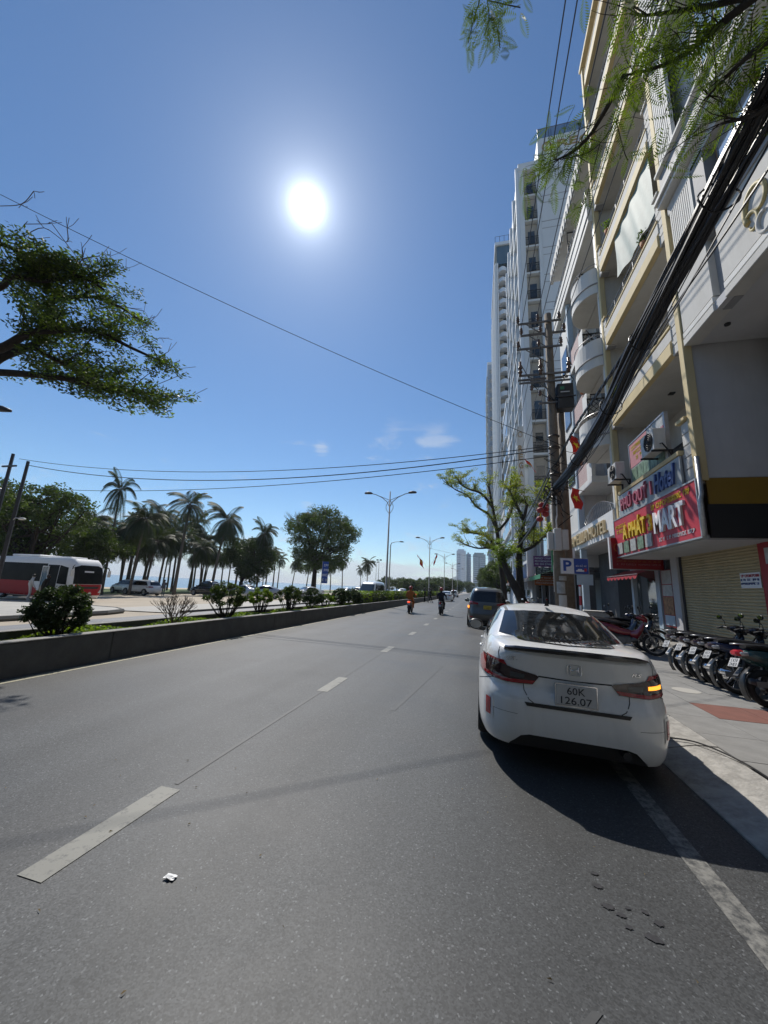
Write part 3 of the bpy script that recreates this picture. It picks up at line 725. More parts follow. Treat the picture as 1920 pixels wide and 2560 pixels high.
part(sf, 'poster_picture', 'poster_pale', (SX-.115,SX-.10,14.27,14.93,2.15,2.6))
part(sf, 'poster_picture', 'poster_pale', (SX-.115,SX-.10,14.27,14.93,1.75,2.12))
part(sf, 'poster_picture', 'poster_food', (SX-.115,SX-.10,14.27,14.93,1.15,1.72))
part(sf, 'poster_picture', 'pale_blue', (SX-.115,SX-.10,14.27,14.93,.80,1.12))
part(sf, 'side_poster', 'sign_dark_red', (SX-.10,SX+.02,9.2,10.10,.9,3.0))
part(sf, 'side_poster_picture', 'poster_pale', (SX-.115,SX-.10,9.25,10.0,2.5,2.85))
nb = part(sf, 'notice', 'sign_white', (SX-.05,SX-.04,10.34,11.02,1.98,2.34))
fake_lines(nb, SX-.052, 11.0, 10.4, 2.24, .06, 'sign_red', 31); fake_lines(nb, SX-.052, 11.0, 10.4, 2.15, .05, 'letter_navy', 32); fake_lines(nb, SX-.052, 11.0, 10.4, 2.06, .05, 'letter_navy', 33)

# --- the corner block whose upper floors overhang the pavement
A = thing('overhang_building', 'grey and white building whose upper storeys overhang the pavement with slatted grilles', 'building', (0,0,0))
AY0, AY1 = 2.0, 9.60
part(A, 'soffit', 'grey_wall', (5.02,16,AY0,AY1,7.80,8.0))
for (ya, yb) in ((AY0,8.0),(8.38,AY1)):
    part(A, 'front_beam', 'offwhite', (5.0,5.3,ya,yb,8.16,9.60)); part(A, 'beam_moulding', 'offwhite', (4.975,5.3,ya,yb,7.78,7.96), bevel=.01); part(A, 'beam_moulding', 'white_wall', (4.985,5.3,ya,yb,7.99,8.13), bevel=.01)
part(A, 'beam_recess', 'grey_trim', (5.14,5.3,8.0,8.38,7.78,9.6))
part(A, 'wall', 'grey_wall', (5.3,16,AY0,AY1-.02,8.0,24))
part(A, 'window_sill', 'offwhite', (4.86,5.3,AY0,AY1,9.78,9.95), bevel=.015); part(A, 'sill_band', 'grey_trim', (4.97,5.3,AY0,AY1,9.60,9.78))
def slats(t, y0, y1, z0, z1, n, mt='white_wall'):
    g = part(t, 'grille_frame', mt, (4.97,5.06,y0,y0+.05,z0,z1),(4.97,5.06,y1-.05,y1,z0,z1),(4.97,5.06,y0+.05,y1-.05,z0,z0+.07),(4.97,5.06,y0+.05,y1-.05,z1-.07,z1))
    part(g, 'grille_back', 'metal_dark', (5.10,5.12,y0,y1,z0,z1))
    for k in range(n):
        y = y0+.05+(y1-y0-.1)*(k+.5)/n; q = (y1-y0-.1)/n*.30
        part(g, 'grille_slat', mt, (4.975,5.05,y-q,y+q,z0+.07,z1-.07))
slats(A, 8.52, 9.46, 10.05, 11.68, 11)
part(A, 'pilaster', 'grey_trim', (5.0,5.3,8.05,8.50,9.95,11.8))
part(A, 'cornice_edge', 'white_wall', (4.80,5.3,AY0,AY1+.06,12.0,12.10), bevel=.01); part(A, 'cornice_edge', 'white_wall', (4.74,5.3,AY0,AY1+.10,12.14,12.26), bevel=.01)
part(A, 'cornice_band', 'grey_trim', (4.92,5.3,AY0,AY1+.04,12.26,13.06)); part(A, 'cornice_edge', 'white_wall', (4.82,5.3,AY0,AY1+.08,13.06,13.15), bevel=.01)
part(A, 'cornice_soffit', 'grey_wall', (5.0,5.3,AY0,AY1,11.72,11.99))
slats(A, 8.92, 9.62, 13.4, 21.4, 7)
for f, (za, zb) in enumerate(((10.0,11.65),(13.9,16.4),(17.6,20.2))):
    for (ya, yb) in ((6.72,7.92),(5.45,6.6),(4.1,5.35),(2.4,4.0)):
        wn = part(A, 'window', 'wood', (5.18,5.29,ya,yb,za,zb))
        part(wn, 'pane', 'glass_sky', (5.165,5.18,ya+.06,(ya+yb)/2-.03,za+.06,zb-.06)); part(wn, 'pane', 'glass_sky', (5.165,5.18,(ya+yb)/2+.03,yb-.06,za+.06,zb-.06))
part(A, 'cornice_edge', 'white_wall', (4.80,5.3,AY0,AY1,16.8,17.0),(4.74,5.3,AY0,AY1,17.04,17.2))
part(A, 'roof_cap', 'grey_trim', (4.8,16,AY0,AY1,24,24.3))
for (x, y) in ((5.5,8.9),(6.0,7.7),(5.6,6.2)):
    m = MB(); m.lathe([(.001,0),(.06,0),(.055,-.04),(.03,-.05),(.001,-.05)], (x,y,7.80), 2, 12); m.build('downlight', 'iron_black', A)
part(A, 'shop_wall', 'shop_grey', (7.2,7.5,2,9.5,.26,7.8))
part(A, 'column', 'wood', (6.45,6.85,8.1,8.5,.26,7.8))
m = MB(); m.lathe([(.62,7.80),(.55,7.55),(.35,7.3),(.30,7.1)], (6.65,8.3,0), 2, 16); m.build('column_capital', 'wood', A, smooth=True)
# cream plaster scroll on the beam
em = thing('wall_emblem', 'cream and gold plaster scroll on the white beam under the grilles', 'emblem', (0,0,0))
def scroll(c, r, t0, t1, w0, w1, mt):
    m = MB(); pts = []; rr_ = []
    for k in range(25):
        u = k/24; a_ = t0+(t1-t0)*u; q = r*(1-.62*u); pts.append((4.985,c[0]+q*cos(a_),c[1]+1.25*q*sin(a_))); rr_.append(w0+(w1-w0)*u)
    m.tube(pts, rr_, 7); m.build('scroll', mt, em, smooth=True)
scroll((6.86,8.86), .34, -.6, 5.2, .055, .03, 'cream_gold'); scroll((6.78,8.38), .28, 2.6, 8.2, .05, .03, 'offwhite'); scroll((7.05,8.55), .2, 1.0, 6.0, .04, .02, 'cream_gold')

# --- white hotel with rounded balconies
Cm = thing('round_balcony_hotel', 'white hotel with rounded balconies, pink brick parapets and flags', 'building', (0,0,0))
CY0, CY1 = 14.98, 22.4
part(Cm, 'back_wall', 'white_wall', (6.3,16,CY0,CY1,3.9,22.0))
part(Cm, 'far_wall', 'white_wall', (5.05,6.3,20.15,CY1,4.9,17.8))
part(Cm, 'column', 'pale_blue', (4.93,5.2,19.9,20.15,.26,17.8), bevel=.01)
part(Cm, 'corner_pier', 'white_wall', (4.98,5.25,CY0-.02,CY0+.2,4.9,17.8))
def round_balcony(z):
    n = 18; P = []; cx, cy_ = 5.1, 16.2; ax_, ay_ = .82, 1.18
    arc = [(cx-ax_*sin(pi*k/n), cy_-ay_*cos(pi*k/n)) for k in range(n+1)]
    m = MB(); m.grid([[(x,y,zz) for x, y in arc] for zz in (z, z+.42, z+.43, z+.45, z+.46, z+1.24)])
    # inner skin
    arc2 = [(cx-(ax_-.1)*sin(pi*k/n), cy_-(ay_-.1)*cos(pi*k/n)) for k in range(n+1)]
    m.grid([[(x,y,zz) for x, y in arc2] for zz in (z+1.24, z+.2)])
    m.grid([[(x,y,z+1.24) for x, y in arc],[(x,y,z+1.24) for x, y in arc2]])
    m.build('balcony_parapet', 'white_wall', Cm, smooth=False)
    m = MB(); arc3 = [(cx-(ax_+.02)*sin(pi*k/n), cy_-(ay_+.02)*cos(pi*k/n)) for k in range(n+1)]
    m.tube([(x,y,z+.44) for x, y in arc3], .03, 6); m.build('balcony_moulding', 'grey_trim', Cm)
    m = MB(); m.add([(x,y,z+.001) for x, y in arc]+[(x,y,z+.15) for x, y in arc], [tuple(range(n+1)), tuple(range(n+1,2*n+2))]); m.build('balcony_floor', 'offwhite', Cm)
    part(Cm, 'floor_slab', 'offwhite', (5.12,6.3,CY0+.2,17.4,z,z+.18))
    m = MB(); m.tube([(x,y,z+1.42) for x, y in arc], .02, 6); m.build('balcony_rail', 'metal_rail', Cm)
def lattice(t, y, x0, x1, z0, z1, n=5):
    m = MB(); st_ = (x1-x0)/n
    m.box(x0,x1,y-.02,y+.02,z1-.05,z1); m.box(x0,x0+.04,y-.02,y+.02,z0,z1); m.box(x1-.04,x1,y-.02,y+.02,z0,z1)
    k = -12
    while k < 20:
        for sgn in (1,-1):
            a = Vector((x0+k*st_, y, z0)) if sgn > 0 else Vector((x1-k*st_, y, z0))
            d = Vector((sgn,0,1.0)); pts = []
            for s in range(80):
                p = a+d*(s*(z1-z0)/79)
                if x0 <= p.x <= x1 and z0 <= p.z <= z1: pts.append(p)
            if len(pts) > 1: m.cyl(pts[0], pts[-1], .014, None, 4)
        k += 1
    return m.build('lattice_screen', 'iron_black', t)
for k, z in enumerate((7.43, 10.83, 14.23)):
    round_balcony(z)
    lattice(Cm, 17.45, 4.95, 6.25, z+.2, z+3.2)
    d = part(Cm, 'door', 'metal_dark', (6.22,6.30,15.5,17.0,z+.2,z+2.4)); part(d, 'pane', 'glass_tint', (6.20,6.22,15.58,16.92,z+.3,z+2.3))
for k, z in enumerate((6.6, 9.98, 13.38)):
    part(Cm, 'parapet_slab', 'white_wall', (4.95,6.3,17.5,19.9,z,z+.30), bevel=.01)
    part(Cm, 'brick_parapet', 'pink_brick_tex', (5.0,5.1,18.25,19.9,z+.30,z+1.30))
    part(Cm, 'parapet_end', 'white_wall', (4.97,5.12,17.5,18.25,z+.30,z+1.05), bevel=.01)
    rail(Cm, 5.05, 17.5, 19.9, z+1.30, z+1.62, 5)
    d = part(Cm, 'door', 'metal_dark', (6.22,6.30,18.0,19.5,z+.3,z+2.5)); part(d, 'pane', 'glass_tint', (6.20,6.22,18.08,19.42,z+.4,z+2.4))
    wn = part(Cm, 'window', 'metal_dark', (5.0,5.06,20.6,21.9,z+.9,z+2.3)); part(wn, 'pane', 'glass_tint', (4.985,5.0,20.68,21.82,z+.98,z+2.22))
# top storeys: projecting slab, zigzag rail, ornamented cornice
part(Cm, 'top_slab', 'white_wall', (4.80,6.3,CY0,CY1+.1,17.85,18.2), bevel=.01); part(Cm, 'top_fascia', 'white_wall', (4.78,4.9,CY0,CY1+.1,18.22,18.75), bevel=.01); part(Cm, 'top_fascia', 'white_wall', (4.74,4.86,CY0,CY1+.14,18.78,19.1), bevel=.01)
m = MB(); m.cyl((4.82,CY0,19.75),(4.82,CY1,19.75),.025,None,6)
yy = CY0; up_ = False; pts = []
while yy < CY1: pts.append((4.82,yy,19.7 if up_ else 19.12)); up_ = not up_; yy += .22
m.tube(pts, .016, 5); m.build('zigzag_rail', 'metal_rail', Cm)
part(Cm, 'top_wall', 'white_wall', (5.8,6.3,CY0,CY1,18.2,22.0)); part(Cm, 'cornice', 'white_wall', (4.85,6.4,CY0-.02,CY1+.15,21.75,22.05), bevel=.01); part(Cm, 'cornice', 'offwhite', (4.75,6.4,CY0-.02,CY1+.2,22.08,22.55), bevel=.01)
for k in range(18): part(Cm, 'cornice_bracket', 'offwhite', (4.70,4.86,CY0+.1+k*.42,CY0+.3+k*.42,21.45,22.06), bevel=.01)
lattice(Cm, 19.0, 4.95, 5.8, 18.3, 21.7, 5)
for k in range(2):
    wn = part(Cm, 'window', 'metal_dark', (5.74,5.80,15.5+3*k,17.3+3*k,19.2,21.2)); part(wn, 'pane', 'glass_tint', (5.725,5.74,15.6+3*k,17.2+3*k,19.3,21.1))
# ground floor and sign of that hotel
part(Cm, 'canopy', 'grey_wall', (5.0,6.4,15.1,CY1,3.86,3.98))
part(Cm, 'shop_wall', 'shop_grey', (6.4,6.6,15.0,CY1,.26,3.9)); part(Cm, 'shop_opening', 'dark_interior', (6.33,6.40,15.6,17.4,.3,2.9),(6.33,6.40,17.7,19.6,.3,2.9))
part(Cm, 'shop_pillar', 'pale_blue', (6.2,6.4,15.15,15.45,.26,3.86)); part(Cm, 'shop_pillar', 'pale_blue', (6.2,6.4,17.45,17.65,.26,3.86))
part(Cm, 'shop_door', 'glass_tint', (6.30,6.33,15.7,17.3,.35,2.8))
m = MB(); m.tube([(5.06,15.2+i*.225,5.05+.55*sin(pi*i/20)) for i in range(21)], .02, 5)
for i in range(2,19): m.cyl((5.06,15.2+i*.225,4.95),(5.06,15.2+(i+1)*.225,5.05+.55*sin(pi*(i+1)/20)),.012,None,4); m.cyl((5.06,15.2+(i+1)*.225,4.95),(5.06,15.2+i*.225,5.05+.55*sin(pi*i/20)),.012,None,4)
m.build('arched_railing', 'metal_rail', Cm)
cs = thing('hotel_sign', 'white fascia sign with raised gold letters CAMELLIA HOTEL', 'sign', (0,0,0))
part(cs, 'panel', 'white_paint', (4.92,5.0,15.18,22.45,3.90,4.86), bevel=.01)
part(cs, 'end_panel', 'sign_green', (4.915,4.93,21.9,22.44,3.95,4.8))
letters('lettering', 'CAMELLIA HOTEL', face_west(4.915,21.75,4.10), 'letter_gold', cs, 5.95, .53, .09, .012)

# --- low shops further along
D = thing('low_shophouse', 'low grey shophouse with awnings between the hotels', 'building', (0,0,0))
part(D, 'wall', 'grey_wall', (5.2,14,22.6,35.6,3.2,8.6)); part(D, 'roof_cap', 'offwhite', (5.0,14,22.55,35.7,8.6,8.8)); part(D, 'shop_wall', 'shop_grey', (5.9,6.2,22.6,35.6,.26,3.2)); part(D, 'canopy', 'grey_trim', (4.9,5.9,22.6,35.6,3.2,3.38))
part(D, 'pillar', 'grey_trim', *[(5.0,5.25,22.7+k*3.2,22.95+k*3.2,.26,8.6) for k in range(5)])
for k in range(4):
    wn = part(D, 'window', 'white_paint', (5.14,5.2,23.4+k*3.2,25.2+k*3.2,4.6,6.6)); part(wn, 'pane', 'glass_pane', (5.125,5.14,23.5+k*3.2,25.1+k*3.2,4.7,6.5))
    part(D, 'shop_opening', 'dark_interior', (5.86,5.9,23.2+k*3.2,25.6+k*3.2,.3,2.9))
# --- slim tower with a column of small balconies
G = thing('balcony_tower', 'tall pale hotel tower with a column of small iron balconies and roof lettering REGALIA', 'building', (0,0,0))
GY = 36.0
part(G, 'street_wing', 'regal_white', (4.75,5.25,GY+.02,52,0,50.3),(5.25,6.60,GY+.7,52,0,50.3),(6.60,6.95,GY,52,0,50.3))
part(G, 'wing_parapet', 'regal_white', (4.70,6.97,GY-.03,52,49.3,50.35))
for k in range(15):
    z = 49.3-3.43*k-3.4
    if z < 1: break
    part(G, 'spandrel', 'regal_white', (5.25,6.60,GY+.1,GY+.7,z-.25,z+.02))
    part(G, 'recess_wall', 'beige_recess', (5.26,6.59,GY+.55,GY+.69,z+.02,z+3.1))
    wn = part(G, 'window', 'glass_tint', (5.6,6.3,GY+.52,GY+.55,z+.1,z+2.2))
    m = MB()
    for q in range(12): m.cyl((5.32+q*.11,GY+.05,z),(5.32+q*.11,GY+.05,z+1.0),.016,None,4)
    m.box(5.27,6.58,GY+.03,GY+.07,z+.98,z+1.04); m.box(5.27,6.58,GY+.03,GY+.07,z-.02,z+.03); m.box(5.27,6.58,GY+.04,GY+.06,z+.70,z+.74)
    m.build('balcony_railing', 'iron_black', G)
part(G, 'main_block', 'regal_white', (6.97,24,GY+.05,52,0,52.9)); part(G, 'main_parapet', 'regal_white', (6.90,24,GY,52,50.6,53.4))
for k in range(15):
    z = 48.6-3.43*k
    if z < 4: break
    part(G, 'wall_groove', 'grey_trim', (7.0,24,GY+.03,GY+.06,z,z+.07)); part(G, 'wall_groove', 'grey_trim', (7.0,24,GY+.03,GY+.06,z-.9,z-.85))
    for j in range(4):
        wn = part(G, 'street_window', 'glass_pane', (4.70,4.75,37.2+j*3.7,39.4+j*3.7,z-2.6,z-.6))
    part(G, 'street_ledge', 'tower_white', (4.45,4.75,36.4,51.8,z-3.0,z-2.75))
part(G, 'street_rib', 'tower_white', *[(4.4,4.75,36.1+j*3.72,36.45+j*3.72,2,50) for j in range(5)])
m = MB()
for q in range(12): m.box(6.95+q*1.45,6.99+q*1.45,GY+.03,GY+.08,53.4,54.9)
m.box(6.92,24,GY+.03,GY+.08,54.86,54.92); m.build('roof_rail', 'metal_dark', G)
part(G, 'roof_glass', 'glass_sky', (6.99,24,GY+.045,GY+.055,53.45,54.8))
letters('lettering', 'REGALIA', face_south(9.0,GY-.02,51.55), 'letter_brown', G, 8.2, 1.05, .05, .015)
m = MB(); m.tube([(7.9+.5*cos(a*pi/12),GY-.03,52.0+.62*sin(a*pi/12)) for a in range(24)], .06, 5, closed=True); m.cyl((7.9,GY-.03,51.5),(7.9,GY-.03,52.5),.06,None,5); m.build('roundel', 'letter_brown', G)
vsn = thing('vertical_sign', 'narrow upright sign lettered REGALIA on the pale tower', 'sign', (0,0,0))
part(vsn, 'board', 'offwhite', (3.75,4.38,35.6,35.75,9.6,17.6))
for k, ch in enumerate('REGALIA'): letters('lettering', ch, face_south(3.86 if ch != 'I' else 4.02,35.58,15.0-k*.86), 'letter_brown', vsn, .4 if ch != 'I' else .1, .62, .03, .02)
m = MB(); m.tube([(4.06+.19*cos(a*pi/10),35.57,16.75+.26*sin(a*pi/10)) for a in range(20)], .03, 5, closed=True); m.build('roundel', 'letter_brown', vsn)
# --- blocks beyond
def block(name, label, x0, x1, y0, y1, hgt, wall, nb_y, trim='offwhite', fl=3.3, glassm='glass_pane'):
    t = thing(name, label, 'building', (0,0,0))
    part(t, 'wall', wall, (x0,x1,y0,y1,0,hgt)); part(t, 'parapet', trim, (x0-.1,x1,y0-.1,y1+.1,hgt,hgt+.9))
    nf = int((hgt-4)/fl)
    for k in range(nf):
        z = 4+k*fl
        part(t, 'floor_band', trim, (x0-.35,x0,y0+.2,y1-.2,z-.25,z+.1))
        for j in range(nb_y):
            a = y0+.5+(y1-y0-1)*j/nb_y; b = a+(y1-y0-1)/nb_y*.7
            wn = part(t, 'window', glassm, (x0-.03,x0,a,b,z+.5,z+2.4))
        for j in range(3):
            a = x0+.6+j*2.2; part(t, 'window', glassm, (a,a+1.2,y0-.03,y0,z+.8,z+2.2))
    return t
block('white_block', 'white mid rise block just beyond the balcony tower', 4.9, 18, 52.3, 60, 25, 'tower_white', 3)
block('glass_fronted_block', 'blue glass fronted block behind the street trees', 4.9, 18, 60.3, 70, 33, 'tower_blue', 4, 'tower_white')
block('grey_shophouse', 'grey shophouse before the curved balcony tower', 4.9, 18, 70.2, 81.5, 16, 'grey_wall', 4)
E_ = thing('curved_balcony_tower', 'tallest tower with a stack of curved white balconies', 'building', (0,0,0))
EY = 82.0
part(E_, 'core', 'tower_blue', (5.3,22,EY+1.6,110,0,83)); part(E_, 'wall', 'tower_white', (7.5,22,EY+.2,EY+1.6,0,83), label='pale blue grey wall beside the balconies')
part(E_, 'street_face', 'tower_white', (4.75,5.3,EY+.4,110,0,83))
part(E_, 'rib', 'white_paint', *[(4.45,4.75,EY+.5+j*2.2,EY+.9+j*2.2,0,83) for j in range(12)])
part(E_, 'rib', 'white_paint', (5.05,5.3,EY+.1,EY+.4,0,83),(4.72,4.9,EY+.1,EY+.4,0,83))
for k in range(25):
    z = 6+k*3.1; n = 10
    m = MB(); arc = [(5.35+2.1*i/n, EY+.7-1.0*sin(pi*i/n*.9+.2)) for i in range(n+1)]
    m.grid([[(x,y,zz) for x, y in arc] for zz in (z, z+1.1)]); m.add([(x,y,z) for x, y in arc]+[(7.45,EY+1.6,z),(5.35,EY+1.6,z)], [tuple(range(n+3))])
    m.build('balcony', 'tower_white', E_)
    part(E_, 'opening', 'beige_recess', (5.4,6.4,EY+1.5,EY+1.58,z,z+3.0)); part(E_, 'glazing', 'glass_tint', (6.4,7.4,EY+1.5,EY+1.58,z,z+2.9))
    if k > 17: part(E_, 'window', 'glass_tint', (8.2,9.8,EY+.16,EY+.2,z+.6,z+2.6))
    part(E_, 'street_window', 'glass_pane', *[(4.72,4.75,EY+1.1+j*2.2,EY+2.5+j*2.2,z+.4,z+2.4) for j in range(6)])
part(E_, 'penthouse', 'glass_pane', (5.0,20,EY+.6,108,83,88.5)); part(E_, 'crown', 'tower_white', (4.6,21,EY+.2,109,88.5,89.4))
m = MB()
for q in range(9): m.cyl((4.7+q*1.1,EY+.3,89.4),(4.7+q*1.1,EY+.3,91.2),.05,None,4)
m.cyl((4.7,EY+.3,91.2),(14,EY+.3,91.2),.05,None,4); m.cyl((9,EY+2,89.4),(9,EY+2,93),.06,None,4); m.build('roof_rail', 'metal_dark', E_)
block('slate_tower', 'slate blue slab tower edge behind the curved balcony tower', 3.4, 16, 112, 130, 74, 'tower_blue', 5, 'tower_white')
block('teal_shophouse', 'teal fronted shophouse down the street', 4.4, 14, 131, 150, 24, 'tower_blue', 4)
def far_tower(name, label, x0, x1, y, hgt, wall, n, side):
    t = thing(name, label, 'building', (0,0,0))
    part(t, 'shaft', wall, (x0,x1,y,y+20,0,hgt)); part(t, 'roof_plant', wall, (x0+2,x1-3,y+3,y+15,hgt,hgt+3))
    for k in range(n):
        z = 6+(hgt-10)*k/n
        part(t, 'window_band', side, (x0+(x1-x0)*.55,x1-1,y-.1,y,z,z+(hgt-10)/n*.5)); part(t, 'window_band', 'tower_blue', (x0+.8,x0+(x1-x0)*.42,y-.1,y,z,z+(hgt-10)/n*.4))
    return t
far_tower('far_tower', 'pale two tone far tower, tallest of the distant group above the road', -38, -21.5, 700, 75, 'tower_white', 20, 'white_paint')
far_tower('far_tower', 'narrow grey far tower right beside the tallest distant one', -21, -12.5, 720, 71, 'tower_blue', 18, 'tower_white')
far_tower('far_tower', 'broad teal glass far tower nearest the street trees', -8, 14, 690, 68, 'glass_pane', 16, 'tower_blue')

# ---------------------------------------------------------------- poles, wires, lamps
def sag(a, b, s, n=24):
    a, b = Vector(a), Vector(b)
    return [a.lerp(b, i/n)-Vector((0,0,s*4*(i/n)*(1-i/n))) for i in range(n+1)]
PX_, PY_ = 2.83, 14.3
up = thing('utility_pole', 'tall weathered concrete power pole crowded with crossarms at the kerb', 'utility pole', (PX_,PY_,0.12))
m = MB(); m.tube([(0,0,-.2),(0,0,4),(0,0,8),(0,0,12.75)], [.21,.185,.16,.13], 14); m.build('shaft', 'pole_concrete', up, smooth=True)
for (z, xl, xr, dy, dbl) in ((12.32,-1.2,.45,-.17,0),(11.16,-1.25,.45,-.17,0),(9.98,-1.2,.66,-.17,1),(8.74,-.5,.75,-.17,0),(12.02,-1.05,.68,.17,0)):
    m = MB(); m.box(xl,xr,dy-.03,dy+.03,z-.035,z+.035)
    if dbl: m.box(xl,xr,.14,.20,z-.035,z+.035); m.box(xl,xr,dy-.03,dy+.03,z-.36,z-.30)
    m.cyl((xl+.35,dy,z-.05),(0,dy*.6,z-.75),.022,None,5)
    m.build('crossarm', 'arm_steel', up)
def insul(x, y, z, hgt=.34, r=.075):
    m = MB(); m.lathe([(.001,0),(r*.45,0),(r*.45,hgt*.2),(r,hgt*.25),(r*.9,hgt*.33),(r*.5,hgt*.4),(r,hgt*.5),(r*.85,hgt*.58),(r*.5,hgt*.66),(r*.8,hgt*.75),(r*.6,hgt*.92),(.001,hgt)], (x,y,z), 2, 10)
    return m.build('insulator', 'porcelain', up, smooth=True)
WIRES = []
for (x, z, dy) in ((-1.18,12.37,-.17),(-.42,12.37,-.17),(.38,12.37,-.17),(-1.02,12.07,.17),(-.28,12.07,.17),(.62,12.07,.17)):
    insul(x, dy, z); WIRES.append((PX_+x, PY_+dy, .12+z+.33))
for x in (-1.2,-.42,.4): insul(x, -.17, 11.21)
for x in (-1.15,-.4,.62):
    m = MB(); m.lathe([(.001,0),(.05,0),(.05,.12),(.085,.13),(.085,.2),(.05,.21),(.05,.3),(.085,.31),(.085,.38),(.05,.39),(.05,.62),(.001,.62)], (x,-.22,9.95), 2, 10); m.build('fuse_cutout', 'porcelain', up, smooth=True)
    m = MB(); m.tube([(x,-.2,10.55),(x+.15,-.1,10.3),(x*.6,-.1,9.6),(x*.3,-.15,9.1),(.05,-.2,8.8)], .016, 5); m.build('jumper_wire', 'cable_black', up)
    m = MB(); m.tube([(x,-.17,11.5),(x+.05,-.2,11.1),(x,-.25,10.6)], .012, 5); m.build('jumper_wire', 'cable_black', up)
for k in range(3):
    m = MB(); m.lathe([(.001,0),(.04,0),(.07,.05),(.04,.1),(.07,.15),(.04,.2),(.001,.25)], (-.75+.3*k,-.2,9.3-.25*k), 2, 8); m.build('arrester', 'porcelain', up, smooth=True)
sb = part(up, 'speaker_box', 'plastic_black', (.16,.72,-.30,.12,8.42,9.44), bevel=.015)
part(sb, 'emblem', 'sign_green', (.26,.40,-.312,-.30,9.18,9.30)); part(sb, 'stripe', 'box_white', (.26,.58,-.312,-.30,9.06,9.10))
part(up, 'box_frame', 'metal_dark', (.1,.78,-.34,-.30,8.86,8.91),(.1,.78,.12,.16,8.86,8.91))
m = MB(); m.tube([(.70,-.1,9.44),(.78,-.1,9.7),(.70,-.1,9.85),(.4,-.1,9.9)], .02, 5); m.build('jumper_wire', 'cable_black', up)
for (x0, x1, y0, y1, z0, z1) in ((-.40,-.22,-.34,-.05,3.05,3.68),(-.21,.03,-.42,-.21,3.02,3.80),(.04,.26,-.38,-.2,3.05,3.76)):
    part(up, 'meter_box', 'box_white', (x0,x1,y0,y1,z0,z1), bevel=.02)
m = MB(); m.tube([(-.1,-.3,3.8),(-.1,-.3,4.1),(-.05,-.22,4.3),(-.05,-.2,5.0)], .025, 6); m.build('conduit', 'box_white', up)
for (a, z0, z1, mt) in ((-100,1.55,1.95,'poster_pale'),(-85,1.05,1.5,'box_white'),(-75,2.0,2.15,'poster_pale'),(-92,.55,1.0,'poster_pale')):
    m = MB(); m.grid([[(.215*cos(radians(a+q)),.215*sin(radians(a+q)),z) for q in (-38,-20,0,20,38)] for z in (z0,z1)]); m.build('pasted_notice', mt, up)
for z in (5.3,6.95,5.9,7.4):
    m = MB(); m.tube([(.19*cos(a*pi/8),.19*sin(a*pi/8),z) for a in range(16)], .025, 5, closed=True); m.build('strap', 'metal_dark', up)
rr = random.Random(3)
for k in range(9):
    z = 5.0+k*.28; pts = [(-.25+rr.uniform(-.1,.1),-.2,z)]+[(rr.uniform(-.45,.45),-.2+rr.uniform(-.15,.1),z-.2*j+rr.uniform(-.15,.15)) for j in range(1,6)]
    m = MB(); m.tube(pts, .012+.006*rr.random(), 5); m.build('loose_cable', 'cable_black', up)
m = MB()
for k in range(5): m.tube([(-.15+.3*cos(a*pi/9+k),-.25+.04*k,5.0+.32*sin(a*pi/9)+.05*k) for a in range(18)], .012, 4, closed=True)
m.build('cable_coil', 'cable_black', up)
p2 = thing('utility_pole', 'shorter brown pole standing close behind the power pole', 'utility pole', (3.22,14.75,0.12)); m = MB(); m.tube([(0,0,-.2),(0,0,9.2)], [.16,.12], 12); m.build('shaft', 'pole_concrete', p2, smooth=True)
# parking sign on its striped post
pk = thing('parking_sign', 'white and blue parking sign with a big letter P beside the power pole', 'sign', (3.30,13.72,0.12))
m = MB()
for k in range(9):
    m.m = k % 2; m.tube([(0,0,k*.3),(0,0,(k+1)*.3)], .042, 12, cap=False)
m.build('post', ['sign_red','sign_white'], pk, smooth=True)
part(pk, 'board', 'sign_white', (-.56,-.16,-.07,-.05,2.22,2.72), bevel=.006); part(pk, 'board', 'sign_blue', (-.155,.28,-.07,-.05,2.22,2.72), bevel=.006); part(pk, 'board', 'pale_blue', (-.09,.40,-.05,-.035,1.86,2.21))
part(pk, 'backing', 'galvanised', (-.58,.30,-.05,-.04,2.20,2.74))
letters('lettering', 'P', face_south(-.49,-.075,2.30), 'sign_blue', pk, .26, .36, .004, .03)
letters('lettering', 'BÃI ĐỖ XE', face_south(-.10,-.075,2.45), 'sign_white', pk, .32, .08, .004)
o = part(pk, 'car_symbol', 'sign_white', (-.10,.14,-.078,-.071,2.29,2.34)); part(o, 'car_cabin', 'sign_white', (-.05,.08,-.078,-.071,2.34,2.38)); part(pk, 'truck_symbol', 'sign_red', (.14,.22,-.078,-.071,2.30,2.40))

# high voltage wires run along the street, past the camera to the next pole
for i, (x, y, z) in enumerate(WIRES):
    near = Vector((x+.05*(i%3-1), -22, z-.2)); far = Vector((x, 46, z-.6))
    m = MB(); m.tube(sag((x,y,z), near, .35, 30)+[], .013, 6); o = m.build('power_line', 'cable_grey', None)
    tag(o, ['outermost','middle','innermost'][i%3]+[' front',' rear'][i//3]+' high voltage wire from the power pole towards the viewer', 'wire', 'high voltage wires over the pavement')
    m = MB(); m.tube(sag((x,y,z), far, .5, 20), .013, 5); o = m.build('power_line', 'cable_grey', None); tag(o, ['outermost','middle','innermost'][i%3]+[' front',' rear'][i//3]+' high voltage wire from the power pole down the street', 'wire', 'high voltage wires down the street')
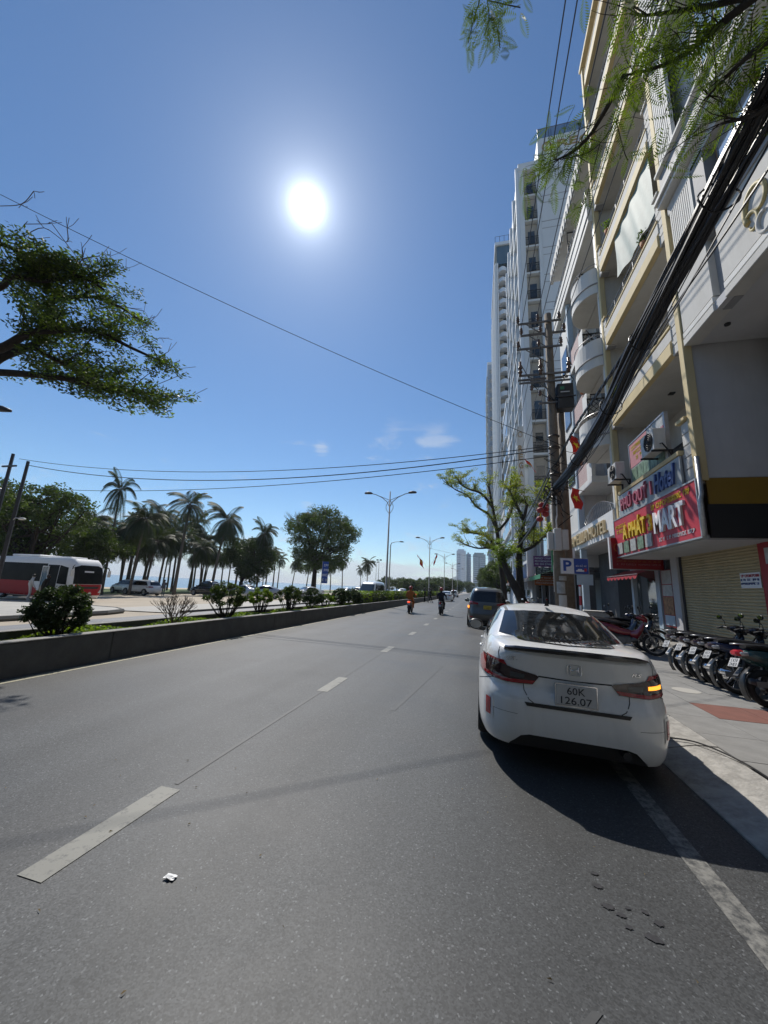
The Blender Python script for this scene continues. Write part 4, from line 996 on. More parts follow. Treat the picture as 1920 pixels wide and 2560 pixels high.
# thick bundle of telephone cables
cb = thing('cable_bundle', 'thick black bundle of telephone cables sagging along the pavement to the power pole', 'cable bundle', (0,0,0))
ctrl = [(2.75,-6,7.1),(2.78,0.5,6.75),(2.80,3.5,6.50),(2.80,4.7,6.36),(2.80,6.6,6.08),(2.80,9.0,5.62),(2.80,12.2,5.46),(2.78,14.05,5.50)]
def smooth_path(c, n):
    c = [Vector(p) for p in c]; out_ = []
    for i in range(len(c)-1):
        p0, p1, p2_, p3 = c[max(i-1,0)], c[i], c[i+1], c[min(i+2,len(c)-1)]
        for k in range(n):
            t = k/n; out_.append(0.5*((2*p1)+(-p0+p2_)*t+(2*p0-5*p1+4*p2_-p3)*t*t+(-p0+3*p1-3*p2_+p3)*t*t*t))
    out_.append(c[-1]); return out_
base = smooth_path(ctrl, 8)
rr = random.Random(11)
for k in range(26):
    ph = rr.uniform(0,2*pi); rad = .145*sqrt(rr.random()); tw = rr.uniform(-.25,.25); r = rr.choice((.012,.016,.02,.028))
    m = MB(); m.tube([p+Vector((cos(ph+tw*p.y),0,sin(ph+tw*p.y)))*rad*(1+.1*sin(p.y*1.7+k)) for p in base], r, 5); m.build('cable', 'cable_black', cb)
for k in range(7):                                       # stragglers that hang below
    ph = rr.uniform(-.5,.5); off = Vector((.12*ph,0,-.20-.06*k))
    m = MB(); m.tube([p+off*(0.55+.45*sin(p.y*.5+k))+Vector((.05*sin(p.y+k),0,.05*sin(p.y*1.3+2*k))) for p in base], rr.choice((.008,.011,.014)), 5); m.build('cable', 'cable_black', cb)
for y in (4.35,8.4,6.6,11.0):
    p = min(base, key=lambda q: abs(q.y-y)); m = MB(); m.tube([p+Vector((.22*cos(a*pi/10)+.03,.02*sin(a),.2*sin(a*pi/10)-.02)) for a in range(20)], .012, 5, closed=True); m.build('cable_ring', 'cable_black', cb)
tw = thing('twisted_cable', 'twisted black service cable running above the thick bundle', 'cable', (0,0,0))
for k in range(3):
    c0 = smooth_path([(2.85,-6,7.6),(2.85,2,7.0),(2.85,5.4,6.50),(2.85,7.6,6.38),(2.85,11.2,6.55),(2.83,14.1,6.35)], 24)
    m = MB(); m.tube([p+Vector((cos(p.y*5+k*2.09),0,sin(p.y*5+k*2.09)))*.024 for p in c0], .017, 5); m.build('strand', 'cable_black', tw)
def wire(a, b, s, r, label, group=None, n=30, mt='cable_black'):
    m = MB(); m.tube(sag(a, b, s, n), r, 5); o = m.build('overhead_wire', mt, None); return tag(o, label, 'wire', group)
wire((2.74,14.3,7.25), (-14.6,6.05,13.2), .28, .010, 'single black wire slanting down across the sky to the power pole', n=40)
LP = (-28.6, 16.0)
wire((2.6,14.3,7.15), (LP[0]+.2,LP[1],8.55), .95, .016, 'topmost of three wires sagging across the road between poles')
wire((2.6,14.3,7.05), (LP[0]+.4,LP[1]+.3,8.25), 1.15, .022, 'middle of three wires sagging across the road between poles')
wire((2.6,14.3,6.75), (LP[0]-6,LP[1]+.6,7.4), 1.0, .016, 'lowest of three wires sagging across the road between poles')
wire((2.7,14.4,6.3), (2.9,40,6.6), .5, .03, 'thick black cable from the power pole down the street, upper one')
wire((2.75,14.4,5.5), (3.0,40,5.9), .7, .06, 'thick black cable from the power pole down the street, lower one')
wire((2.6,14.4,5.9), (3.0,41,6.2), .55, .02, 'thin black cable from the power pole down the street')
wire((4.9,17.7,8.3), (2.9,14.4,7.2), .25, .012, 'thin grey wire from the rounded balconies to the power pole', mt='cable_grey')
wire((-7.6,60,8.2), (3.0,62,6.9), .3, .014, 'thin wire strung from a median lamp to the street trees')
# red lanterns on a line beside the pole
for k, (x, y, z) in enumerate(((2.62,16.6,5.15),(2.74,16.9,5.45),(2.84,16.7,5.0),(2.92,17.1,5.3),(2.7,17.3,4.9),(2.98,17.5,5.55))):
    t = thing('lantern', ['lowest round red paper lantern of the cluster by the power pole','round red lantern upper in the cluster by the power pole','round red lantern hanging nearest the meter boxes','round red lantern half hidden by the power pole','round red lantern at the back of the cluster','topmost round red lantern of the cluster'][k], 'lantern', (x,y,z), 0, 'red lanterns by the power pole')
    m = MB(); m.ball((0,0,0), .15, 12, 8, (1,1,.85)); m.build('globe', 'lantern_red', t, smooth=True); m = MB(); m.cyl((0,0,.12),(0,0,.5),.006,None,4); m.build('string', 'cable_black', t); m = MB(); m.cyl((0,0,-.13),(0,0,-.3),.02,.03,6); m.build('tassel', 'flag_yellow', t)
wire((2.4,16.5,5.55), (3.1,17.7,6.0), .05, .008, 'short line carrying the red lanterns')

# street lamps on the planter
def street_lamp(label, y, x=-7.6, hgt=10.0):
    t = thing('street_lamp', label, 'street lamp', (x,y,.36), 0, 'double arm street lamps on the planter')
    h0 = hgt-.36
    m = MB(); m.tube([(0,0,-.1),(0,0,.5),(0,0,.52),(0,0,h0+.05)], [.13,.13,.095,.05], 10); m.build('post', 'lamp_pole', t, smooth=True)
    for s in (-1,1):
        arm = [(s*.02,0,h0-1.35),(s*.25,0,h0-.9),(s*.75,0,h0-.48),(s*1.35,0,h0-.2),(s*1.75,0,h0-.10)]
        m = MB(); m.tube(arm, .035, 6); m.tube([(s*.03,0,h0-.75),(s*.5,0,h0-.55),(s*.95,0,h0-.36)], .025, 6); m.build('arm', 'lamp_pole', t)
        m = MB(); m.tube([(s*1.66,0,h0-.11),(s*1.8,0,h0-.07),(s*2.05,0,h0-.04),(s*2.32,0,h0-.06),(s*2.40,0,h0-.08)], [.06,.11,.13,.10,.04], 8); hd = m.build('lamp_head', 'metal_dark', t, smooth=True); hd.scale = (1,1.3,1)
        m = MB(); m.tube([(s*(.33*sin(pi*q/12)),0,h0-2.0+1.25*q/12) for q in range(13)], .025, 6); m.build('scroll', 'lamp_pole', t)
    return t
for k, y in enumerate((31.2,60.3,88.5,118,147)):
    street_lamp(['nearest double arm street lamp standing in the planter','second double arm street lamp on the planter, behind the flags','third double arm street lamp on the planter down the road','fourth double arm street lamp on the planter, small','farthest and smallest double arm street lamp on the planter'][k], y)
def side_lamp(label, loc, rz, hgt, arm):
    t = thing('street_lamp', label, 'street lamp', loc, rz, 'single arm street lamps across the road')
    m = MB(); m.tube([(0,0,-.1),(0,0,hgt-.6),(.15,0,hgt-.25),(arm*.5,0,hgt-.05),(arm,0,hgt)], [.11,.08,.06,.045,.04], 8); m.build('post', 'lamp_pole', t, smooth=True)
    m = MB(); m.tube([(arm-.05,0,hgt),(arm+.1,0,hgt+.02),(arm+.4,0,hgt),(arm+.7,0,hgt-.04)], [.05,.11,.12,.05], 8); m.build('lamp_head', 'metal_dark', t, smooth=True)
    return t
side_lamp('street lamp head reaching in at the picture edge under the big tree', (-18.6,7.2,gz(-18.6)), radians(25), 7.3, 2.2)
side_lamp('thin single arm street lamp across the road behind the nearest double lamp', (-14.6,62,gz(-14.6)), 0, 9.5, 1.6)
for k, (x, y, hh) in enumerate(((-40,150,13.0),(-52,190,15))):
    t = thing('floodlight_mast', ['slim floodlight mast rising behind the white van','second slim floodlight mast further along the park'][k], 'light mast', (x,y,gz(x))); m = MB(); m.tube([(0,0,0),(0,0,hh)], [.16,.08], 8); m.build('mast', 'lamp_pole', t); part(t, 'floodlight', 'metal_dark', (-1.1,-.3,-.25,.25,hh,hh+.5)); part(t, 'floodlight', 'metal_dark', (.3,1.1,-.25,.25,hh,hh+.5))
# pair of poles across the road
lp = thing('utility_pole', 'leaning square pole with a cabinet at the picture edge', 'utility pole', (LP[0]-.55,LP[1],gz(LP[0]))); m = MB(); m.tube([(0,0,0),(.1,0,9.3)], [.15,.10], 4); m.build('shaft', 'metal_dark', lp); part(lp, 'cabinet', 'galvanised', (-.75,-.1,-.25,.2,5.0,7.0), bevel=.02); part(lp, 'crossarm', 'metal_dark', (-.5,.75,-.1,-.02,8.4,8.5))
lp = thing('utility_pole', 'second square pole carrying the road crossing wires', 'utility pole', (LP[0]+.25,LP[1]+.4,gz(LP[0]))); m = MB(); m.tube([(0,0,0),(.12,0,8.9)], [.15,.10], 4); m.build('shaft', 'metal_dark', lp)
m = MB(); m.tube([(.05,0,5.0),(.4,-.1,5.15),(.9,-.1,5.1)], .03, 6); m.build('lamp_arm', 'galvanised', lp); m = MB(); m.ball((1.0,-.1,5.08), .16, 10, 6, (1.6,1,.5)); m.build('lamp_head', 'box_white', lp, smooth=True)
# flags
def flag(label, pole_a, pole_b, size, hang, seed):
    t = thing('flag', label, 'flag', pole_a, 0, 'red flags with a yellow star')
    a, b = Vector((0,0,0)), Vector(pole_b)-Vector(pole_a)
    m = MB(); m.cyl(a, b, .014, None, 6); m.build('staff', 'wood', t)
    w_, h_ = size; rr = random.Random(seed); n = 14; rows = []
    d = (b-a).normalized(); top = b; ex = Vector(hang).normalized()
    def P(u, v):
        p = top-d*(v*h_)+ex*(u*w_)
        return p+Vector((.06*sin(u*7+v*2+seed),.10*sin(u*6+seed)*u+.04*sin(v*6),-.05*u*u*w_-.03*sin(u*9+v*3)))*w_
    m = MB(); m.grid([[P(i/n,j/8) for i in range(n+1)] for j in range(9)]); cl_ = m.build('cloth', 'flag_red', t, smooth=True)
    m = MB()
    for side in (-1,1):
        pts = []
        for k in range(10):
            r = .30 if k % 2 == 0 else .118; q = pi/2+k*pi/5; pts.append((.5+r*cos(q)*h_/w_, .5-r*sin(q)))
        c = P(.5,.5); nn = (P(.6,.5)-P(.4,.5)).cross(P(.5,.6)-P(.5,.4)).normalized()*.012*side
        vs_ = [c+nn*1.6]+[P(u,v)+nn for u, v in pts]
        m.add(vs_, [(0,1+k,1+(k+1)%10) for k in range(10)])
    m.build('star', 'flag_yellow', cl_)
    return t
flag('large red flag with yellow star hanging below the rounded balconies', (4.93,18.7,6.5), (4.2,18.1,6.55), (.95,.62), (0.05,-.1,-1), 1)
flag('red flag with yellow star at the upper rounded balcony, behind the cables', (4.93,18.4,8.9), (4.25,17.9,9.1), (.9,.6), (0.05,-.1,-1), 2)
flag('small red flag on the pale tower further down the street', (4.6,33.4,12.6), (4.0,32.6,13.3), (1.1,.75), (.6,-.1,-.75), 3)
flag('red flag flying left of the second median lamp', (-7.65,58.0,5.0), (-9.2,57.8,6.9), (1.5,1.0), (.35,0,-1), 4)
flag('narrow red flag flying right of the second median lamp', (-7.5,60.2,5.2), (-6.3,60.2,7.4), (1.3,.9), (-.2,.1,-1), 5)
# vertical blue banner in front of the big tree
bn = thing('banner', 'upright dark blue banner on a post in front of the big tree', 'banner', (-22.0,50.5,gz(-22))); m = MB(); m.cyl((0,0,0),(0,0,5.2),.05,None,6); m.build('post', 'lamp_pole', bn); part(bn, 'cloth', 'sign_blue', (.05,.95,-.02,.02,2.0,5.1))
for k in range(4): fake_lines(bn, -.024, .12, .88, 4.4-k*.7, .34, 'sign_white', 140+k, axis='y')
ac_unit('outdoor air conditioner unit on the ledge beside the mart pier', (4.60,11.15,5.56), 0)
ac_unit('outdoor air conditioner unit at the far end of the mart ledge', (4.62,14.05,5.62), 0)
ac_unit('outdoor air conditioner unit behind the upper pink brick parapet', (5.35,19.2,15.0), 0)
ac_unit('outdoor air conditioner unit behind the middle pink brick parapet', (5.35,19.2,11.6), 0)
ac_unit('outdoor air conditioner unit low on the grey shophouse wall', (4.75,28.0,3.6), 0)
# hanging red shop sign facing up the street, under the mart sign
rs = thing('shop_sign', 'dark red hanging shop sign square to the street below the mart sign', 'sign', (0,14.98,0))
part(rs, 'panel', 'sign_dark_red', (4.70,6.30,-.05,.05,2.64,3.75)); part(rs, 'edge', 'sign_white', (4.64,4.70,-.07,.07,2.62,3.77)); part(rs, 'bottom_edge', 'metal_grey', (4.70,6.30,-.055,.055,2.615,2.638))
letters('lettering', 'CT', face_south(4.78,-.055,3.25), 'sign_orange', rs, .30, .3, .004, .02)
for k in range(4): fake_lines(rs, -.052, 4.85, 6.2, 3.1-k*.11, .06, 'sign_orange' if k < 3 else 'cloth_pink', 60+k, axis='y')
aw = thing('awning', 'scalloped red awning over the shop doors behind the parked motorbikes', 'awning', (0,0,0))
m = MB(); rows = []
for i in range(41): 
    y = 15.1+i*.08; rows.append([(6.2,y,2.75),(5.55,y,2.5),(5.5,y,2.40-.09*abs(sin(i*pi/5)))])
m.grid(rows); m.build('fabric', 'sign_dark_red', aw); m = MB(); m.cyl((5.52,15.1,2.49),(5.52,18.3,2.49),.015,None,5); m.build('frame', 'metal_grey', aw)
for k, (y0, y1, mt, lab) in enumerate(((23.0,27.6,'sign_green','dark green shop awning past the white hotel'),(28.2,32.4,'cloth_grey','grey shop awning behind the leaning trunk'),(33.0,37.2,'terracotta','brown shop awning under the pale tower'),(38.5,44.0,'sign_blue','dark blue shop awning farther along the pavement'),(45.0,51,'cloth_grey','last grey awning before the far street trees'))):
    t = thing('awning', lab, 'awning', (0,0,0)); m = MB(); m.grid([[(5.0,y0,3.3),(5.0,y1,3.3)],[(3.5,y0,2.75),(3.5,y1,2.75)],[(3.48,y0,2.5),(3.48,y1,2.5)]]); m.build('fabric', mt, t)
    for yy in (y0+.1,(y0+y1)/2,y1-.1):
        m = MB(); m.cyl((3.5,yy,2.74),(5.0,yy,3.28),.018,None,5); m.build('strut', 'metal_dark', t)
# signs of the shops further along
SG = (('purple shop sign beside the leaning street tree','sign_purple',(3.6,4.9,26.2,26.3,3.4,4.1)),('orange lit menu sign under the purple one','sign_orange',(3.6,4.9,26.0,26.1,2.2,2.8)),('green and white upright shop banner near the power pole','sign_green',(3.5,3.9,19.5,19.56,2.7,4.6)),('white upright shop sign with red lettering near the power pole','sign_white',(3.75,4.25,18.2,18.26,2.6,3.7)),('dark menu board above the orange sign','metal_dark',(3.7,4.9,26.1,26.2,2.85,3.35)),('red and yellow poster board at the foot of the power pole','sign_red',(2.5,3.1,17.5,17.56,.25,1.0)),('grey plastic sheet hung as a blind beside the power pole','plastic_sheet',(3.25,3.85,17.8,17.84,1.75,2.9)),('turquoise awning sign behind the trunks','pale_blue',(3.9,4.9,44,44.1,3.2,4.6)),('small orange shop sign far along the pavement','sign_orange',(3.8,4.9,52,52.1,2.6,3.3)))
for k, (lab, mt, bx_) in enumerate(SG):
    t = thing('shop_sign', lab, 'sign', ((bx_[0]+bx_[1])/2,bx_[2],bx_[4])); cx_ = (bx_[0]+bx_[1])/2
    part(t, 'panel', mt, (bx_[0]-cx_,bx_[1]-cx_,0,bx_[3]-bx_[2],0,bx_[5]-bx_[4]))
    part(t, 'bracket', 'metal_dark', (bx_[1]-cx_,5.25-cx_ if bx_[0] > 3.4 else bx_[1]-cx_+.05,.02,.05,.1,.13))
    hh = bx_[5]-bx_[4]; ww = bx_[1]-bx_[0]
    if mt not in ('plastic_sheet',):
        for q in range(3): fake_lines(t, -.003, -ww/2+.08, ww/2-.08, hh*(.7-.27*q), min(.16,hh*.16), 'sign_white' if mt not in ('sign_white',) else 'sign_red', 80+k*5+q, axis='y')
LIMBS = [[(-13.85, 5.81, 7.11), (-12.96, 6.25, 7.64), (-12.35, 6.43, 8.17), (-11.86, 6.68, 8.37), (-11.05, 7.26, 8.68), (-10.41, 7.93, 8.52), (-9.85, 8.39, 8.35)], [(-13.92, 6.12, 6.57), (-13.35, 6.49, 7.56), (-13.0, 6.77, 8.01), (-12.81, 7.06, 8.56), (-12.69, 7.0, 9.27), (-12.57, 6.94, 9.73), (-11.97, 7.53, 10.29), (-11.61, 8.17, 10.39), (-11.25, 8.64, 10.22)], [(-13.01, 5.68, 6.45), (-12.27, 6.05, 6.7), (-11.29, 6.8, 6.9), (-10.62, 7.4, 6.94), (-9.98, 7.87, 6.98), (-9.36, 8.26, 6.98)], [(-14.3, 5.68, 8.83), (-13.28, 6.04, 9.52), (-12.87, 6.03, 9.79), (-12.31, 6.45, 9.93), (-11.55, 6.83, 10.32), (-11.12, 7.26, 10.16)], [(-14.24, 6.08, 7.58), (-13.01, 6.72, 8.06), (-12.49, 7.09, 7.93), (-11.91, 7.64, 7.68), (-11.22, 8.25, 7.7)], [(-13.6, 5.55, 10.16), (-12.87, 5.61, 10.46), (-12.51, 5.98, 10.37), (-12.2, 6.45, 10.09)]]
TWIGS = [[(-11.86, 5.56, 10.44), (-11.49, 5.72, 10.81), (-11.29, 6.16, 10.77), (-11.14, 6.02, 11.06)], [(-11.33, 5.78, 10.97), (-11.25, 6.55, 10.56), (-11.09, 6.44, 10.83)], [(-11.53, 6.63, 10.13), (-11.21, 6.58, 10.58), (-10.9, 6.76, 10.83)], [(-11.26, 7.06, 10.14), (-10.91, 7.15, 10.51), (-10.68, 6.93, 10.96)], [(-10.91, 7.15, 10.51), (-10.5, 7.32, 10.86)], [(-10.97, 7.72, 9.95), (-10.54, 8.17, 10.07)], [(-11.88, 4.98, 10.74), (-11.57, 5.21, 11.01), (-11.27, 5.22, 11.36)], [(-11.01, 8.31, 9.31), (-10.45, 8.43, 9.93)], [(-10.99, 8.57, 9.05), (-10.44, 8.81, 9.54)], [(-10.79, 8.98, 8.85), (-10.37, 9.15, 9.23)], [(-10.84, 9.41, 8.2), (-10.33, 9.68, 8.63)], [(-10.87, 9.58, 7.92), (-10.63, 9.89, 7.83)], [(-11.74, 5.44, 10.67), (-11.39, 5.73, 10.93)]]
T1 = [[(2.51, 38.0, 0.94), (2.33, 38.0, 3.2), (2.07, 38.0, 5.53), (1.91, 38.0, 7.52), (1.52, 38.0, 9.98), (1.15, 38.0, 12.3)], [(1.91, 38.0, 7.52), (1.25, 38.5, 9.25), (-0.14, 39.0, 10.42), (-0.98, 39.5, 11.65), (-2.28, 40.0, 12.48), (-3.08, 40.0, 13.1)], [(1.52, 38.0, 9.98), (0.46, 37.5, 11.33), (-0.91, 37.0, 11.77), (-1.69, 36.5, 12.23), (-1.5, 36.5, 12.77)], [(2.07, 38.0, 5.53), (1.17, 37.0, 5.79), (-0.14, 36.5, 5.71), (-1.64, 36.0, 6.2)], [(1.91, 38.0, 7.52), (3.11, 37.5, 9.05), (3.49, 37.0, 10.95), (4.08, 37.0, 12.56)], [(2.07, 38.0, 5.33), (1.11, 38.5, 6.97), (0.05, 39.0, 7.45), (-1.37, 39.0, 7.64)]]
T2 = [[(3.37, 27.0, 0.43), (2.77, 27.0, 1.44), (2.09, 27.2, 2.76), (1.75, 27.4, 3.73)], [(2.95, 28.0, 1.17), (2.9, 28.0, 2.54), (2.88, 28.0, 3.95), (3.03, 28.0, 5.39), (3.29, 28.0, 6.86), (3.54, 28.0, 8.06)], [(3.03, 28.0, 5.39), (3.75, 27.5, 6.19), (4.24, 27.0, 7.24), (4.57, 26.5, 7.98), (4.76, 26.0, 8.55)], [(3.29, 28.0, 6.86), (2.81, 28.5, 8.18), (2.45, 29.0, 9.41)], [(2.95, 28.0, 4.53), (3.91, 28.0, 4.98), (4.6, 28.0, 5.7)]]
OV = [(2.18, 3.61, 7.43), (1.78, 3.47, 7.89), (1.69, 3.69, 7.79), (2.42, 3.4, 7.22), (2.62, 3.56, 6.77), (2.4, 3.77, 6.99), (2.27, 3.96, 7.16), (2.54, 3.12, 6.83), (2.05, 3.83, 7.47), (2.71, 3.62, 6.41), (1.73, 3.85, 7.55), (2.49, 3.8, 6.66)]
OVB = [[(2.69, 2.71, 6.86), (2.5, 3.02, 7.03), (2.35, 3.27, 7.21), (2.21, 3.51, 7.36), (1.98, 3.65, 7.48), (1.7, 3.74, 7.63)], [(2.5, 3.02, 7.03), (2.18, 3.22, 7.42), (1.72, 3.33, 7.75)], [(2.65, 3.11, 6.65), (2.52, 3.38, 6.81), (2.39, 3.69, 6.91)], [(1.7, 3.74, 7.63), (1.51, 4.3, 7.69), (1.31, 4.5, 7.71), (1.13, 4.62, 7.78)], [(2.83, 3.28, 6.31), (2.71, 3.52, 6.35), (2.51, 3.72, 6.58)]]
SP = [[(0.12, 3.04, 8.56), (0.14, 3.2, 8.49), (0.16, 3.32, 8.43), (0.11, 3.43, 8.38)], [(0.08, 3.04, 8.57), (0.05, 3.18, 8.5), (-0.02, 3.3, 8.45), (-0.09, 3.45, 8.37)], [(0.16, 3.32, 8.43), (0.24, 3.37, 8.41), (0.3, 3.55, 8.31)], [(0.14, 3.2, 8.49), (0.33, 3.26, 8.46), (0.52, 3.31, 8.42)]]
SP2 = [[(1.74, 4.16, 7.59), (1.62, 4.39, 7.59), (1.45, 4.47, 7.58), (1.15, 4.5, 7.61)], [(1.62, 4.39, 7.59), (1.58, 4.65, 7.4), (1.53, 4.88, 7.22), (1.43, 4.92, 7.21)], [(1.74, 4.16, 7.59), (1.9, 4.4, 7.37), (1.96, 4.46, 7.3)]]

# ---------------------------------------------------------------- plants
NR = np.random.default_rng(5)
def np_mesh(name, V, k):
    """V: (n,k,3) faces of k corners, as one mesh"""
    n = len(V); me = bpy.data.meshes.new(name); me.vertices.add(n*k); me.vertices.foreach_set('co', V.reshape(-1).astype(np.float32))
    me.loops.add(n*k); me.loops.foreach_set('vertex_index', np.arange(n*k, dtype=np.int32))
    me.polygons.add(n); me.polygons.foreach_set('loop_start', np.arange(0, n*k, k, dtype=np.int32)); me.polygons.foreach_set('loop_total', np.full(n, k, dtype=np.int32))
    me.update(calc_edges=True); return me
def rand_dirs(n, flat=0.0, rng=NR):
    d = rng.normal(size=(n,3)); d[:,2] *= (1-flat); return d/np.linalg.norm(d, axis=1, keepdims=True)
def leaf_quads(C_, size, aspect=0.45, flat=0.3, rng=NR, dirs=None, jit=0.35):
    """a diamond leaf at each centre"""
    n = len(C_); a = rand_dirs(n, flat, rng) if dirs is None else dirs
    b = np.cross(a, rand_dirs(n, 0, rng)); b /= np.linalg.norm(b, axis=1, keepdims=True)+1e-9
    s = size*(1+jit*rng.uniform(-1,1,(n,1)))
    return np.stack([C_-a*s*.5, C_+b*s*aspect*.5-a*s*.05, C_+a*s*.5, C_-b*s*aspect*.5-a*s*.05], axis=1)
def clumps(centers, rad, per, size, aspect=.45, flat=.3, rng=NR, squash=.7):
    C_ = np.asarray(centers, float); n = len(C_)
    rad = np.broadcast_to(np.asarray(rad, float), (n,))
    d = rng.normal(size=(n,per,3)); d /= np.linalg.norm(d, axis=2, keepdims=True); r = rng.uniform(0.15,1,(n,per,1))**0.6
    P = C_[:,None,:]+d*r*rad[:,None,None]*np.array([1,1,squash])
    return leaf_quads(P.reshape(-1,3), size, aspect, flat, rng)
def leaf_obj(name, V, mt, parent): return obj(name, np_mesh(name, V, V.shape[1]), mt, parent)
def limb(m, pts, r0, r1, n=7): m.tube(smooth_path(pts, 5), list(np.linspace(r0, r1, (len(pts)-1)*5+1)), n)
def branchlets(m, path, rr, n, ln, r, tips, droop=-.05, up_=.25, steps=4):
    P = smooth_path(path, 5)
    for k in range(n):
        i = rr.randrange(int(len(P)*.3), len(P)); p = P[i].copy(); t = (P[min(i+1,len(P)-1)]-P[max(i-1,0)]).normalized()
        d = (t*.6+Vector((rr.uniform(-1,1),rr.uniform(-1,1),rr.uniform(-.5,1)+up_))).normalized(); pts = [p.copy()]
        for s in range(steps):
            d = (d+Vector((rr.uniform(-.35,.35),rr.uniform(-.35,.35),rr.uniform(-.25,.25)+droop))).normalized(); p = p+d*ln/steps*rr.uniform(.7,1.3); pts.append(p.copy()); tips.append(p.copy())
        m.tube(pts, list(np.linspace(r, r*.3, len(pts))), 5)

# big tree whose boughs reach in from beyond the left edge
rr = random.Random(21)
lt = thing('rain_tree', 'large spreading tree reaching in above the road from the picture edge', 'tree', (-19.5,4.2,gz(-19.5)))
def loc_pts(pts, o): return [Vector(p)-Vector(o.location) for p in pts]
m = MB(); o_ = Vector(lt.location)
m.tube([Vector((0,0,-.3)),Vector((.1,.1,1.5)),Vector((.5,.2,3.2)),Vector((1.6,.5,4.9))], [.55,.42,.38,.32], 12)
limbs = [loc_pts(l, lt) for l in LIMBS]; tips = []
for k, l in enumerate(limbs):
    limb(m, [Vector((1.4,.45,4.7)), Vector((1.4,.45,4.7)).lerp(l[0],.55)+Vector((0,0,.3))]+l, .17-.012*k, .03)
    branchlets(m, l, rr, 22, 1.0, .02, tips, -.05, .1)
m.build('trunk', 'bark', lt, smooth=True)
tw = MB()
for l in TWIGS:
    p = loc_pts(l, lt); tw.tube(smooth_path(p,4), .012, 4)
    for q in p[1:]:
        for s in range(3):
            d = Vector((rr.uniform(-.5,.9),rr.uniform(-.3,.6),rr.uniform(-.4,.8))); tw.tube([q, q+d*.25, q+d*.45+Vector((0,0,rr.uniform(-.1,.15)))], .007, 4)
for k in range(60):
    q = tips[rr.randrange(len(tips))]; d = Vector((rr.uniform(-.2,1),rr.uniform(0,1),rr.uniform(-.2,.7))); tw.tube([q, q+d*.35, q+d*.7+Vector((0,0,rr.uniform(-.2,.3)))], .008, 4)
tw.build('bare_twigs', 'bark_pale', lt)['kind'] = 'stuff'
tips = [t for t in tips if t.z+o_.z < 10.9]
tips = [t for t in tips if rr.random() < .8]
V = clumps([tuple(t) for t in tips], .40, 44, .125, .36, .55, squash=.42)
leaf_obj('crown', V, 'leaf_mid', lt)
V = clumps([tuple(t) for t in tips[::3]], .42, 36, .125, .36, .55, squash=.42); leaf_obj('young_leaves', V, 'leaf_fresh', lt)  # light through the crown put into the brighter colour of these clumps

def crown_tree(name, label, loc, rad, zc, n_cl, cl_r, per, leaf, lm, trunk_r=.3, group=None, seed=1, asp=.45, core=True, lean=(0,0), shape=.75, stems=7):
    """trunk with limbs that run out to leaf clumps filling an uneven ellipsoid"""
    rr = random.Random(seed); rng = np.random.default_rng(seed)
    t = thing(name, label, 'tree', loc, 0, group); m = MB()
    zt = zc-rad[2]*.75
    fork = Vector((lean[0]*.5,lean[1]*.5,max(1.0,zt*.8)))
    m.tube([(0,0,-.3),(lean[0]*.2,lean[1]*.2,fork.z*.5),tuple(fork)], [trunk_r*1.3,trunk_r,trunk_r*.85], 9)
    cs = []
    while len(cs) < n_cl:
        p = rng.uniform(-1,1,3); q = np.linalg.norm(p)
        if q > 1 or (q < .45 and rr.random() < .6): continue
        lump = 1+.22*sin(3.1*p[0]+seed)+.18*sin(4.3*p[1]+2*seed)+.15*sin(5*p[2])
        if q > .85*lump: continue
        p = p*np.array(rad); 
        cs.append((p[0]+lean[0],p[1]+lean[1],p[2]+zc))
    cs = np.array(cs)
    for k in range(stems):
        tgt = Vector(cs[rng.integers(len(cs))]); mid = fork.lerp(tgt,.5)+Vector((rr.uniform(-.3,.3),rr.uniform(-.3,.3),rr.uniform(0,.6)))
        m.tube(smooth_path([fork,mid,tgt],4), list(np.linspace(trunk_r*.5,.04,9)), 6)
        for s in range(2):
            t2 = Vector(cs[rng.integers(len(cs))]); m.tube([mid,mid.lerp(t2,.6)+Vector((0,0,.2)),t2], [trunk_r*.22,.06,.025], 5)
    m.build('trunk', 'bark', t, smooth=True)
    V = clumps(cs, cl_r*rng.uniform(.7,1.3,len(cs)), per, leaf, asp, .25, rng, .7)
    leaf_obj('crown', V, lm, t)
    return t
crown_tree('park_tree', 'big dark leafy tree beyond the red bus', (-38,23.8,gz(-38)), (4.8,4.8,4.5), 6.4, 120, .95, 110, .28, 'leaf_mid', .35, 'trees in the seaside park', 3, stems=12)
crown_tree('park_tree', 'second dark tree rising behind the red bus', (-44,25.5,gz(-44)), (5,5,4.2), 6.2, 130, 1.1, 130, .34, 'leaf_dark', .35, 'trees in the seaside park', 4, stems=10)
crown_tree('park_tree', 'dark bushy tree among the palms behind the bus', (-41,31.5,gz(-41)), (3.6,3.6,3.0), 4.9, 80, .95, 130, .30, 'leaf_mid', .28, 'trees in the seaside park', 5)
crown_tree('park_tree', 'dense round dark green tree between the palms and the large crown', (-38,54.5,gz(-38)), (5.0,5.0,4.5), 5.8, 140, 1.05, 140, .32, 'leaf_dark', .35, 'trees in the seaside park', 6)
bt = crown_tree('park_tree', 'largest round crowned tree across the road with pale bare top twigs', (-33,72,gz(-33)), (9.0,9.0,6.9), 11.4, 260, 1.45, 120, .40, 'leaf_mid', .5, 'trees in the seaside park', 7, stems=18)
m = MB(); rr = random.Random(9)
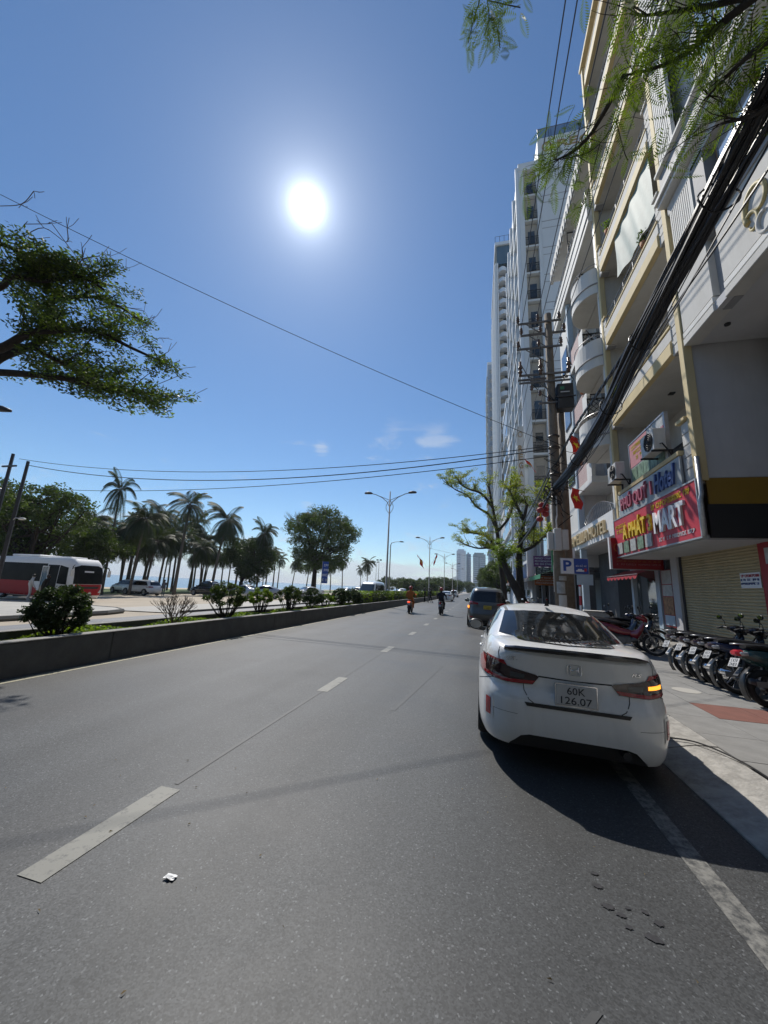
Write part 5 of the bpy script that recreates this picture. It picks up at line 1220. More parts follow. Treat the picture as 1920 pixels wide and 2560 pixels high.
for k in range(90):
    a = rr.uniform(0,2*pi); e = rr.uniform(.35,1.2); p = Vector((6.8*cos(a)*cos(e),6.8*sin(a)*cos(e),11.2+5.2*sin(e))); d = Vector((cos(a)*.8+rr.uniform(-.4,.4),sin(a)*.8,1.0)).normalized()
    q = p+d*rr.uniform(1.2,2.6); m.tube([p,p.lerp(q,.5)+Vector((rr.uniform(-.2,.2),0,0)),q], [.05,.035,.015], 4)
    for s in range(3): m.tube([p.lerp(q,.4+.2*s), p.lerp(q,.5+.2*s)+Vector((rr.uniform(-.7,.7),rr.uniform(-.5,.5),rr.uniform(.1,.7)))], [.025,.01], 4)
m.build('bare_twigs', 'bark_pale', bt)['kind'] = 'stuff'
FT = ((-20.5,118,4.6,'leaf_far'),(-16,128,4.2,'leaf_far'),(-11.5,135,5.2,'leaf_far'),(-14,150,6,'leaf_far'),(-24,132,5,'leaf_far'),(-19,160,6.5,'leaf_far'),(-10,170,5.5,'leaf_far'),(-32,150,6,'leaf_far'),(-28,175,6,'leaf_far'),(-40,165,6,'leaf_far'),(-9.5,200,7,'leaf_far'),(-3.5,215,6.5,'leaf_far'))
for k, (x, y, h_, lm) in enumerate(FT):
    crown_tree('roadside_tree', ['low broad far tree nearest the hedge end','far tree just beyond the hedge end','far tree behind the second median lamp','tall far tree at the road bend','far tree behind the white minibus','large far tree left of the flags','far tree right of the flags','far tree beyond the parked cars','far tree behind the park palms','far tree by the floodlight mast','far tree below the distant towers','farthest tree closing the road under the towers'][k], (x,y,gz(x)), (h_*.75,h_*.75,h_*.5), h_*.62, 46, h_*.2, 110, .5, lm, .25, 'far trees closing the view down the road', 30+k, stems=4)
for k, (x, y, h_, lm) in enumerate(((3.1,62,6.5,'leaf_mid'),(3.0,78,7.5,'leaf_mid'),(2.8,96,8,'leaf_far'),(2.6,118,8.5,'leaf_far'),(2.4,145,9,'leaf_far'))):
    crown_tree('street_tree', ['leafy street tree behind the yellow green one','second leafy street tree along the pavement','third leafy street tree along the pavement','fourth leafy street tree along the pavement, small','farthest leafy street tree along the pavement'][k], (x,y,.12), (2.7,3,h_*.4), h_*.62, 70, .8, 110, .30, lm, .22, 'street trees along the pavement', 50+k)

# pruned street trees with thin yellow green leaves
def pruned(label, limbs_, base, seed, nb, rtrunk):
    rr = random.Random(seed); t = thing('street_tree', label, 'tree', base, 0, 'pruned street trees'); m = MB(); tips = []
    for k, l in enumerate(limbs_):
        p = loc_pts(l, t); limb(m, p, rtrunk*.85 if k == 0 else rtrunk*.42, .04 if k else .09, 9)
        branchlets(m, p, rr, nb, 1.5, .035, tips, .0, .35)
    m.build('trunk', 'bark', t, smooth=True)
    cs = [tuple(q) for q in tips if q.z > 3.4 and rr.random() < .62]
    V = clumps(cs, .45, 44, .16, .34, .75, np.random.default_rng(seed), .38); leaf_obj('crown', V, 'leaf_yellow', t)
    V = clumps([c for c in cs if rr.random() < .5], .42, 22, .17, .34, .75, np.random.default_rng(seed+1), .38); leaf_obj('crown_inner', V, 'leaf_fresh', t)
    return t
pruned('pruned street tree with thin yellow green leaves leaning out over the parked car', T1, (T1[0][0][0],38,.12), 61, 20, .34)
pruned('dark trunked street tree standing behind the grey people carrier', T2[1:], (T2[1][0][0],28,.12), 62, 14, .36)
T2[0] = [(3.37,27.0,0.1),(2.77,27.0,1.44),(2.2,27.2,2.6),(1.86,27.4,3.5),(1.75,27.6,4.3)]
t2 = thing('street_tree', 'thick bare trunk leaning across behind the grey people carrier', 'tree', (T2[0][0][0],27,.12), 0, 'pruned street trees'); m = MB(); limb(m, loc_pts(T2[0], t2), .36, .13, 10); tp_ = []; branchlets(m, loc_pts(T2[0], t2)[2:], random.Random(4), 16, 1.3, .03, tp_, 0, .4); leaf_obj('crown', clumps([tuple(q) for q in tp_], .40, 36, .16, .34, .7, np.random.default_rng(4), .4), 'leaf_fresh', t2); m.build('trunk', 'bark', t2, smooth=True)
# feathery boughs overhead
def frond(L_, n, w_, rng):
    """one feathery leaf along +X: slim leaflets in pairs"""
    q = []
    for i in range(n):
        u = (i+.6)/n; x = L_*u; ln = w_*sin(pi*min(1,u*.85+.12))
        for s in (-1,1):
            a = np.array([x,0,-.12*L_*u*u]); d = np.array([.45,s*1.0,-.25]); d /= np.linalg.norm(d); b = np.array([1,0,0])*w_*.085
            q.append([a-b,a+d*ln*.5-b*1.1,a+d*ln,a+d*ln*.5+b*1.1])
    return np.array(q)
def spray(points, rng, per, L_, n, w_, down=.35):
    base_ = frond(L_, n, w_, rng); out_ = []
    for p in points:
        for k in range(per):
            az = rng.uniform(0,2*pi); el_ = rng.uniform(-.9,.35)-down; sc_ = rng.uniform(.7,1.25)
            X_ = np.array([cos(az)*cos(el_),sin(az)*cos(el_),sin(el_)]); Y_ = np.cross([0,0,1],X_); Y_ /= np.linalg.norm(Y_)+1e-9; Z_ = np.cross(X_,Y_)
            ro = rng.uniform(-.7,.7); Y2 = Y_*cos(ro)+Z_*sin(ro); Z2 = np.cross(X_,Y2)
            out_.append((base_*sc_) @ np.array([X_,Y2,Z2])+np.array(p))
    return np.concatenate(out_)
ft = thing('flame_tree', 'feathery leaved tree overhanging the pavement from the upper corner', 'tree', (5.2,0.2,.12)); rng = np.random.default_rng(8); rr = random.Random(8)
m = MB(); m.tube([(0,0,-.2),(-.1,.2,2.5),(-.3,.6,5),(-.6,1.0,6.9)], [.3,.24,.2,.15], 10); tips = []
for k, l in enumerate(OVB):
    p = loc_pts(l, ft)
    if k == 0: p = [Vector((-.6,1.0,6.9))]+p
    limb(m, p, .035 if k else .06, .010, 6); branchlets(m, p, rr, 16 if k in (2,4) else 26, .6, .006, tips, -.1, .1)
m.build('trunk', 'bark', ft, smooth=True)
cs = [tuple(t) for t in tips]; ovc = [tuple(q) for q in loc_pts(OV, ft)]
for k, c in enumerate(ovc[:8]): cs += [tuple(np.array(c)+rng.normal(size=3)*np.array([.24,.24,.2])) for _ in range(16 if k in (3,7) else 9 if k in (0,4) else 4)]
cs = [c for c in cs if c[2]+.12 > 6.55+.18*(c[0]+5.2-1.8)*0 and rr.random() < .72]
V = spray(cs, rng, 1, .34, 13, .085); leaf_obj('crown', V, 'leaf_tamarind', ft)
for pts_, nm, lab in ((SP,'hanging_spray','thin leafy spray hanging into the sky at the top edge'),(SP2,'hanging_spray','leafy sprays hanging in front of the balconies')):
    m = MB(); cs = []
    for l in pts_:
        p = loc_pts(l, ft); P = smooth_path(p,5); m.tube(P, .006, 4)
        for q in P[4:]:
            for s in range(2 if pts_ is SP else 1): cs.append(tuple(q+Vector((rr.uniform(-.06,.06),rr.uniform(-.06,.06),rr.uniform(-.05,.05)))))
    m.build('twig', 'bark', ft); V = spray(cs, rng, 1, .22, 11, .06, .25); o = leaf_obj(nm, V, 'leaf_tamarind', ft); o['label'] = lab

# coconut palms
def palm_mesh(seed, nfr, fl, hgt, lean):
    rr = random.Random(seed); rng = np.random.default_rng(seed); m = MB()
    P = smooth_path([(0,0,-.3),(lean*.15,0,hgt*.3),(lean*.5,0,hgt*.65),(lean,0,hgt)], 6)
    m.tube(P, list(np.linspace(.24,.13,len(P))), 8); top = P[-1]
    me_t = m.mesh('trunk', True); me_t.materials.append(MAT['palm_bark']); qs = []; mm = MB(); dry = []
    for k in range(nfr):
        az = 2*pi*k/nfr*2.4+rr.uniform(-.3,.3); el0 = rr.uniform(-.75,1.25); L_ = fl*rr.uniform(.8,1.1); n = 26
        p = np.array(top); d = np.array([cos(az)*cos(el0),sin(az)*cos(el0),sin(el0)]); pts = [p.copy()]
        for s in range(n):
            d = d+np.array([0,0,-.052-.035*cos(el0)]); d /= np.linalg.norm(d); p = p+d*L_/n; pts.append(p.copy())
            u = s/n
            if s < 2: continue
            side = np.cross(d,[0,0,1]); side /= np.linalg.norm(side)+1e-9; upv = np.cross(side,d)
            ln = fl*.27*sin(pi*min(.97,u*.9+.1))**.7
            for sg in (-1,1):
                e = side*sg*.8+d*.55+upv*.12+np.array([0,0,-.35]); e /= np.linalg.norm(e); w_ = d*fl*.017
                q1 = p+e*ln*.55; q2 = p+e*ln+np.array([0,0,-.3*ln]); qs.append([p-w_,q1-w_*.9,q2,q1+w_*.9])
        mm.tube([tuple(x) for x in pts[::3]], list(np.linspace(.035,.008,len(pts[::3]))), 4)
    for k in range(7):
        a = rr.uniform(0,2*pi); mm.ball((top.x+.28*cos(a),top.y+.28*sin(a),top.z-.25+rr.uniform(-.1,.1)), .13, 6, 5)
    me_c = np_mesh('fronds', np.array(qs), 4); me_c.materials.append(MAT['leaf_palm'])
    me_s = mm.mesh('stalks', True); me_s.materials.append(MAT['palm_bark'])
    return me_t, me_c, me_s
PV = [palm_mesh(s, nf, fl, 10, ln) for s, nf, fl, ln in ((1,38,3.9,.7),(2,44,4.2,-.9),(3,26,3.5,.3),(4,46,4.3,1.3))]
PALMS = [(-39.6,32.3,11.0),(-36.9,33.2,7.8),(-37.7,40.3,11.2),(-37.1,46.4,10.4),(-35.4,55.1,9.5),(-43.7,43.7,7.1),(-44.9,39.7,5.4),(-44.7,53.7,6.7),(-42.9,60.0,7.1),(-44.9,36.4,6.8),(-46.5,49.1,8.8),(-47.7,44.8,10.6),(-49.0,55.9,11.3),(-43.3,33.8,5.0),(-47.2,82.3,7.0),(-44.2,83.9,6.7),(-34.7,93.6,8.2),(-31.4,105.2,8.1),(-40.5,68.8,6.9),(-47.4,61.8,6.3),(-48.4,41.9,5.4),(-52.2,49.5,5.5),(-54.1,56.1,6.0),(-55.6,62.9,6.2),(-39.5,97.2,6.7),(-43.3,90.0,6.6),(-42.3,133.3,7.5),(-50,72,7.5),(-53,80,7.0),(-56,90,7.5),(-49,66,6.5),(-58,70,7),(-46,75,8),(-51,38,6.5),(-55,44,6.8),(-60,52,7.5),(-46.5,33.5,7.0),(-48.5,36.0,8.0),(-46.0,41.0,8.5),(-50.5,45.5,8.0),(-49.0,49.0,7.6),(-47.0,56.0,8.2),(-52,60,8.5),(-53.5,40.5,6.5),(-44,47,7.2),(-45.5,65,8),(-57,58,8),(-43,37.2,7.4),(-41.5,39.5,6.2),(-42.5,50.5,6.4),(-40.5,56.5,6.0)]
PLAB = {0:'tallest slim coconut palm standing clear above the others',4:'lone coconut palm with a star shaped crown beside the dense round tree',2:'tall full crowned coconut palm behind the dark pickup',3:'tall coconut palm at the edge of the palm row',1:'shorter bushy coconut palm beside the tallest one'}
for k, (x, y, zc_) in enumerate(PALMS):
    mt_, mc_, ms_ = PV[k % 4] if k else PV[2]
    t = thing('palm_tree', PLAB.get(k, 'coconut palm in the crowded row along the beach'), 'palm', (x,y,gz(x)), R.uniform(0,6.28), 'coconut palms along the beach'); s = (zc_-gz(x))/10
    if k: t.scale = (max(.66,s*.74)*R.uniform(.95,1.12),)*2+(s,)
    else: t.scale = (.58,.58,s)
    obj('trunk', mt_, None, t); obj('crown', mc_, None, t); obj('stalks', ms_, None, t)

# planter shrubs
def shrub(label, x, y, rad, hgt, n, leaf, lm, seed, stem=.35, group='clipped shrubs in the planter', per=60):
    rr = random.Random(seed); rng = np.random.default_rng(seed); t = thing('shrub', label, 'shrub', (x,y,.36), 0, group); m = MB(); cs = []
    for k in range(n):
        a = rng.uniform(0,2*pi); u = rng.uniform(-.75,1); r = sqrt(max(0,1-u*u))*rng.uniform(.75,1)*(1+.12*sin(3*a+seed)+.1*sin(5*a))
        cs.append((rad*r*cos(a), rad*r*sin(a), stem+(hgt-stem)*(.5+.5*u)*rng.uniform(.85,1.02)))
    for c in cs[::max(1,n//26)]:
        b = Vector((rr.uniform(-.08,.08),rr.uniform(-.08,.08),-.05)); c = Vector(c); m.tube([b,b.lerp(c,.5)+Vector((0,0,-.08)),c*.92], [.018,.012,.006], 5)
    m.build('stems', 'bark', t); V = clumps(cs, rad*.22, per, leaf, .5, .35, rng, .8); leaf_obj('foliage', V, lm, t)
    return t
shrub('large dense dark rounded shrub in the planter in front of the bus', -7.6, 5.5, .45, .95, 130, .06, 'leaf_dark', 1, .15, per=70)
shrub('open leafy shrub in the planter, next beyond the bare one', -7.6, 10.3, .55, 1.15, 60, .075, 'leaf_mid', 2, .4)
shrub('pale thin leaved shrub with visible stems in the planter', -7.6, 12.2, .42, 1.0, 34, .075, 'leaf_fresh', 3, .4)
shrub('grey green twiggy shrub in the planter before the sun glint', -7.6, 14.35, .5, 1.1, 46, .075, 'leaf_mid', 4, .35)
shrub('squat dark green shrub in the planter', -7.6, 16.6, .5, .95, 60, .08, 'leaf_dark', 5, .25)
shrub('small sparse shrub between two dark ones in the planter', -7.6, 18.2, .4, .75, 26, .08, 'leaf_fresh', 6, .3)
shrub('round dark shrub before the hedge blocks begin', -7.6, 20.4, .55, 1.05, 60, .085, 'leaf_dark', 7, .2)
shrub('second round dark shrub before the hedge blocks begin', -7.6, 22.4, .55, 1.05, 60, .085, 'leaf_dark', 8, .2)
rr = random.Random(5); t = thing('bare_shrub', 'leafless twiggy shrub in the planter beside the large dense one', 'shrub', (-7.6,8.26,.36)); m = MB()
def twig(p, d, ln, r, k):
    q = p+d*ln; m.tube([p,p.lerp(q,.5)+Vector((rr.uniform(-.03,.03),rr.uniform(-.03,.03),0)),q], [r,r*.85,r*.65], 5)
    if k:
        for s in range(rr.choice((2,3))): twig(q, (d+Vector((rr.uniform(-.6,.6),rr.uniform(-.6,.6),rr.uniform(-.1,.5)))).normalized(), ln*rr.uniform(.65,.9), r*.65, k-1)
for k in range(13): twig(Vector((rr.uniform(-.05,.05),rr.uniform(-.05,.05),0)), Vector((rr.uniform(-.7,.7),rr.uniform(-.9,.9),1)).normalized(), .28, .014, 3)
m.build('twigs', 'bark_pale', t)
for k in range(24):                                            # clipped hedge blocks
    y0 = 24.6+k*2.3; rng = np.random.default_rng(100+k); t = thing('hedge', ['nearest','second','third','fourth','fifth','sixth','seventh','eighth','ninth','tenth','eleventh','twelfth','thirteenth','fourteenth','fifteenth','sixteenth','seventeenth','eighteenth','nineteenth','twentieth','twenty first','twenty second','twenty third','farthest'][k]+' clipped green hedge block in the planter, counted from the shrubs', 'hedge', (-7.6,y0,.36), 0, 'clipped hedge blocks in the planter')
    n = 900; P = rng.uniform(-1,1,(n,3)); ax_ = rng.integers(0,3,n); P[np.arange(n),ax_] = np.sign(P[np.arange(n),ax_])*rng.uniform(.8,1.08,n); P = P*np.array([.42,1.02,.42])+np.array([0,0,.47])
    leaf_obj('foliage', leaf_quads(P, .13, .55, .2, rng), 'leaf_mid' if k % 3 else 'leaf_fresh', t); part(t, 'inner_stems', 'bark', (-.3,.3,-.9,.9,-.02,.7))
rng = np.random.default_rng(77); n = 26000; y = 3+27*rng.random(n)**1.3; P = np.stack([rng.uniform(-8.08,-7.08,n), y, .36+rng.uniform(0,.16,n)*(.6+.5*np.sin(y*2.3))], 1)
o = leaf_obj('ground_cover', leaf_quads(P, .075, .5, .5, rng), 'leaf_fresh', None); tag(o, 'low bright green ground cover growing along the planter', 'ground cover', kind='stuff')

# ---------------------------------------------------------------- vehicles
def interp(tab):
    xs = np.array([a for a, b in tab], float); ys = np.array([b for a, b in tab], float)
    d = np.diff(ys)/np.diff(xs); mm = np.zeros(len(xs)); mm[0] = d[0]; mm[-1] = d[-1]
    for i in range(1,len(xs)-1): mm[i] = 0 if d[i-1]*d[i] <= 0 else 2*d[i-1]*d[i]/(d[i-1]+d[i])
    def f(x):
        x = min(max(x, xs[0]), xs[-1]); i = min(int(np.searchsorted(xs, x, 'right'))-1, len(xs)-2); h = xs[i+1]-xs[i]; t = (x-xs[i])/h
        return (2*t**3-3*t*t+1)*ys[i]+(t**3-2*t*t+t)*h*mm[i]+(-2*t**3+3*t*t)*ys[i+1]+(t**3-t*t)*h*mm[i+1]
    return f
def shell(rows, wf, rf, ff, zbot, ztop, yc, n=5.0, cols=96, cap=6, crown=.02, bottom=True):
    """closed body: plan outlines stacked by height"""
    m = MB(); ring = []
    e = 2.0/n
    for t in rows:
        pts = []
        for k in range(cols):
            q = 2*pi*k/cols; c, s = cos(q), sin(q)
            x = wf(t)*math.copysign(abs(c)**e, c)
            y = yc+((ff(t)-yc) if s > 0 else (yc-rf(t)))*math.copysign(abs(s)**e, s)
            zb = zbot(y) if callable(zbot) else zbot; zt = ztop(y)
            pts.append((x, y, zb+t*(zt-zb)))
        ring.append(pts)
    for r in ring: m.v.extend(r)
    nr = len(ring)
    for k in range(1,cap+1):
        q = 1-k/cap*.985
        for (x, y, z) in ring[-1]:
            yy = yc+(y-yc)*q; m.v.append((x*q, yy, ztop(yy)+crown*(1-q*q)))
    tot = nr+cap
    for i in range(tot-1):
        for k in range(cols): m.f.append((i*cols+k, i*cols+(k+1)%cols, (i+1)*cols+(k+1)%cols, (i+1)*cols+k)); m.mi.append(0)
    m.f.append(tuple((tot-1)*cols+k for k in range(cols))); m.mi.append(0)
    if bottom: m.f.append(tuple(range(cols-1,-1,-1))); m.mi.append(0)
    return m
AX = {'rear':(Vector((0,1,0)), lambda a,b: Vector((a,-4,b))), 'front':(Vector((0,-1,0)), lambda a,b: Vector((a,16,b))),
      'left':(Vector((1,0,0)), lambda a,b: Vector((-4,a,b))), 'right':(Vector((-1,0,0)), lambda a,b: Vector((4,a,b))), 'top':(Vector((0,0,-1)), lambda a,b: Vector((a,b,6)))}
def panel(bvh, poly, ax, off, mx=.07):
    """polygon draped over the body and set slightly proud of it"""
    d, org = AX[ax]; bm = bmesh.new()
    f = bm.faces.new([bm.verts.new((a,b,0)) for a, b in poly]); bmesh.ops.triangulate(bm, faces=[f])
    for _ in range(6):
        es = [e for e in bm.edges if e.calc_length() > mx]
        if not es: break
        bmesh.ops.subdivide_edges(bm, edges=es, cuts=1); bmesh.ops.triangulate(bm, faces=bm.faces[:])
    last = None; bad = []
    for v in bm.verts:
        h = bvh.ray_cast(org(v.co.x, v.co.y), d)
        if h[0] is None:
            bad.append(v); continue
        nn = h[1] if h[1].dot(d) < 0 else -h[1]
        v.co = h[0]+nn*off
    if bad: bmesh.ops.delete(bm, geom=bad, context='VERTS')
    # outward normals
    bm.normal_update()
    for f in bm.faces:
        if f.normal.dot(d) > 0: f.normal_flip()
    me = bpy.data.meshes.new('panel'); bm.to_mesh(me); bm.free(); me.polygons.foreach_set('use_smooth', [True]*len(me.polygons)); return me
def seam(bvh, pts, ax, w_, off=.002):
    """thin strip along a polyline on the body"""
    d, org = AX[ax]; m = MB(); P = []
    for (a, b), (c, e) in zip(pts[:-1], pts[1:]):
        n = max(2, int(math.hypot(c-a, e-b)/.04))
        for k in range(n): P.append((a+(c-a)*k/n, b+(e-b)*k/n))
    P.append(pts[-1]); row = []
    for i, (a, b) in enumerate(P):
        p, q = P[max(i-1,0)], P[min(i+1,len(P)-1)]; tx, ty = q[0]-p[0], q[1]-p[1]; l_ = math.hypot(tx,ty) or 1; nx, ny = -ty/l_*w_/2, tx/l_*w_/2
        pr = []
        for s in (-1,1):
            h = bvh.ray_cast(org(a+nx*s, b+ny*s), d)
            if h[0] is None: break
            nn = h[1] if h[1].dot(d) < 0 else -h[1]; pr.append(h[0]+nn*off)
        if len(pr) == 2: row.append(pr)
    if len(row) > 1: m.grid(row)
    return m
def boolean_cut(o, cutters):
    for c in cutters:
        c.parent = o.parent; md = o.modifiers.new('c', 'BOOLEAN'); md.operation = 'DIFFERENCE'; md.object = c; md.solver = 'EXACT'
    dg = bpy.context.evaluated_depsgraph_get(); dg.update(); me = bpy.data.meshes.new_from_object(o.evaluated_get(dg))
    o.modifiers.clear(); o.data = me
    for c in cutters: bpy.data.objects.remove(c)
    return o
def sharpen(me, ang=32):
    me.polygons.foreach_set('use_smooth', [True]*len(me.polygons)); bm = bmesh.new(); bm.from_mesh(me)
    for e in bm.edges: e.smooth = not (len(e.link_faces) == 2 and e.calc_face_angle(0) > radians(ang))
    bm.to_mesh(me); bm.free()
def wheel(t, x, y, r, wd, side, mt='rim', spokes=10):
    w_ = bpy.data.objects.new('wheel', None); COL.objects.link(w_); w_.parent = t; w_.location = (x,y,r)
    m = MB(); m.lathe([(r*.66,-wd/2),(r*.93,-wd/2),(r,-wd*.36),(r,wd*.36),(r*.93,wd/2),(r*.66,wd/2),(r*.64,0),(r*.66,-wd/2)], (0,0,0), 0, 28); m.build('tyre', 'rubber', w_, smooth=False, autosmooth=40)
    m = MB(); s = side; m.lathe([(r*.655,s*wd*.46),(r*.62,s*wd*.42),(r*.6,s*wd*.2),(r*.2,s*wd*.15)], (0,0,0), 0, 28)
    for k in range(spokes):
        q = 2*pi*k/spokes; c, sn = cos(q), sin(q)
        for dq in (-.09,.09): m.cyl((s*wd*.36,r*.10*cos(q),r*.10*sin(q)),(s*wd*.40,r*.62*cos(q+dq),r*.62*sin(q+dq)),r*.045,r*.05,5)
    m.lathe([(.001,s*wd*.42),(r*.13,s*wd*.42),(r*.16,s*wd*.3)], (0,0,0), 0, 12); m.build('rim', mt, w_, autosmooth=40)
    m = MB(); m.disc((s*wd*.1,0,0), r*.6, 0, 20); m.build('brake_disc', 'metal_dark', w_)
    return w_
def make_car(name, label, cat, P, loc, rz, group=None, roll=0):
    t = thing(name, label, cat, loc, rz, group)
    if roll: t.rotation_euler = (0, roll, rz)
    L_ = P['L']; yc = L_*.5; W2 = P['W']/2
    lo = shell(P['rows'], interp(P['w']), interp(P['rear']), interp(P['front']), interp(P['zbot']), interp(P['deck']), yc, P.get('n',5.5), P.get('cols',96), 7, .03)
    gr = shell(P['grows'], interp(P['gw']), interp(P['grear']), interp(P['gfront']), interp(P['belt']), interp(P['roof']), P.get('gyc', yc), P.get('gn',6.0), P.get('cols',96), 7, P.get('gcrown',.05), True)
    allm = MB(); allm.add(lo.v, lo.f); allm.add(gr.v, gr.f)
    bvh = BVHTree.FromPolygons([Vector(v) for v in allm.v], allm.f)
    b = obj('body', lo.mesh('body'), P['paint'], t)
    cut = []
    for wy in P['wheels']:
        c = MB(); c.cyl((-2,wy,P['wr']),(2,wy,P['wr']),P['wr']*1.16,None,28); co = bpy.data.objects.new('cut', c.mesh('cut')); COL.objects.link(co); cut.append(co)
    if P.get('tailcut'):
        c = MB(); c.prism(P['tailcut'], 1, -.3, .55); co = c.build('cut', 'rubber', None, fix=True); cut.append(co)
    if P.get('bed'):
        c = MB(); c.box(-W2*.82,W2*.82,.12,P['bed'],P['bedz'],3); co = bpy.data.objects.new('cut', c.mesh('cut')); COL.objects.link(co); cut.append(co)
    boolean_cut(b, cut); sharpen(b.data, P.get('sharp',34))
    if not len(b.data.materials): b.data.materials.append(MAT[P['paint']])
    g = obj('cabin', gr.mesh('cabin'), P.get('cabpaint', P['paint']), t); sharpen(g.data, 40)
    part(t, 'underbody', 'plastic_black', (-W2*.72,W2*.72,.45,L_-.35,.17,.42))
    for wy in P['wheels']:
        for s in (-1,1): wheel(t, s*(W2-P['ww']/2-.012), wy, P['wr'], P['ww'], s, P.get('rim','rim'))
    ob = {}
    for (pn, mt, ax, poly, off, *rest) in P['panels']:
        par = t
        if rest and rest[0]: par = ob.get(rest[0], t)
        for side in ((1,-1) if ax in ('rear2','front2','top2') else (1,)):
            a2 = ax.rstrip('2'); pl = [(p*side, q) for p, q in poly] if side < 0 else poly
            o = obj(pn, panel(bvh, pl, a2, off, .05 if P.get('fine') else .12), mt, par if not isinstance(par, dict) else par)
        ob[pn] = o
        if ax == 'left':
            obj(pn, panel(bvh, poly, 'right', off, .05 if P.get('fine') else .12), mt, t)
    for (mt, ax, pts, w_) in P.get('seams', ()):
        axs = ('left','right') if ax == 'left' else (ax.rstrip('2'),)
        for a2 in axs:
            for side in ((1,-1) if ax.endswith('2') else (1,)):
                sm_ = seam(bvh, [(p*side,q) for p, q in pts] if side < 0 else pts, a2, w_)
                if sm_.f: sm_.build('panel_gap' if mt != 'chrome' else 'trim_strip', mt, t)
    for (mx_, my_, mz_) in P.get('mirrors', ()):
        for s in (-1,1):
            m = MB(); m.ball((s*mx_,my_,mz_), .12, 12, 8, (1.05,.55,.75)); mo = m.build('wing_mirror', P.get('mirmat','plastic_black'), t, smooth=True)
            m = MB(); m.obox((s*(mx_-.12),my_+.03,mz_-.07), .12, .06, .05); m.build('mirror_arm', 'plastic_black', t)
            m = MB(); m.disc((s*mx_,my_-.068,mz_), .07, 1, 14, .095); m.build('mirror_glass', 'mirror', mo)
    return t, bvh
def mirror_poly(p): return [(-a,b) for a, b in p]

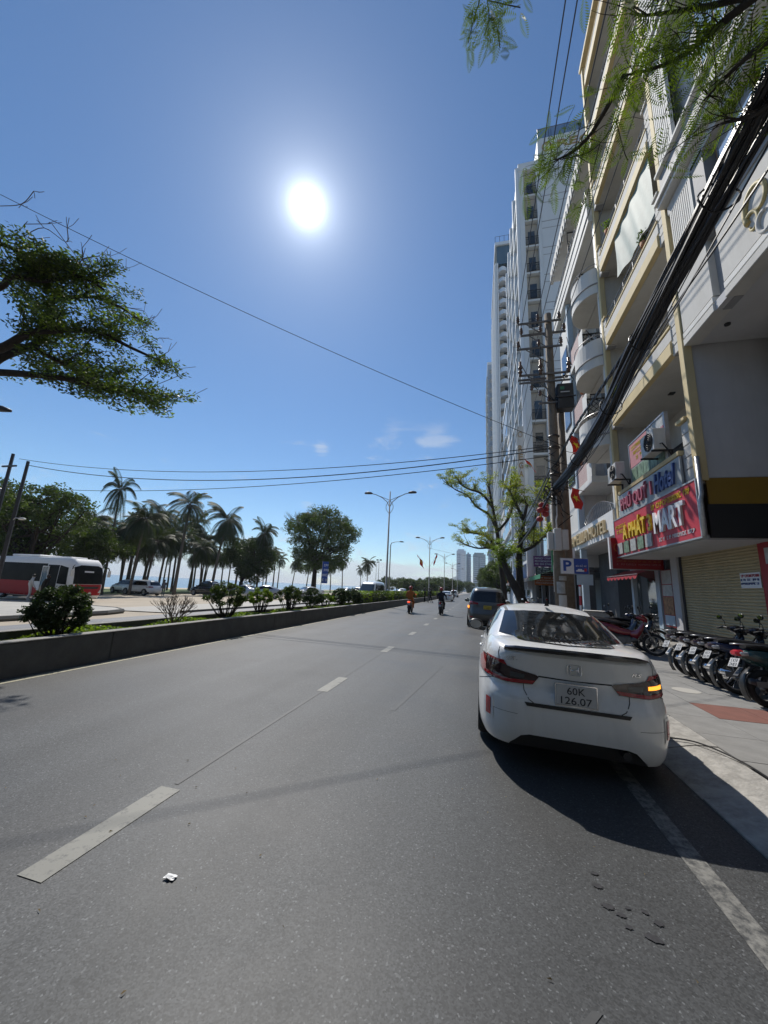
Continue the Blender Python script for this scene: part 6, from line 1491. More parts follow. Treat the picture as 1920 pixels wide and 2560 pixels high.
# the white sedan: rear end at y = 0, nose towards +y
LAMP = [(-.835,.955),(-.70,.925),(-.52,.878),(-.335,.845),(-.305,.828),(-.36,.755),(-.60,.742),(-.835,.775)]
SED = dict(tailcut=[(-.66,.05),(-.56,.22),(-.47,.305),(-.40,.325),(.40,.325),(.47,.305),(.56,.22),(.66,.05)], L=4.50, W=1.75, n=6.6, cols=144, fine=True, paint='car_white', sharp=30,
  rows=[0,.06,.14,.22,.30,.38,.46,.53,.58,.63,.70,.77,.84,.90,.945,.975,.99,1.0],
  w=[(0,.835),(.06,.86),(.2,.874),(.4,.878),(.6,.868),(.75,.85),(.88,.815),(.96,.775),(1,.735)],
  rear=[(0,.075),(.06,.045),(.16,.018),(.30,.006),(.44,.0),(.53,.012),(.60,.055),(.70,.062),(.80,.055),(.90,.04),(.96,.035),(.985,.065),(1,.11)],
  front=[(0,4.30),(.1,4.42),(.35,4.50),(.6,4.47),(.85,4.36),(.95,4.25),(1,4.1)],
  zbot=[(0,.20),(.6,.195),(4.0,.19),(4.5,.22)],
  deck=[(0,1.06),(.12,1.075),(.45,1.105),(.8,1.10),(1.4,1.02),(2.6,1.0),(3.3,.985),(3.9,.90),(4.35,.76),(4.5,.72)],
  grows=[0,.12,.28,.45,.6,.72,.82,.90,.95,.98,1.0], gyc=2.1, gn=5.0, gcrown=.045,
  gw=[(0,.80),(.3,.755),(.6,.68),(.82,.61),(.93,.555),(.98,.50),(1,.46)],
  grear=[(0,.50),(.2,.66),(.5,.94),(.8,1.28),(.93,1.50),(1,1.72)],
  gfront=[(0,3.55),(.4,3.1),(.75,2.72),(.92,2.48),(1,2.3)],
  belt=[(0,.98),(.6,1.02),(1.5,.98),(3.6,.93)], roof=[(0,1.40),(1.2,1.405),(1.9,1.425),(2.6,1.42),(3.4,1.36)],
  wheels=(.93,3.52), wr=.315, ww=.20, mirrors=((.955,2.98,1.03),),
  panels=[('rear_window','glass_dark','rear',[(-.64,1.125),(-.40,1.108),(0,1.10),(.40,1.108),(.64,1.125),(.545,1.355),(.30,1.375),(0,1.38),(-.30,1.375),(-.545,1.355)],.005),
    ('windscreen','glass_dark','front',[(-.66,1.03),(.66,1.03),(.55,1.36),(-.55,1.36)],.005),
    ('side_window','glass_dark','left',[(1.20,1.06),(1.95,1.045),(1.95,1.36),(1.62,1.355),(1.36,1.25)],.004),
    ('side_window','glass_dark','left',[(2.02,1.045),(2.98,1.02),(2.62,1.30),(2.40,1.36),(2.02,1.37)],.004),
    ('tail_lamp','lamp_smoke','rear2',LAMP,.010),
    ('tail_lamp_side','lamp_red','left',[(.06,.79),(.10,.94),(.36,.955),(.30,.87),(.12,.80)],.008),
    ('lamp_edge','lamp_red','rear2',[(-.83,.785),(-.60,.748),(-.365,.76),(-.335,.79),(-.60,.778),(-.80,.81)],.0125,None),
    ('lamp_edge','lamp_red','rear2',[(-.835,.80),(-.78,.80),(-.775,.925),(-.835,.95)],.0125,None),
    ('reverse_lamp','glass_tint','rear2',[(-.56,.80),(-.44,.80),(-.43,.835),(-.56,.85)],.0128,None),
    ('turn_signal','signal_lit','rear',[(.60,.820),(.735,.828),(.735,.862),(.60,.852)],.0135,None),
    ('bumper_strip','plastic_black','rear',[(-.42,.575),(.42,.575),(.44,.605),(-.44,.605)],.010),
    ('reflector_recess','car_white','rear2',[(-.795,.40),(-.715,.40),(-.715,.60),(-.795,.60)],.006),
    ('reflector','reflector_red','rear2',[(-.775,.42),(-.735,.42),(-.735,.575),(-.775,.58)],.012),
    ('plate_recess','car_white','rear',[(-.22,.595),(.22,.595),(.22,.82),(-.22,.82)],.002),
    ('fuel_flap','car_white','left',[(.75,.86),(.93,.86),(.93,1.0),(.75,1.0)],.002)],
  seams=[('iron_black','rear2',[(-.44,.845),(-.445,.76),(-.44,.70),(-.40,.63),(-.36,.605)],.007),('iron_black','rear',[(-.31,.832),(0,.822),(.31,.832)],.012),
    ('iron_black','rear2',[(-.66,.92),(-.67,1.0),(-.655,1.05)],.006),('iron_black','left',[(.12,.77),(.30,.72),(.56,.66)],.006),('iron_black','rear2',[(-.80,.50),(-.5,.49)],.003),
    ('iron_black','left',[(1.14,.30),(1.16,.62),(1.10,.9),(1.22,1.05)],.007),('iron_black','left',[(2.0,.25),(2.0,1.04)],.007),('iron_black','left',[(3.05,.28),(3.12,.7),(3.0,1.0)],.007),
    ('iron_black','top2',[(-.515,1.45),(-.54,1.9),(-.545,2.4),(-.53,2.7)],.035),
    ('plastic_black','left',[(1.12,1.05),(2.0,1.035),(3.05,1.005)],.016)])
car, bv = make_car('white_sedan', 'white sedan parked at the kerb in the foreground, its right indicator lit', 'car', SED, (.845,3.93,0), radians(-1.0), roll=radians(1.3))
# spoiler lip, plate, badges, aerial, handles
rows = []
for i in range(25):
    x = -.62+1.24*i/24; u = abs(x)/.62; z = 1.075-.015*u*u; y = .02+.09*u**3
    k = 1 if u < .85 else (1-u)/.15*.6+.4
    rows.append([(x,y+.10,z+.006),(x,y-.012,z+.026*k),(x,y-.032,z+.010*k),(x,y-.026,z-.016*k),(x,y+.025,z-.022),(x,y+.10,z-.01)])
m = MB(); m.grid(rows); m.build('spoiler', 'gloss_black', car, autosmooth=35)
pt = part(car, 'number_plate', 'plate_white', (-.168,.168,-.004,.012,.625,.800), bevel=.004)
part(pt, 'plate_frame', 'chrome', (-.176,.176,-.002,.010,.617,.6245),(-.176,.176,-.002,.010,.8005,.808),(-.176,-.1685,-.002,.010,.617,.808),(.1685,.176,-.002,.010,.617,.808))
letters('plate_number', '60K', face_south(-.075,-.0055,.720), 'plate_ink', pt, .15, .062, .0012, .004)
letters('plate_number', '126.07', face_south(-.128,-.0055,.638), 'plate_ink', pt, .256, .062, .0012, .004)
def on_rear(x, z):
    h = bv.ray_cast(Vector((x,-4,z)), Vector((0,1,0))); return h[0].y
def badge(s, x, z, w_, hgt, mt='chrome', shear=0):
    y = on_rear(x+w_/2, z+hgt/2); letters('badge', s, face_south(x,y-.006,z), mt, car, w_, hgt, .003, .006, shear)
badge('CITY', -.60, .955, .115, .032); badge('RS', .47, .925, .085, .03, 'chrome', .3)
y = on_rear(0,.915); m = MB(); m.tube([(.062*math.copysign(abs(cos(a*pi/16))**.45,cos(a*pi/16)),y-.012,.925+.046*math.copysign(abs(sin(a*pi/16))**.45,sin(a*pi/16))) for a in range(32)], .0035, 6, closed=True); em_ = m.build('emblem', 'chrome', car, smooth=True)
m = MB(); m.tube([(-.036,y-.012,.96),(-.030,y-.014,.93),(-.040,y-.012,.888)], .005, 6); m.tube([(.036,y-.012,.96),(.030,y-.014,.93),(.040,y-.012,.888)], .005, 6); m.cyl((-.03,y-.014,.924),(.03,y-.014,.924),.005,None,6); m.build('emblem_letter', 'chrome', em_, smooth=True)
rows = []
for i in range(7):
    u = i/6; y = 1.60+.17*u; h_ = .062*sin(pi*min(1,.5*(1-u)+.0)) if False else .065*(1-u)**.8
    rows.append([(-.03*(1-.6*u) ,y,1.452),(-.012*(1-u),y+.02*0,1.455+h_),(.012*(1-u),y,1.455+h_),(.03*(1-.6*u),y,1.452)])
m = MB(); m.grid(rows); m.add(rows[0], [(0,1,2,3)]); m.build('shark_fin_aerial', 'plastic_black', car, fix=True, autosmooth=40)
for s in (-1,1):
    for yy in (1.35,2.25):
        h = bv.ray_cast(Vector((s*4,yy,.90)), Vector((-s,0,0))); m = MB(); m.tube([(h[0].x-s*.005,yy-.09,.90),(h[0].x+s*.03,yy-.07,.905),(h[0].x+s*.03,yy+.07,.905),(h[0].x-s*.005,yy+.09,.90)], .014, 6); m.build('door_handle', 'car_white', car, smooth=True)
part(car, 'rear_valance', 'plastic_black', (-.66,.66,.22,.5,.16,.36))
m = MB(); m.cyl((.42,.10,.25),(.42,.40,.25),.035,None,10); m.build('exhaust', 'metal_dark', car)

# boxy grey people carrier ahead of it
MPV = dict(L=4.735, W=1.83, n=5.5, cols=96, paint='car_grey', rows=[0,.08,.2,.35,.5,.65,.8,.9,.96,1.0],
  w=[(0,.84),(.1,.895),(.4,.915),(.75,.905),(.92,.875),(1,.84)], rear=[(0,.16),(.1,.04),(.3,.0),(.5,.01),(.6,.09),(.85,.12),(1,.15)], front=[(0,4.6),(.3,4.735),(.6,4.70),(.9,4.5),(1,4.3)],
  zbot=[(0,.25),(4.735,.22)], deck=[(0,1.12),(1.5,1.12),(3.2,1.10),(4.0,1.03),(4.735,.88)],
  grows=[0,.2,.45,.65,.8,.9,.96,1.0], gyc=2.2, gn=6.5, gw=[(0,.86),(.4,.80),(.8,.70),(.94,.64),(1,.57)], grear=[(0,.13),(.4,.22),(.8,.36),(.95,.48),(1,.7)], gfront=[(0,4.0),(.5,3.5),(.85,3.1),(1,2.8)],
  belt=[(0,1.06),(4.0,1.04)], roof=[(0,1.73),(1.0,1.775),(2.2,1.785),(3.4,1.72)], wheels=(.95,3.70), wr=.345, ww=.21, mirrors=((1.02,3.2,1.13),),
  panels=[('rear_window','glass_dark','rear',[(-.74,1.16),(.74,1.16),(.66,1.58),(.4,1.62),(-.4,1.62),(-.66,1.58)],.006),('windscreen','glass_dark','front',[(-.72,1.12),(.72,1.12),(.6,1.62),(-.6,1.62)],.006),
    ('side_window','glass_tint','left',[(.35,1.15),(1.15,1.13),(1.15,1.60),(.55,1.58)],.004),('side_window','glass_tint','left',[(1.22,1.13),(2.2,1.12),(2.2,1.63),(1.22,1.62)],.004),('side_window','glass_tint','left',[(2.28,1.12),(3.45,1.10),(2.9,1.55),(2.28,1.63)],.004),
    ('tail_lamp','lamp_red','rear2',[(-.88,1.02),(-.84,1.17),(-.66,1.15),(-.40,1.10),(-.40,1.03),(-.62,1.02),(-.86,.98)],.010),('indicator','signal_lit','rear',[(-.875,.85),(-.80,.83),(-.79,.95),(-.87,.97)],.011),('indicator_housing','lamp_red','rear2',[(-.88,.97),(-.78,.97),(-.79,.78),(-.86,.82)],.008),
    ('number_plate','plate_yellow','rear',[(-.17,.84),(.17,.84),(.17,1.0),(-.17,1.0)],.012),('bumper_seam','iron_black','rear',[(-.88,.60),(.88,.60),(.88,.607),(-.88,.607)],.004),('reflector','reflector_red','rear2',[(-.78,.46),(-.62,.46),(-.62,.50),(-.78,.50)],.008)],
  seams=[('iron_black','left',[(2.24,.4),(2.24,1.1)],.01),('iron_black','left',[(1.18,.4),(1.2,1.1)],.01),('iron_black','left',[(3.3,.4),(3.35,1.0)],.01),('chrome','left',[(.3,1.13),(3.5,1.085)],.02),('iron_black','rear2',[(-.78,1.0),(-.76,.62)],.01)])
mpv, bv2 = make_car('grey_people_carrier', 'dusty grey people carrier with a yellow plate parked ahead of the white sedan', 'car', MPV, (.40,17.4,0), radians(-1.0), roll=radians(1.0))
fake_lines([c for c in mpv.children if c.name.startswith('number_plate')][0], -.02, -.13, .13, .93, .045, 'plate_ink', 5, axis='y'); fake_lines([c for c in mpv.children if c.name.startswith('number_plate')][0], -.02, -.13, .13, .86, .05, 'plate_ink', 6, axis='y')
def low_detail(P, **kw):
    q = dict(P); q.update(kw); return q
# sport utility body, plainer
SUV = dict(L=4.65, W=1.86, n=5.0, cols=72, paint='car_white', rows=[0,.1,.25,.5,.75,.9,1.0], w=[(0,.85),(.15,.91),(.5,.93),(.85,.9),(1,.83)], rear=[(0,.2),(.2,.02),(.5,.0),(.8,.08),(1,.2)], front=[(0,4.5),(.25,4.65),(.6,4.6),(.9,4.4),(1,4.2)],
  zbot=[(0,.28),(4.65,.25)], deck=[(0,1.08),(1.5,1.08),(3.3,1.08),(4.1,1.0),(4.65,.82)], grows=[0,.3,.6,.85,.95,1.0], gyc=2.0, gn=6, gw=[(0,.86),(.5,.76),(.9,.64),(1,.56)], grear=[(0,.2),(.5,.42),(.9,.62),(1,.85)], gfront=[(0,3.75),(.5,3.2),(.9,2.75),(1,2.4)],
  belt=[(0,1.04),(4,1.02)], roof=[(0,1.6),(1.2,1.65),(2.4,1.66),(3.5,1.58)], wheels=(.92,3.70), wr=.36, ww=.22, mirrors=((1.0,3.0,1.1),),
  panels=[('rear_window','glass_dark','rear',[(-.68,1.12),(.68,1.12),(.55,1.50),(-.55,1.50)],.006),('windscreen','glass_dark','front',[(-.72,1.1),(.72,1.1),(.58,1.52),(-.58,1.52)],.006),('side_window','glass_dark','left',[(.6,1.1),(3.4,1.08),(2.75,1.52),(2.2,1.56),(1.0,1.52)],.005),
    ('tail_lamp','lamp_red','rear2',[(-.86,.88),(-.5,.9),(-.5,1.0),(-.86,1.02)],.01),('headlamp','lamp_clear','front2',[(-.85,.78),(-.45,.76),(-.45,.88),(-.85,.92)],.01),('grille','plastic_black','front',[(-.42,.5),(.42,.5),(.45,.82),(-.45,.82)],.008),('sill','plastic_black','left',[(.3,.26),(4.3,.26),(4.3,.42),(.3,.42)],.006),('number_plate','plate_white','front',[(-.24,.48),(.24,.48),(.24,.59),(-.24,.59)],.014)],
  seams=[('iron_black','left',[(2.05,.4),(2.05,1.08)],.012),('iron_black','left',[(3.05,.4),(3.1,1.05)],.012)])
suv1, _ = make_car('white_suv', 'white sport utility car with black wheels parked before the palms', 'car', low_detail(SUV), (-34.6,34.6,gz(-37)), radians(86), 'cars parked across the road')
suv2, _ = make_car('white_suv', 'white sport utility car half hidden behind the bus front', 'car', low_detail(SUV), (-39.8,37.2,gz(-42)), radians(82), 'cars parked across the road')
PIK = low_detail(SUV, L=5.2, W=1.88, paint='car_black', deck=[(0,1.05),(1.6,1.06),(2.0,1.06),(3.6,1.08),(4.6,1.0),(5.2,.86)], front=[(0,5.0),(.25,5.2),(.6,5.15),(.9,4.95),(1,4.75)], zbot=[(0,.34),(5.2,.30)],
  grear=[(0,1.72),(.5,1.8),(.9,1.95),(1,2.15)], gfront=[(0,4.2),(.5,3.75),(.9,3.3),(1,3.0)], gyc=2.9, belt=[(0,1.04),(5,1.02)], roof=[(0,1.72),(2.2,1.76),(3,1.76),(4,1.68)], wheels=(1.1,4.2), wr=.38, mirrors=((1.0,3.7,1.15),), bed=1.62, bedz=.72,
  panels=[('rear_window','glass_tint','rear',[(-.6,1.2),(.6,1.2),(.52,1.55),(-.52,1.55)],.006),('windscreen','glass_tint','front',[(-.7,1.12),(.7,1.12),(.58,1.6),(-.58,1.6)],.006),('side_window','glass_tint','left',[(1.9,1.12),(3.95,1.1),(3.3,1.6),(2.1,1.62)],.005),('tail_lamp','lamp_red','rear2',[(-.88,.7),(-.78,.7),(-.78,1.0),(-.88,1.0)],.01),('headlamp','lamp_clear','front2',[(-.86,.82),(-.5,.8),(-.5,.92),(-.86,.95)],.01),('number_plate','plate_white','front',[(-.24,.5),(.24,.5),(.24,.61),(-.24,.61)],.014)])
pik, _ = make_car('pickup_truck', 'dark double cab pickup truck parked across the road before the palms', 'truck', PIK, (-28.9,38.9,gz(-31)), radians(84), 'cars parked across the road')
m = MB(); m.tube([(-.75,1.55,1.05),(-.7,1.50,1.55),(.7,1.50,1.55),(.75,1.55,1.05)], .04, 8); m.build('roll_bar', 'chrome', pik, smooth=True)
SLV = low_detail(SED, fine=False, tailcut=None, cols=72, paint='car_silver', panels=[('rear_window','glass_dark','rear',[(-.62,1.12),(.62,1.12),(.52,1.36),(-.52,1.36)],.006),('windscreen','glass_tint','front',[(-.68,1.03),(.68,1.03),(.55,1.37),(-.55,1.37)],.006),('side_window','glass_dark','left',[(1.2,1.06),(2.98,1.02),(2.5,1.34),(1.6,1.35)],.005),('tail_lamp','lamp_red','rear2',LAMP,.01),('headlamp','lamp_clear','front2',[(-.82,.66),(-.45,.62),(-.45,.72),(-.82,.78)],.01),('grille','plastic_black','front',[(-.4,.42),(.4,.42),(.4,.6),(-.4,.6)],.008)], seams=[])
s1, _ = make_car('silver_sedan', 'silver sedan across the road just right of the dark pickup', 'car', low_detail(SLV), (-24.6,38.8,gz(-26)), radians(75), 'cars parked across the road')
s2, _ = make_car('silver_sedan', 'pale sedan across the road facing the viewer', 'car', low_detail(SLV), (-21.2,38.6,gz(-22)), radians(120), 'cars parked across the road')
s3, _ = make_car('silver_sedan', 'bright sedan across the road where the sun glints', 'car', low_detail(SLV, paint='car_white'), (-19.6,45.5,gz(-20)), radians(150), 'cars parked across the road')
index_children()
for k, (x, y, rz_) in enumerate(((-24,78,170),(-29,84,175),(-22,92,178),(-20,104,176),(-33,95,172),(-27,112,175))):
    dup((suv1,s1,s2)[k%3], (x,y,gz(x)), radians(rz_), ['nearest','second','third','fourth','fifth','farthest'][k]+' distant parked car glimpsed behind the shrubs across the road', 'distant cars across the road')
w1 = dup(s3, (-4.55,56,0), 0, 'white car driving away down the road ahead of the dark scooter rider', 'cars driving away'); w2 = dup(suv2, (-5.6,92,0), 0, 'white car farther down the road', 'cars driving away')
VAN = dict(L=5.9, W=2.0, n=6, cols=72, paint='car_white', rows=[0,.1,.3,.6,.85,.95,1.0], w=[(0,.92),(.1,.98),(.6,1.0),(.9,.97),(1,.92)], rear=[(0,.1),(.2,.0),(1,.05)], front=[(0,5.8),(.3,5.9),(.8,5.75),(1,5.5)], zbot=[(0,.3),(5.9,.28)], deck=[(0,1.2),(4.5,1.2),(5.9,1.05)],
  grows=[0,.3,.6,.85,.95,1.0], gyc=2.7, gn=7, gw=[(0,.95),(.6,.9),(.9,.8),(1,.7)], grear=[(0,.06),(.9,.15),(1,.35)], gfront=[(0,5.45),(.5,4.95),(.9,4.5),(1,4.2)], belt=[(0,1.15),(6,1.1)], roof=[(0,2.15),(2,2.2),(5,2.1)], wheels=(1.1,4.7), wr=.36, ww=.22, mirrors=((1.1,4.9,1.3),),
  panels=[('windscreen','glass_tint','front',[(-.82,1.15),(.82,1.15),(.72,1.9),(-.72,1.9)],.008),('side_window','glass_dark','left',[(.4,1.25),(4.9,1.2),(4.4,1.9),(.4,1.95)],.006),('headlamp','lamp_clear','front2',[(-.9,.75),(-.55,.72),(-.55,.95),(-.88,1.0)],.01),('grille','plastic_black','front',[(-.5,.6),(.5,.6),(.5,.85),(-.5,.85)],.01),('rear_window','glass_dark','rear',[(-.8,1.3),(.8,1.3),(.75,1.9),(-.75,1.9)],.008)], seams=[])
van, _ = make_car('white_van', 'white minibus coming along the far carriageway behind the hedge', 'van', VAN, (-11.6,44,gz(-11.6)), radians(180))

# red and white coach
bus = thing('coach', 'red and white coach with dark windows standing across the road', 'bus', (-35.1,20.75,gz(-29)), radians(-91))
BL, BW, BH = 8.6, 2.35, 2.95
bsh = shell([0,.04,.1,.3,.5,.7,.85,.93,.975,1.0], interp([(0,1.08),(.06,1.16),(.3,1.175),(.8,1.15),(.95,1.08),(1,1.0)]), interp([(0,.1),(.1,.0),(1,.12)]), interp([(0,8.5),(.1,8.6),(.35,8.6),(.7,8.48),(.9,8.28),(1,8.0)]), lambda y: .28, interp([(0,2.9),(1.0,BH),(7.5,BH),(8.6,2.86)]), 4.3, 9, 120, 6, .06)
bb_ = bsh.mesh('body'); bvb = BVHTree.FromPolygons([Vector(v) for v in bsh.v], bsh.f); ob_ = obj('body', bb_, 'white_paint', bus); cut = []
for wy in (1.9,6.5):
    c = MB(); c.cyl((-3,wy,.43),(3,wy,.43),.53,None,28); co = bpy.data.objects.new('cut', c.mesh('cut')); COL.objects.link(co); cut.append(co)
boolean_cut(ob_, cut); sharpen(bb_ if False else ob_.data, 35)
if not len(ob_.data.materials): ob_.data.materials.append(MAT['white_paint'])
def bp(name, mt, ax, poly, off, par=None):
    os_ = []
    for a2 in ((('left','right') if ax == 'sides' else (ax,))): os_.append(obj(name, panel(bvb, poly, a2, off, .15), mt, par or bus))
    return os_
for k in range(4): bp('side_window', 'bus_glass', 'sides', [(.35+k*1.42,1.36),(1.68+k*1.42,1.36),(1.68+k*1.42,2.45),(.35+k*1.42,2.45)], .012)
bp('window_band', 'bus_glass', 'sides', [(.2,1.28),(6.0,1.28),(6.0,2.52),(.2,2.52)], .006)
bp('driver_window', 'bus_glass', 'sides', [(7.2,1.2),(8.05,1.15),(7.95,2.3),(7.2,2.45)], .010)
bp('door', 'bus_glass', 'sides', [(6.1,.55),(7.15,.55),(7.15,2.45),(6.1,2.45)], .008)
bp('red_panel', 'bus_red', 'sides', [(.15,.30),(6.0,.30),(5.6,.60),(4.9,1.0),(4.5,1.28),(.15,1.28)], .006); bp('red_corner', 'bus_red', 'sides', [(7.2,.30),(8.4,.30),(8.42,1.1),(7.9,.75),(7.2,.6)], .006)
bp('windscreen', 'bus_glass', 'front', [(-1.0,1.22),(1.0,1.22),(.98,2.35),(.6,2.5),(-.6,2.5),(-.98,2.35)], .012)
bp('front_panel', 'bus_red', 'front', [(-1.05,.45),(1.05,.45),(1.08,1.0),(1.0,1.20),(-1.0,1.20),(-1.08,1.0)], .008)
bp('front_trim', 'plastic_black', 'front', [(-.75,1.06),(.75,1.06),(.6,.90),(-.6,.90)], .014)
for s in (-1,1): bp('headlamp', 'lamp_clear', 'front', [(s*.70,.62),(s*1.0,.66),(s*1.04,.95),(s*.85,.85)], .016)
bp('destination_board', 'sign_white', 'front', [(-.25,2.02),(.4,2.02),(.4,2.12),(-.25,2.12)], .016); bp('number_plate', 'plate_white', 'front', [(-.25,.50),(.25,.50),(.25,.61),(-.25,.61)], .016)
part(bus, 'underbody', 'plastic_black', (-1.0,1.0,.3,8.2,.2,.5)); part(bus, 'roof_unit', 'white_paint', (-.8,.8,1.6,4.4,BH+.03,BH+.2), bevel=.05); part(bus, 'roof_hatch', 'white_paint', (-.6,.6,5.2,7.2,BH,BH+.12), bevel=.04)
for wy in (1.9,6.5):
    for s in (-1,1): wheel(bus, s*.98, wy, .43, .28, s, 'metal_grey', 8)
for s in (-1,1):
    m = MB(); m.tube([(s*1.0,8.3,2.5),(s*1.25,8.55,2.4),(s*1.3,8.6,2.2)], .03, 6); mm_ = m.build('mirror_arm', 'plastic_black', bus); part(mm_, 'mirror', 'box_white', (s*1.3-.1,s*1.3+.1,8.55,8.65,1.75,2.2), bevel=.02)
dr = thing('folding_door', 'open white framed door panel standing out from the coach side', 'door', (0,0,0)); dr.parent = None
bpy.data.objects.remove(dr)
m = MB(); m.box(1.2,1.25,5.7,5.75,.6,2.35); m.box(1.2,1.25,6.25,6.3,.6,2.35); m.box(1.2,1.25,5.75,6.25,2.3,2.35); m.box(1.2,1.25,5.75,6.25,.6,.65); o = m.build('open_door', 'white_paint', bus); part(o, 'pane', 'glass_tint', (1.215,1.235,5.75,6.25,.65,2.3))

# ---------------------------------------------------------------- motorbikes
def torus(m, c, Rr, r, ax=0, n=26, k=8):
    o = len(m.v)
    for i in range(n):
        a = 2*pi*i/n
        for j in range(k):
            b = 2*pi*j/k; q = Rr+r*cos(b); m.v.append((c[0]+r*sin(b)*1.1, c[1]+q*cos(a), c[2]+q*sin(a)))
    for i in range(n):
        for j in range(k): m.f.append((o+i*k+j, o+((i+1)%n)*k+j, o+((i+1)%n)*k+(j+1)%k, o+i*k+(j+1)%k)); m.mi.append(m.m)
def loft(m, secs, n=10):
    """secs: (y, z, halfwidth, halfheight) ellipses along the bike, squared a little"""
    rows = []
    for (y, z, a, b) in secs: rows.append([(a*math.copysign(abs(cos(2*pi*k/n))**.8,cos(2*pi*k/n)), y, z+b*math.copysign(abs(sin(2*pi*k/n))**.8,sin(2*pi*k/n))) for k in range(n)]+[(a,y,z)])
    for r in rows: r[-1] = r[0]
    m.grid(rows); m.add(rows[0][:-1], [tuple(range(n))]); m.add(rows[-1][:-1], [tuple(range(n-1,-1,-1))]); return m
def motorbike(label, loc, rz, paint, group, scooter=False, lit=None, plate='plate_white', lean=radians(6)):
    t = thing('motorbike', label, 'motorbike', loc, rz, group); t.rotation_euler = (0, -lean, rz)
    r = .285 if not scooter else .255
    for y in (-.60,.64):
        wo = bpy.data.objects.new('wheel', None); COL.objects.link(wo); wo.parent = t; wo.location = (0,y,r)
        m = MB(); torus(m, (0,0,0), r-.035, .036 if not scooter else .048); m.build('tyre', 'rubber', wo, smooth=True)
        m = MB(); torus(m, (0,0,0), r-.075, .014, n=22, k=6)
        for k in range(12 if not scooter else 5):
            a = 2*pi*k/(12 if not scooter else 5); m.cyl((.02*(-1)**k,.03*cos(a),.03*sin(a)),(0,(r-.08)*cos(a+.15),(r-.08)*sin(a+.15)),.004 if not scooter else .022,None,4)
        m.lathe([(.001,-.05),(.06,-.05),(.06,.05),(.001,.05)], (0,0,0), 0, 12); m.build('rim', 'rim' if not scooter else 'metal_dark', wo, smooth=False)
    m = MB()
    if scooter: loft(m, [(-.86,.72,.05,.05),(-.74,.70,.14,.10),(-.50,.66,.16,.15),(-.20,.58,.15,.16),(-.02,.46,.13,.12)])
    else: loft(m, [(-.92,.775,.03,.03),(-.82,.765,.085,.055),(-.55,.70,.115,.10),(-.25,.62,.11,.12),(-.05,.56,.09,.10),(.12,.55,.07,.07)])
    m.build('rear_body', paint, t, smooth=True)
    m = MB()
    if scooter: m.box(-.15,.15,-.10,.30,.30,.36); loft(m, [(.28,.36,.17,.06),(.36,.55,.20,.12),(.44,.78,.17,.14),(.50,.95,.13,.10)])
    else: loft(m, [(.10,.52,.06,.08),(.26,.52,.16,.14),(.36,.66,.17,.14),(.44,.80,.12,.10)])
    m.build('leg_shield', paint, t, smooth=True)
    m = MB(); loft(m, [(-.80,.835,.07,.025),(-.60,.84,.12,.045),(-.25,.80,.13,.05),(.0,.78,.10,.05),(.08,.74,.06,.04)]); m.build('seat', 'plastic_black', t, smooth=True)
    m = MB(); m.tube([(-.09,-.45,.86),(-.1,-.85,.875),(-.05,-.93,.87),(.05,-.93,.87),(.1,-.85,.875),(.09,-.45,.86)], .012, 6); m.build('grab_rail', 'metal_rail', t, smooth=True)
    m = MB(); loft(m, [(-.955,.745,.05,.03),(-.92,.74,.085,.05),(-.86,.74,.09,.05)]); m.build('tail_lamp', lit or 'lamp_smoke', t, smooth=True)
    for s in (-1,1):
        m = MB(); loft(m, [(-.93,.74,.0,.0),(-.90,.73,.03,.03),(-.82,.73,.02,.03)], 8); o = m.build('turn_signal', 'lamp_clear', t, smooth=True); o.location.x = s*.10
    # rear mudguard and plate
    m = MB(); rows = []
    for i in range(7):
        a = radians(62+i*17); rows.append([(x, -.60+(r+.07)*cos(a)*-1*(-1) if False else -.60-(r+.06)*sin(a-radians(40)), r+(r+.06)*cos(a-radians(40))) for x in (-.06,-.03,.03,.06)])
    m.grid(rows); m.build('rear_mudguard', 'plastic_black', t, smooth=True, solid=.006)
    M_ = Matrix.Rotation(radians(-28), 3, 'X'); m = MB(); m.obox((0,-.965,.60), .19, .006, .14, M_); pl = m.build('number_plate', plate, t)
    rr = random.Random(int(loc[1]*100)); me_ = MB()
    for (zz, n_) in ((.03,4),(-.035,5)):
        for k in range(n_):
            x0 = (k-(n_-1)/2)*.033; bars = [(0,.022,.020,.006),(0,-.022,.020,.006)] if rr.random() < .5 else [(0,0,.006,.046)]
            bars.append((rr.choice((-.008,.008)),0,.006,.046))
            for (bx_, bz_, sx_, sz_) in bars: me_.obox(Vector((0,-.965,.60))+M_ @ Vector((x0+bx_,-.0045,zz+bz_)), sx_, .002, sz_, M_)
    me_.build('plate_number', 'plate_ink', pl)
    m = MB(); m.obox((0,-.93,.47), .10, .01, .16, Matrix.Rotation(radians(-40),3,'X')); m.build('mud_flap', 'bike_white' if not scooter else 'plastic_black', t)
    # engine, frame, exhaust, fork
    m = MB(); m.box(-.09,.09,-.22,.10,.24,.42); m.cyl((0,.06,.34),(0,.26,.40),.07,.06,10); m.lathe([(.001,-.12),(.10,-.12),(.11,-.08),(.11,.08),(.10,.12),(.001,.12)], (0,-.10,.32), 0, 14); m.build('engine', 'engine', t)
    m = MB(); m.cyl((-.09,-.10,.30),(-.09,-.60,r),.022,None,6); m.cyl((.09,-.10,.30),(.09,-.60,r),.022,None,6); m.cyl((-.11,-.45,.66),(-.11,-.58,.34),.028,None,8); m.cyl((.11,-.45,.66),(.11,-.58,.34),.028,None,8); m.build('swing_arm', 'metal_dark', t)
    m = MB(); m.tube([(.07,.20,.30),(.10,.10,.20),(.12,-.15,.19),(.14,-.35,.22),(.15,-.50,.27),(.15,-.90,.36)], [.02,.02,.022,.045,.05,.045], 10); m.build('exhaust', 'chrome' if not scooter else 'metal_dark', t, smooth=True)
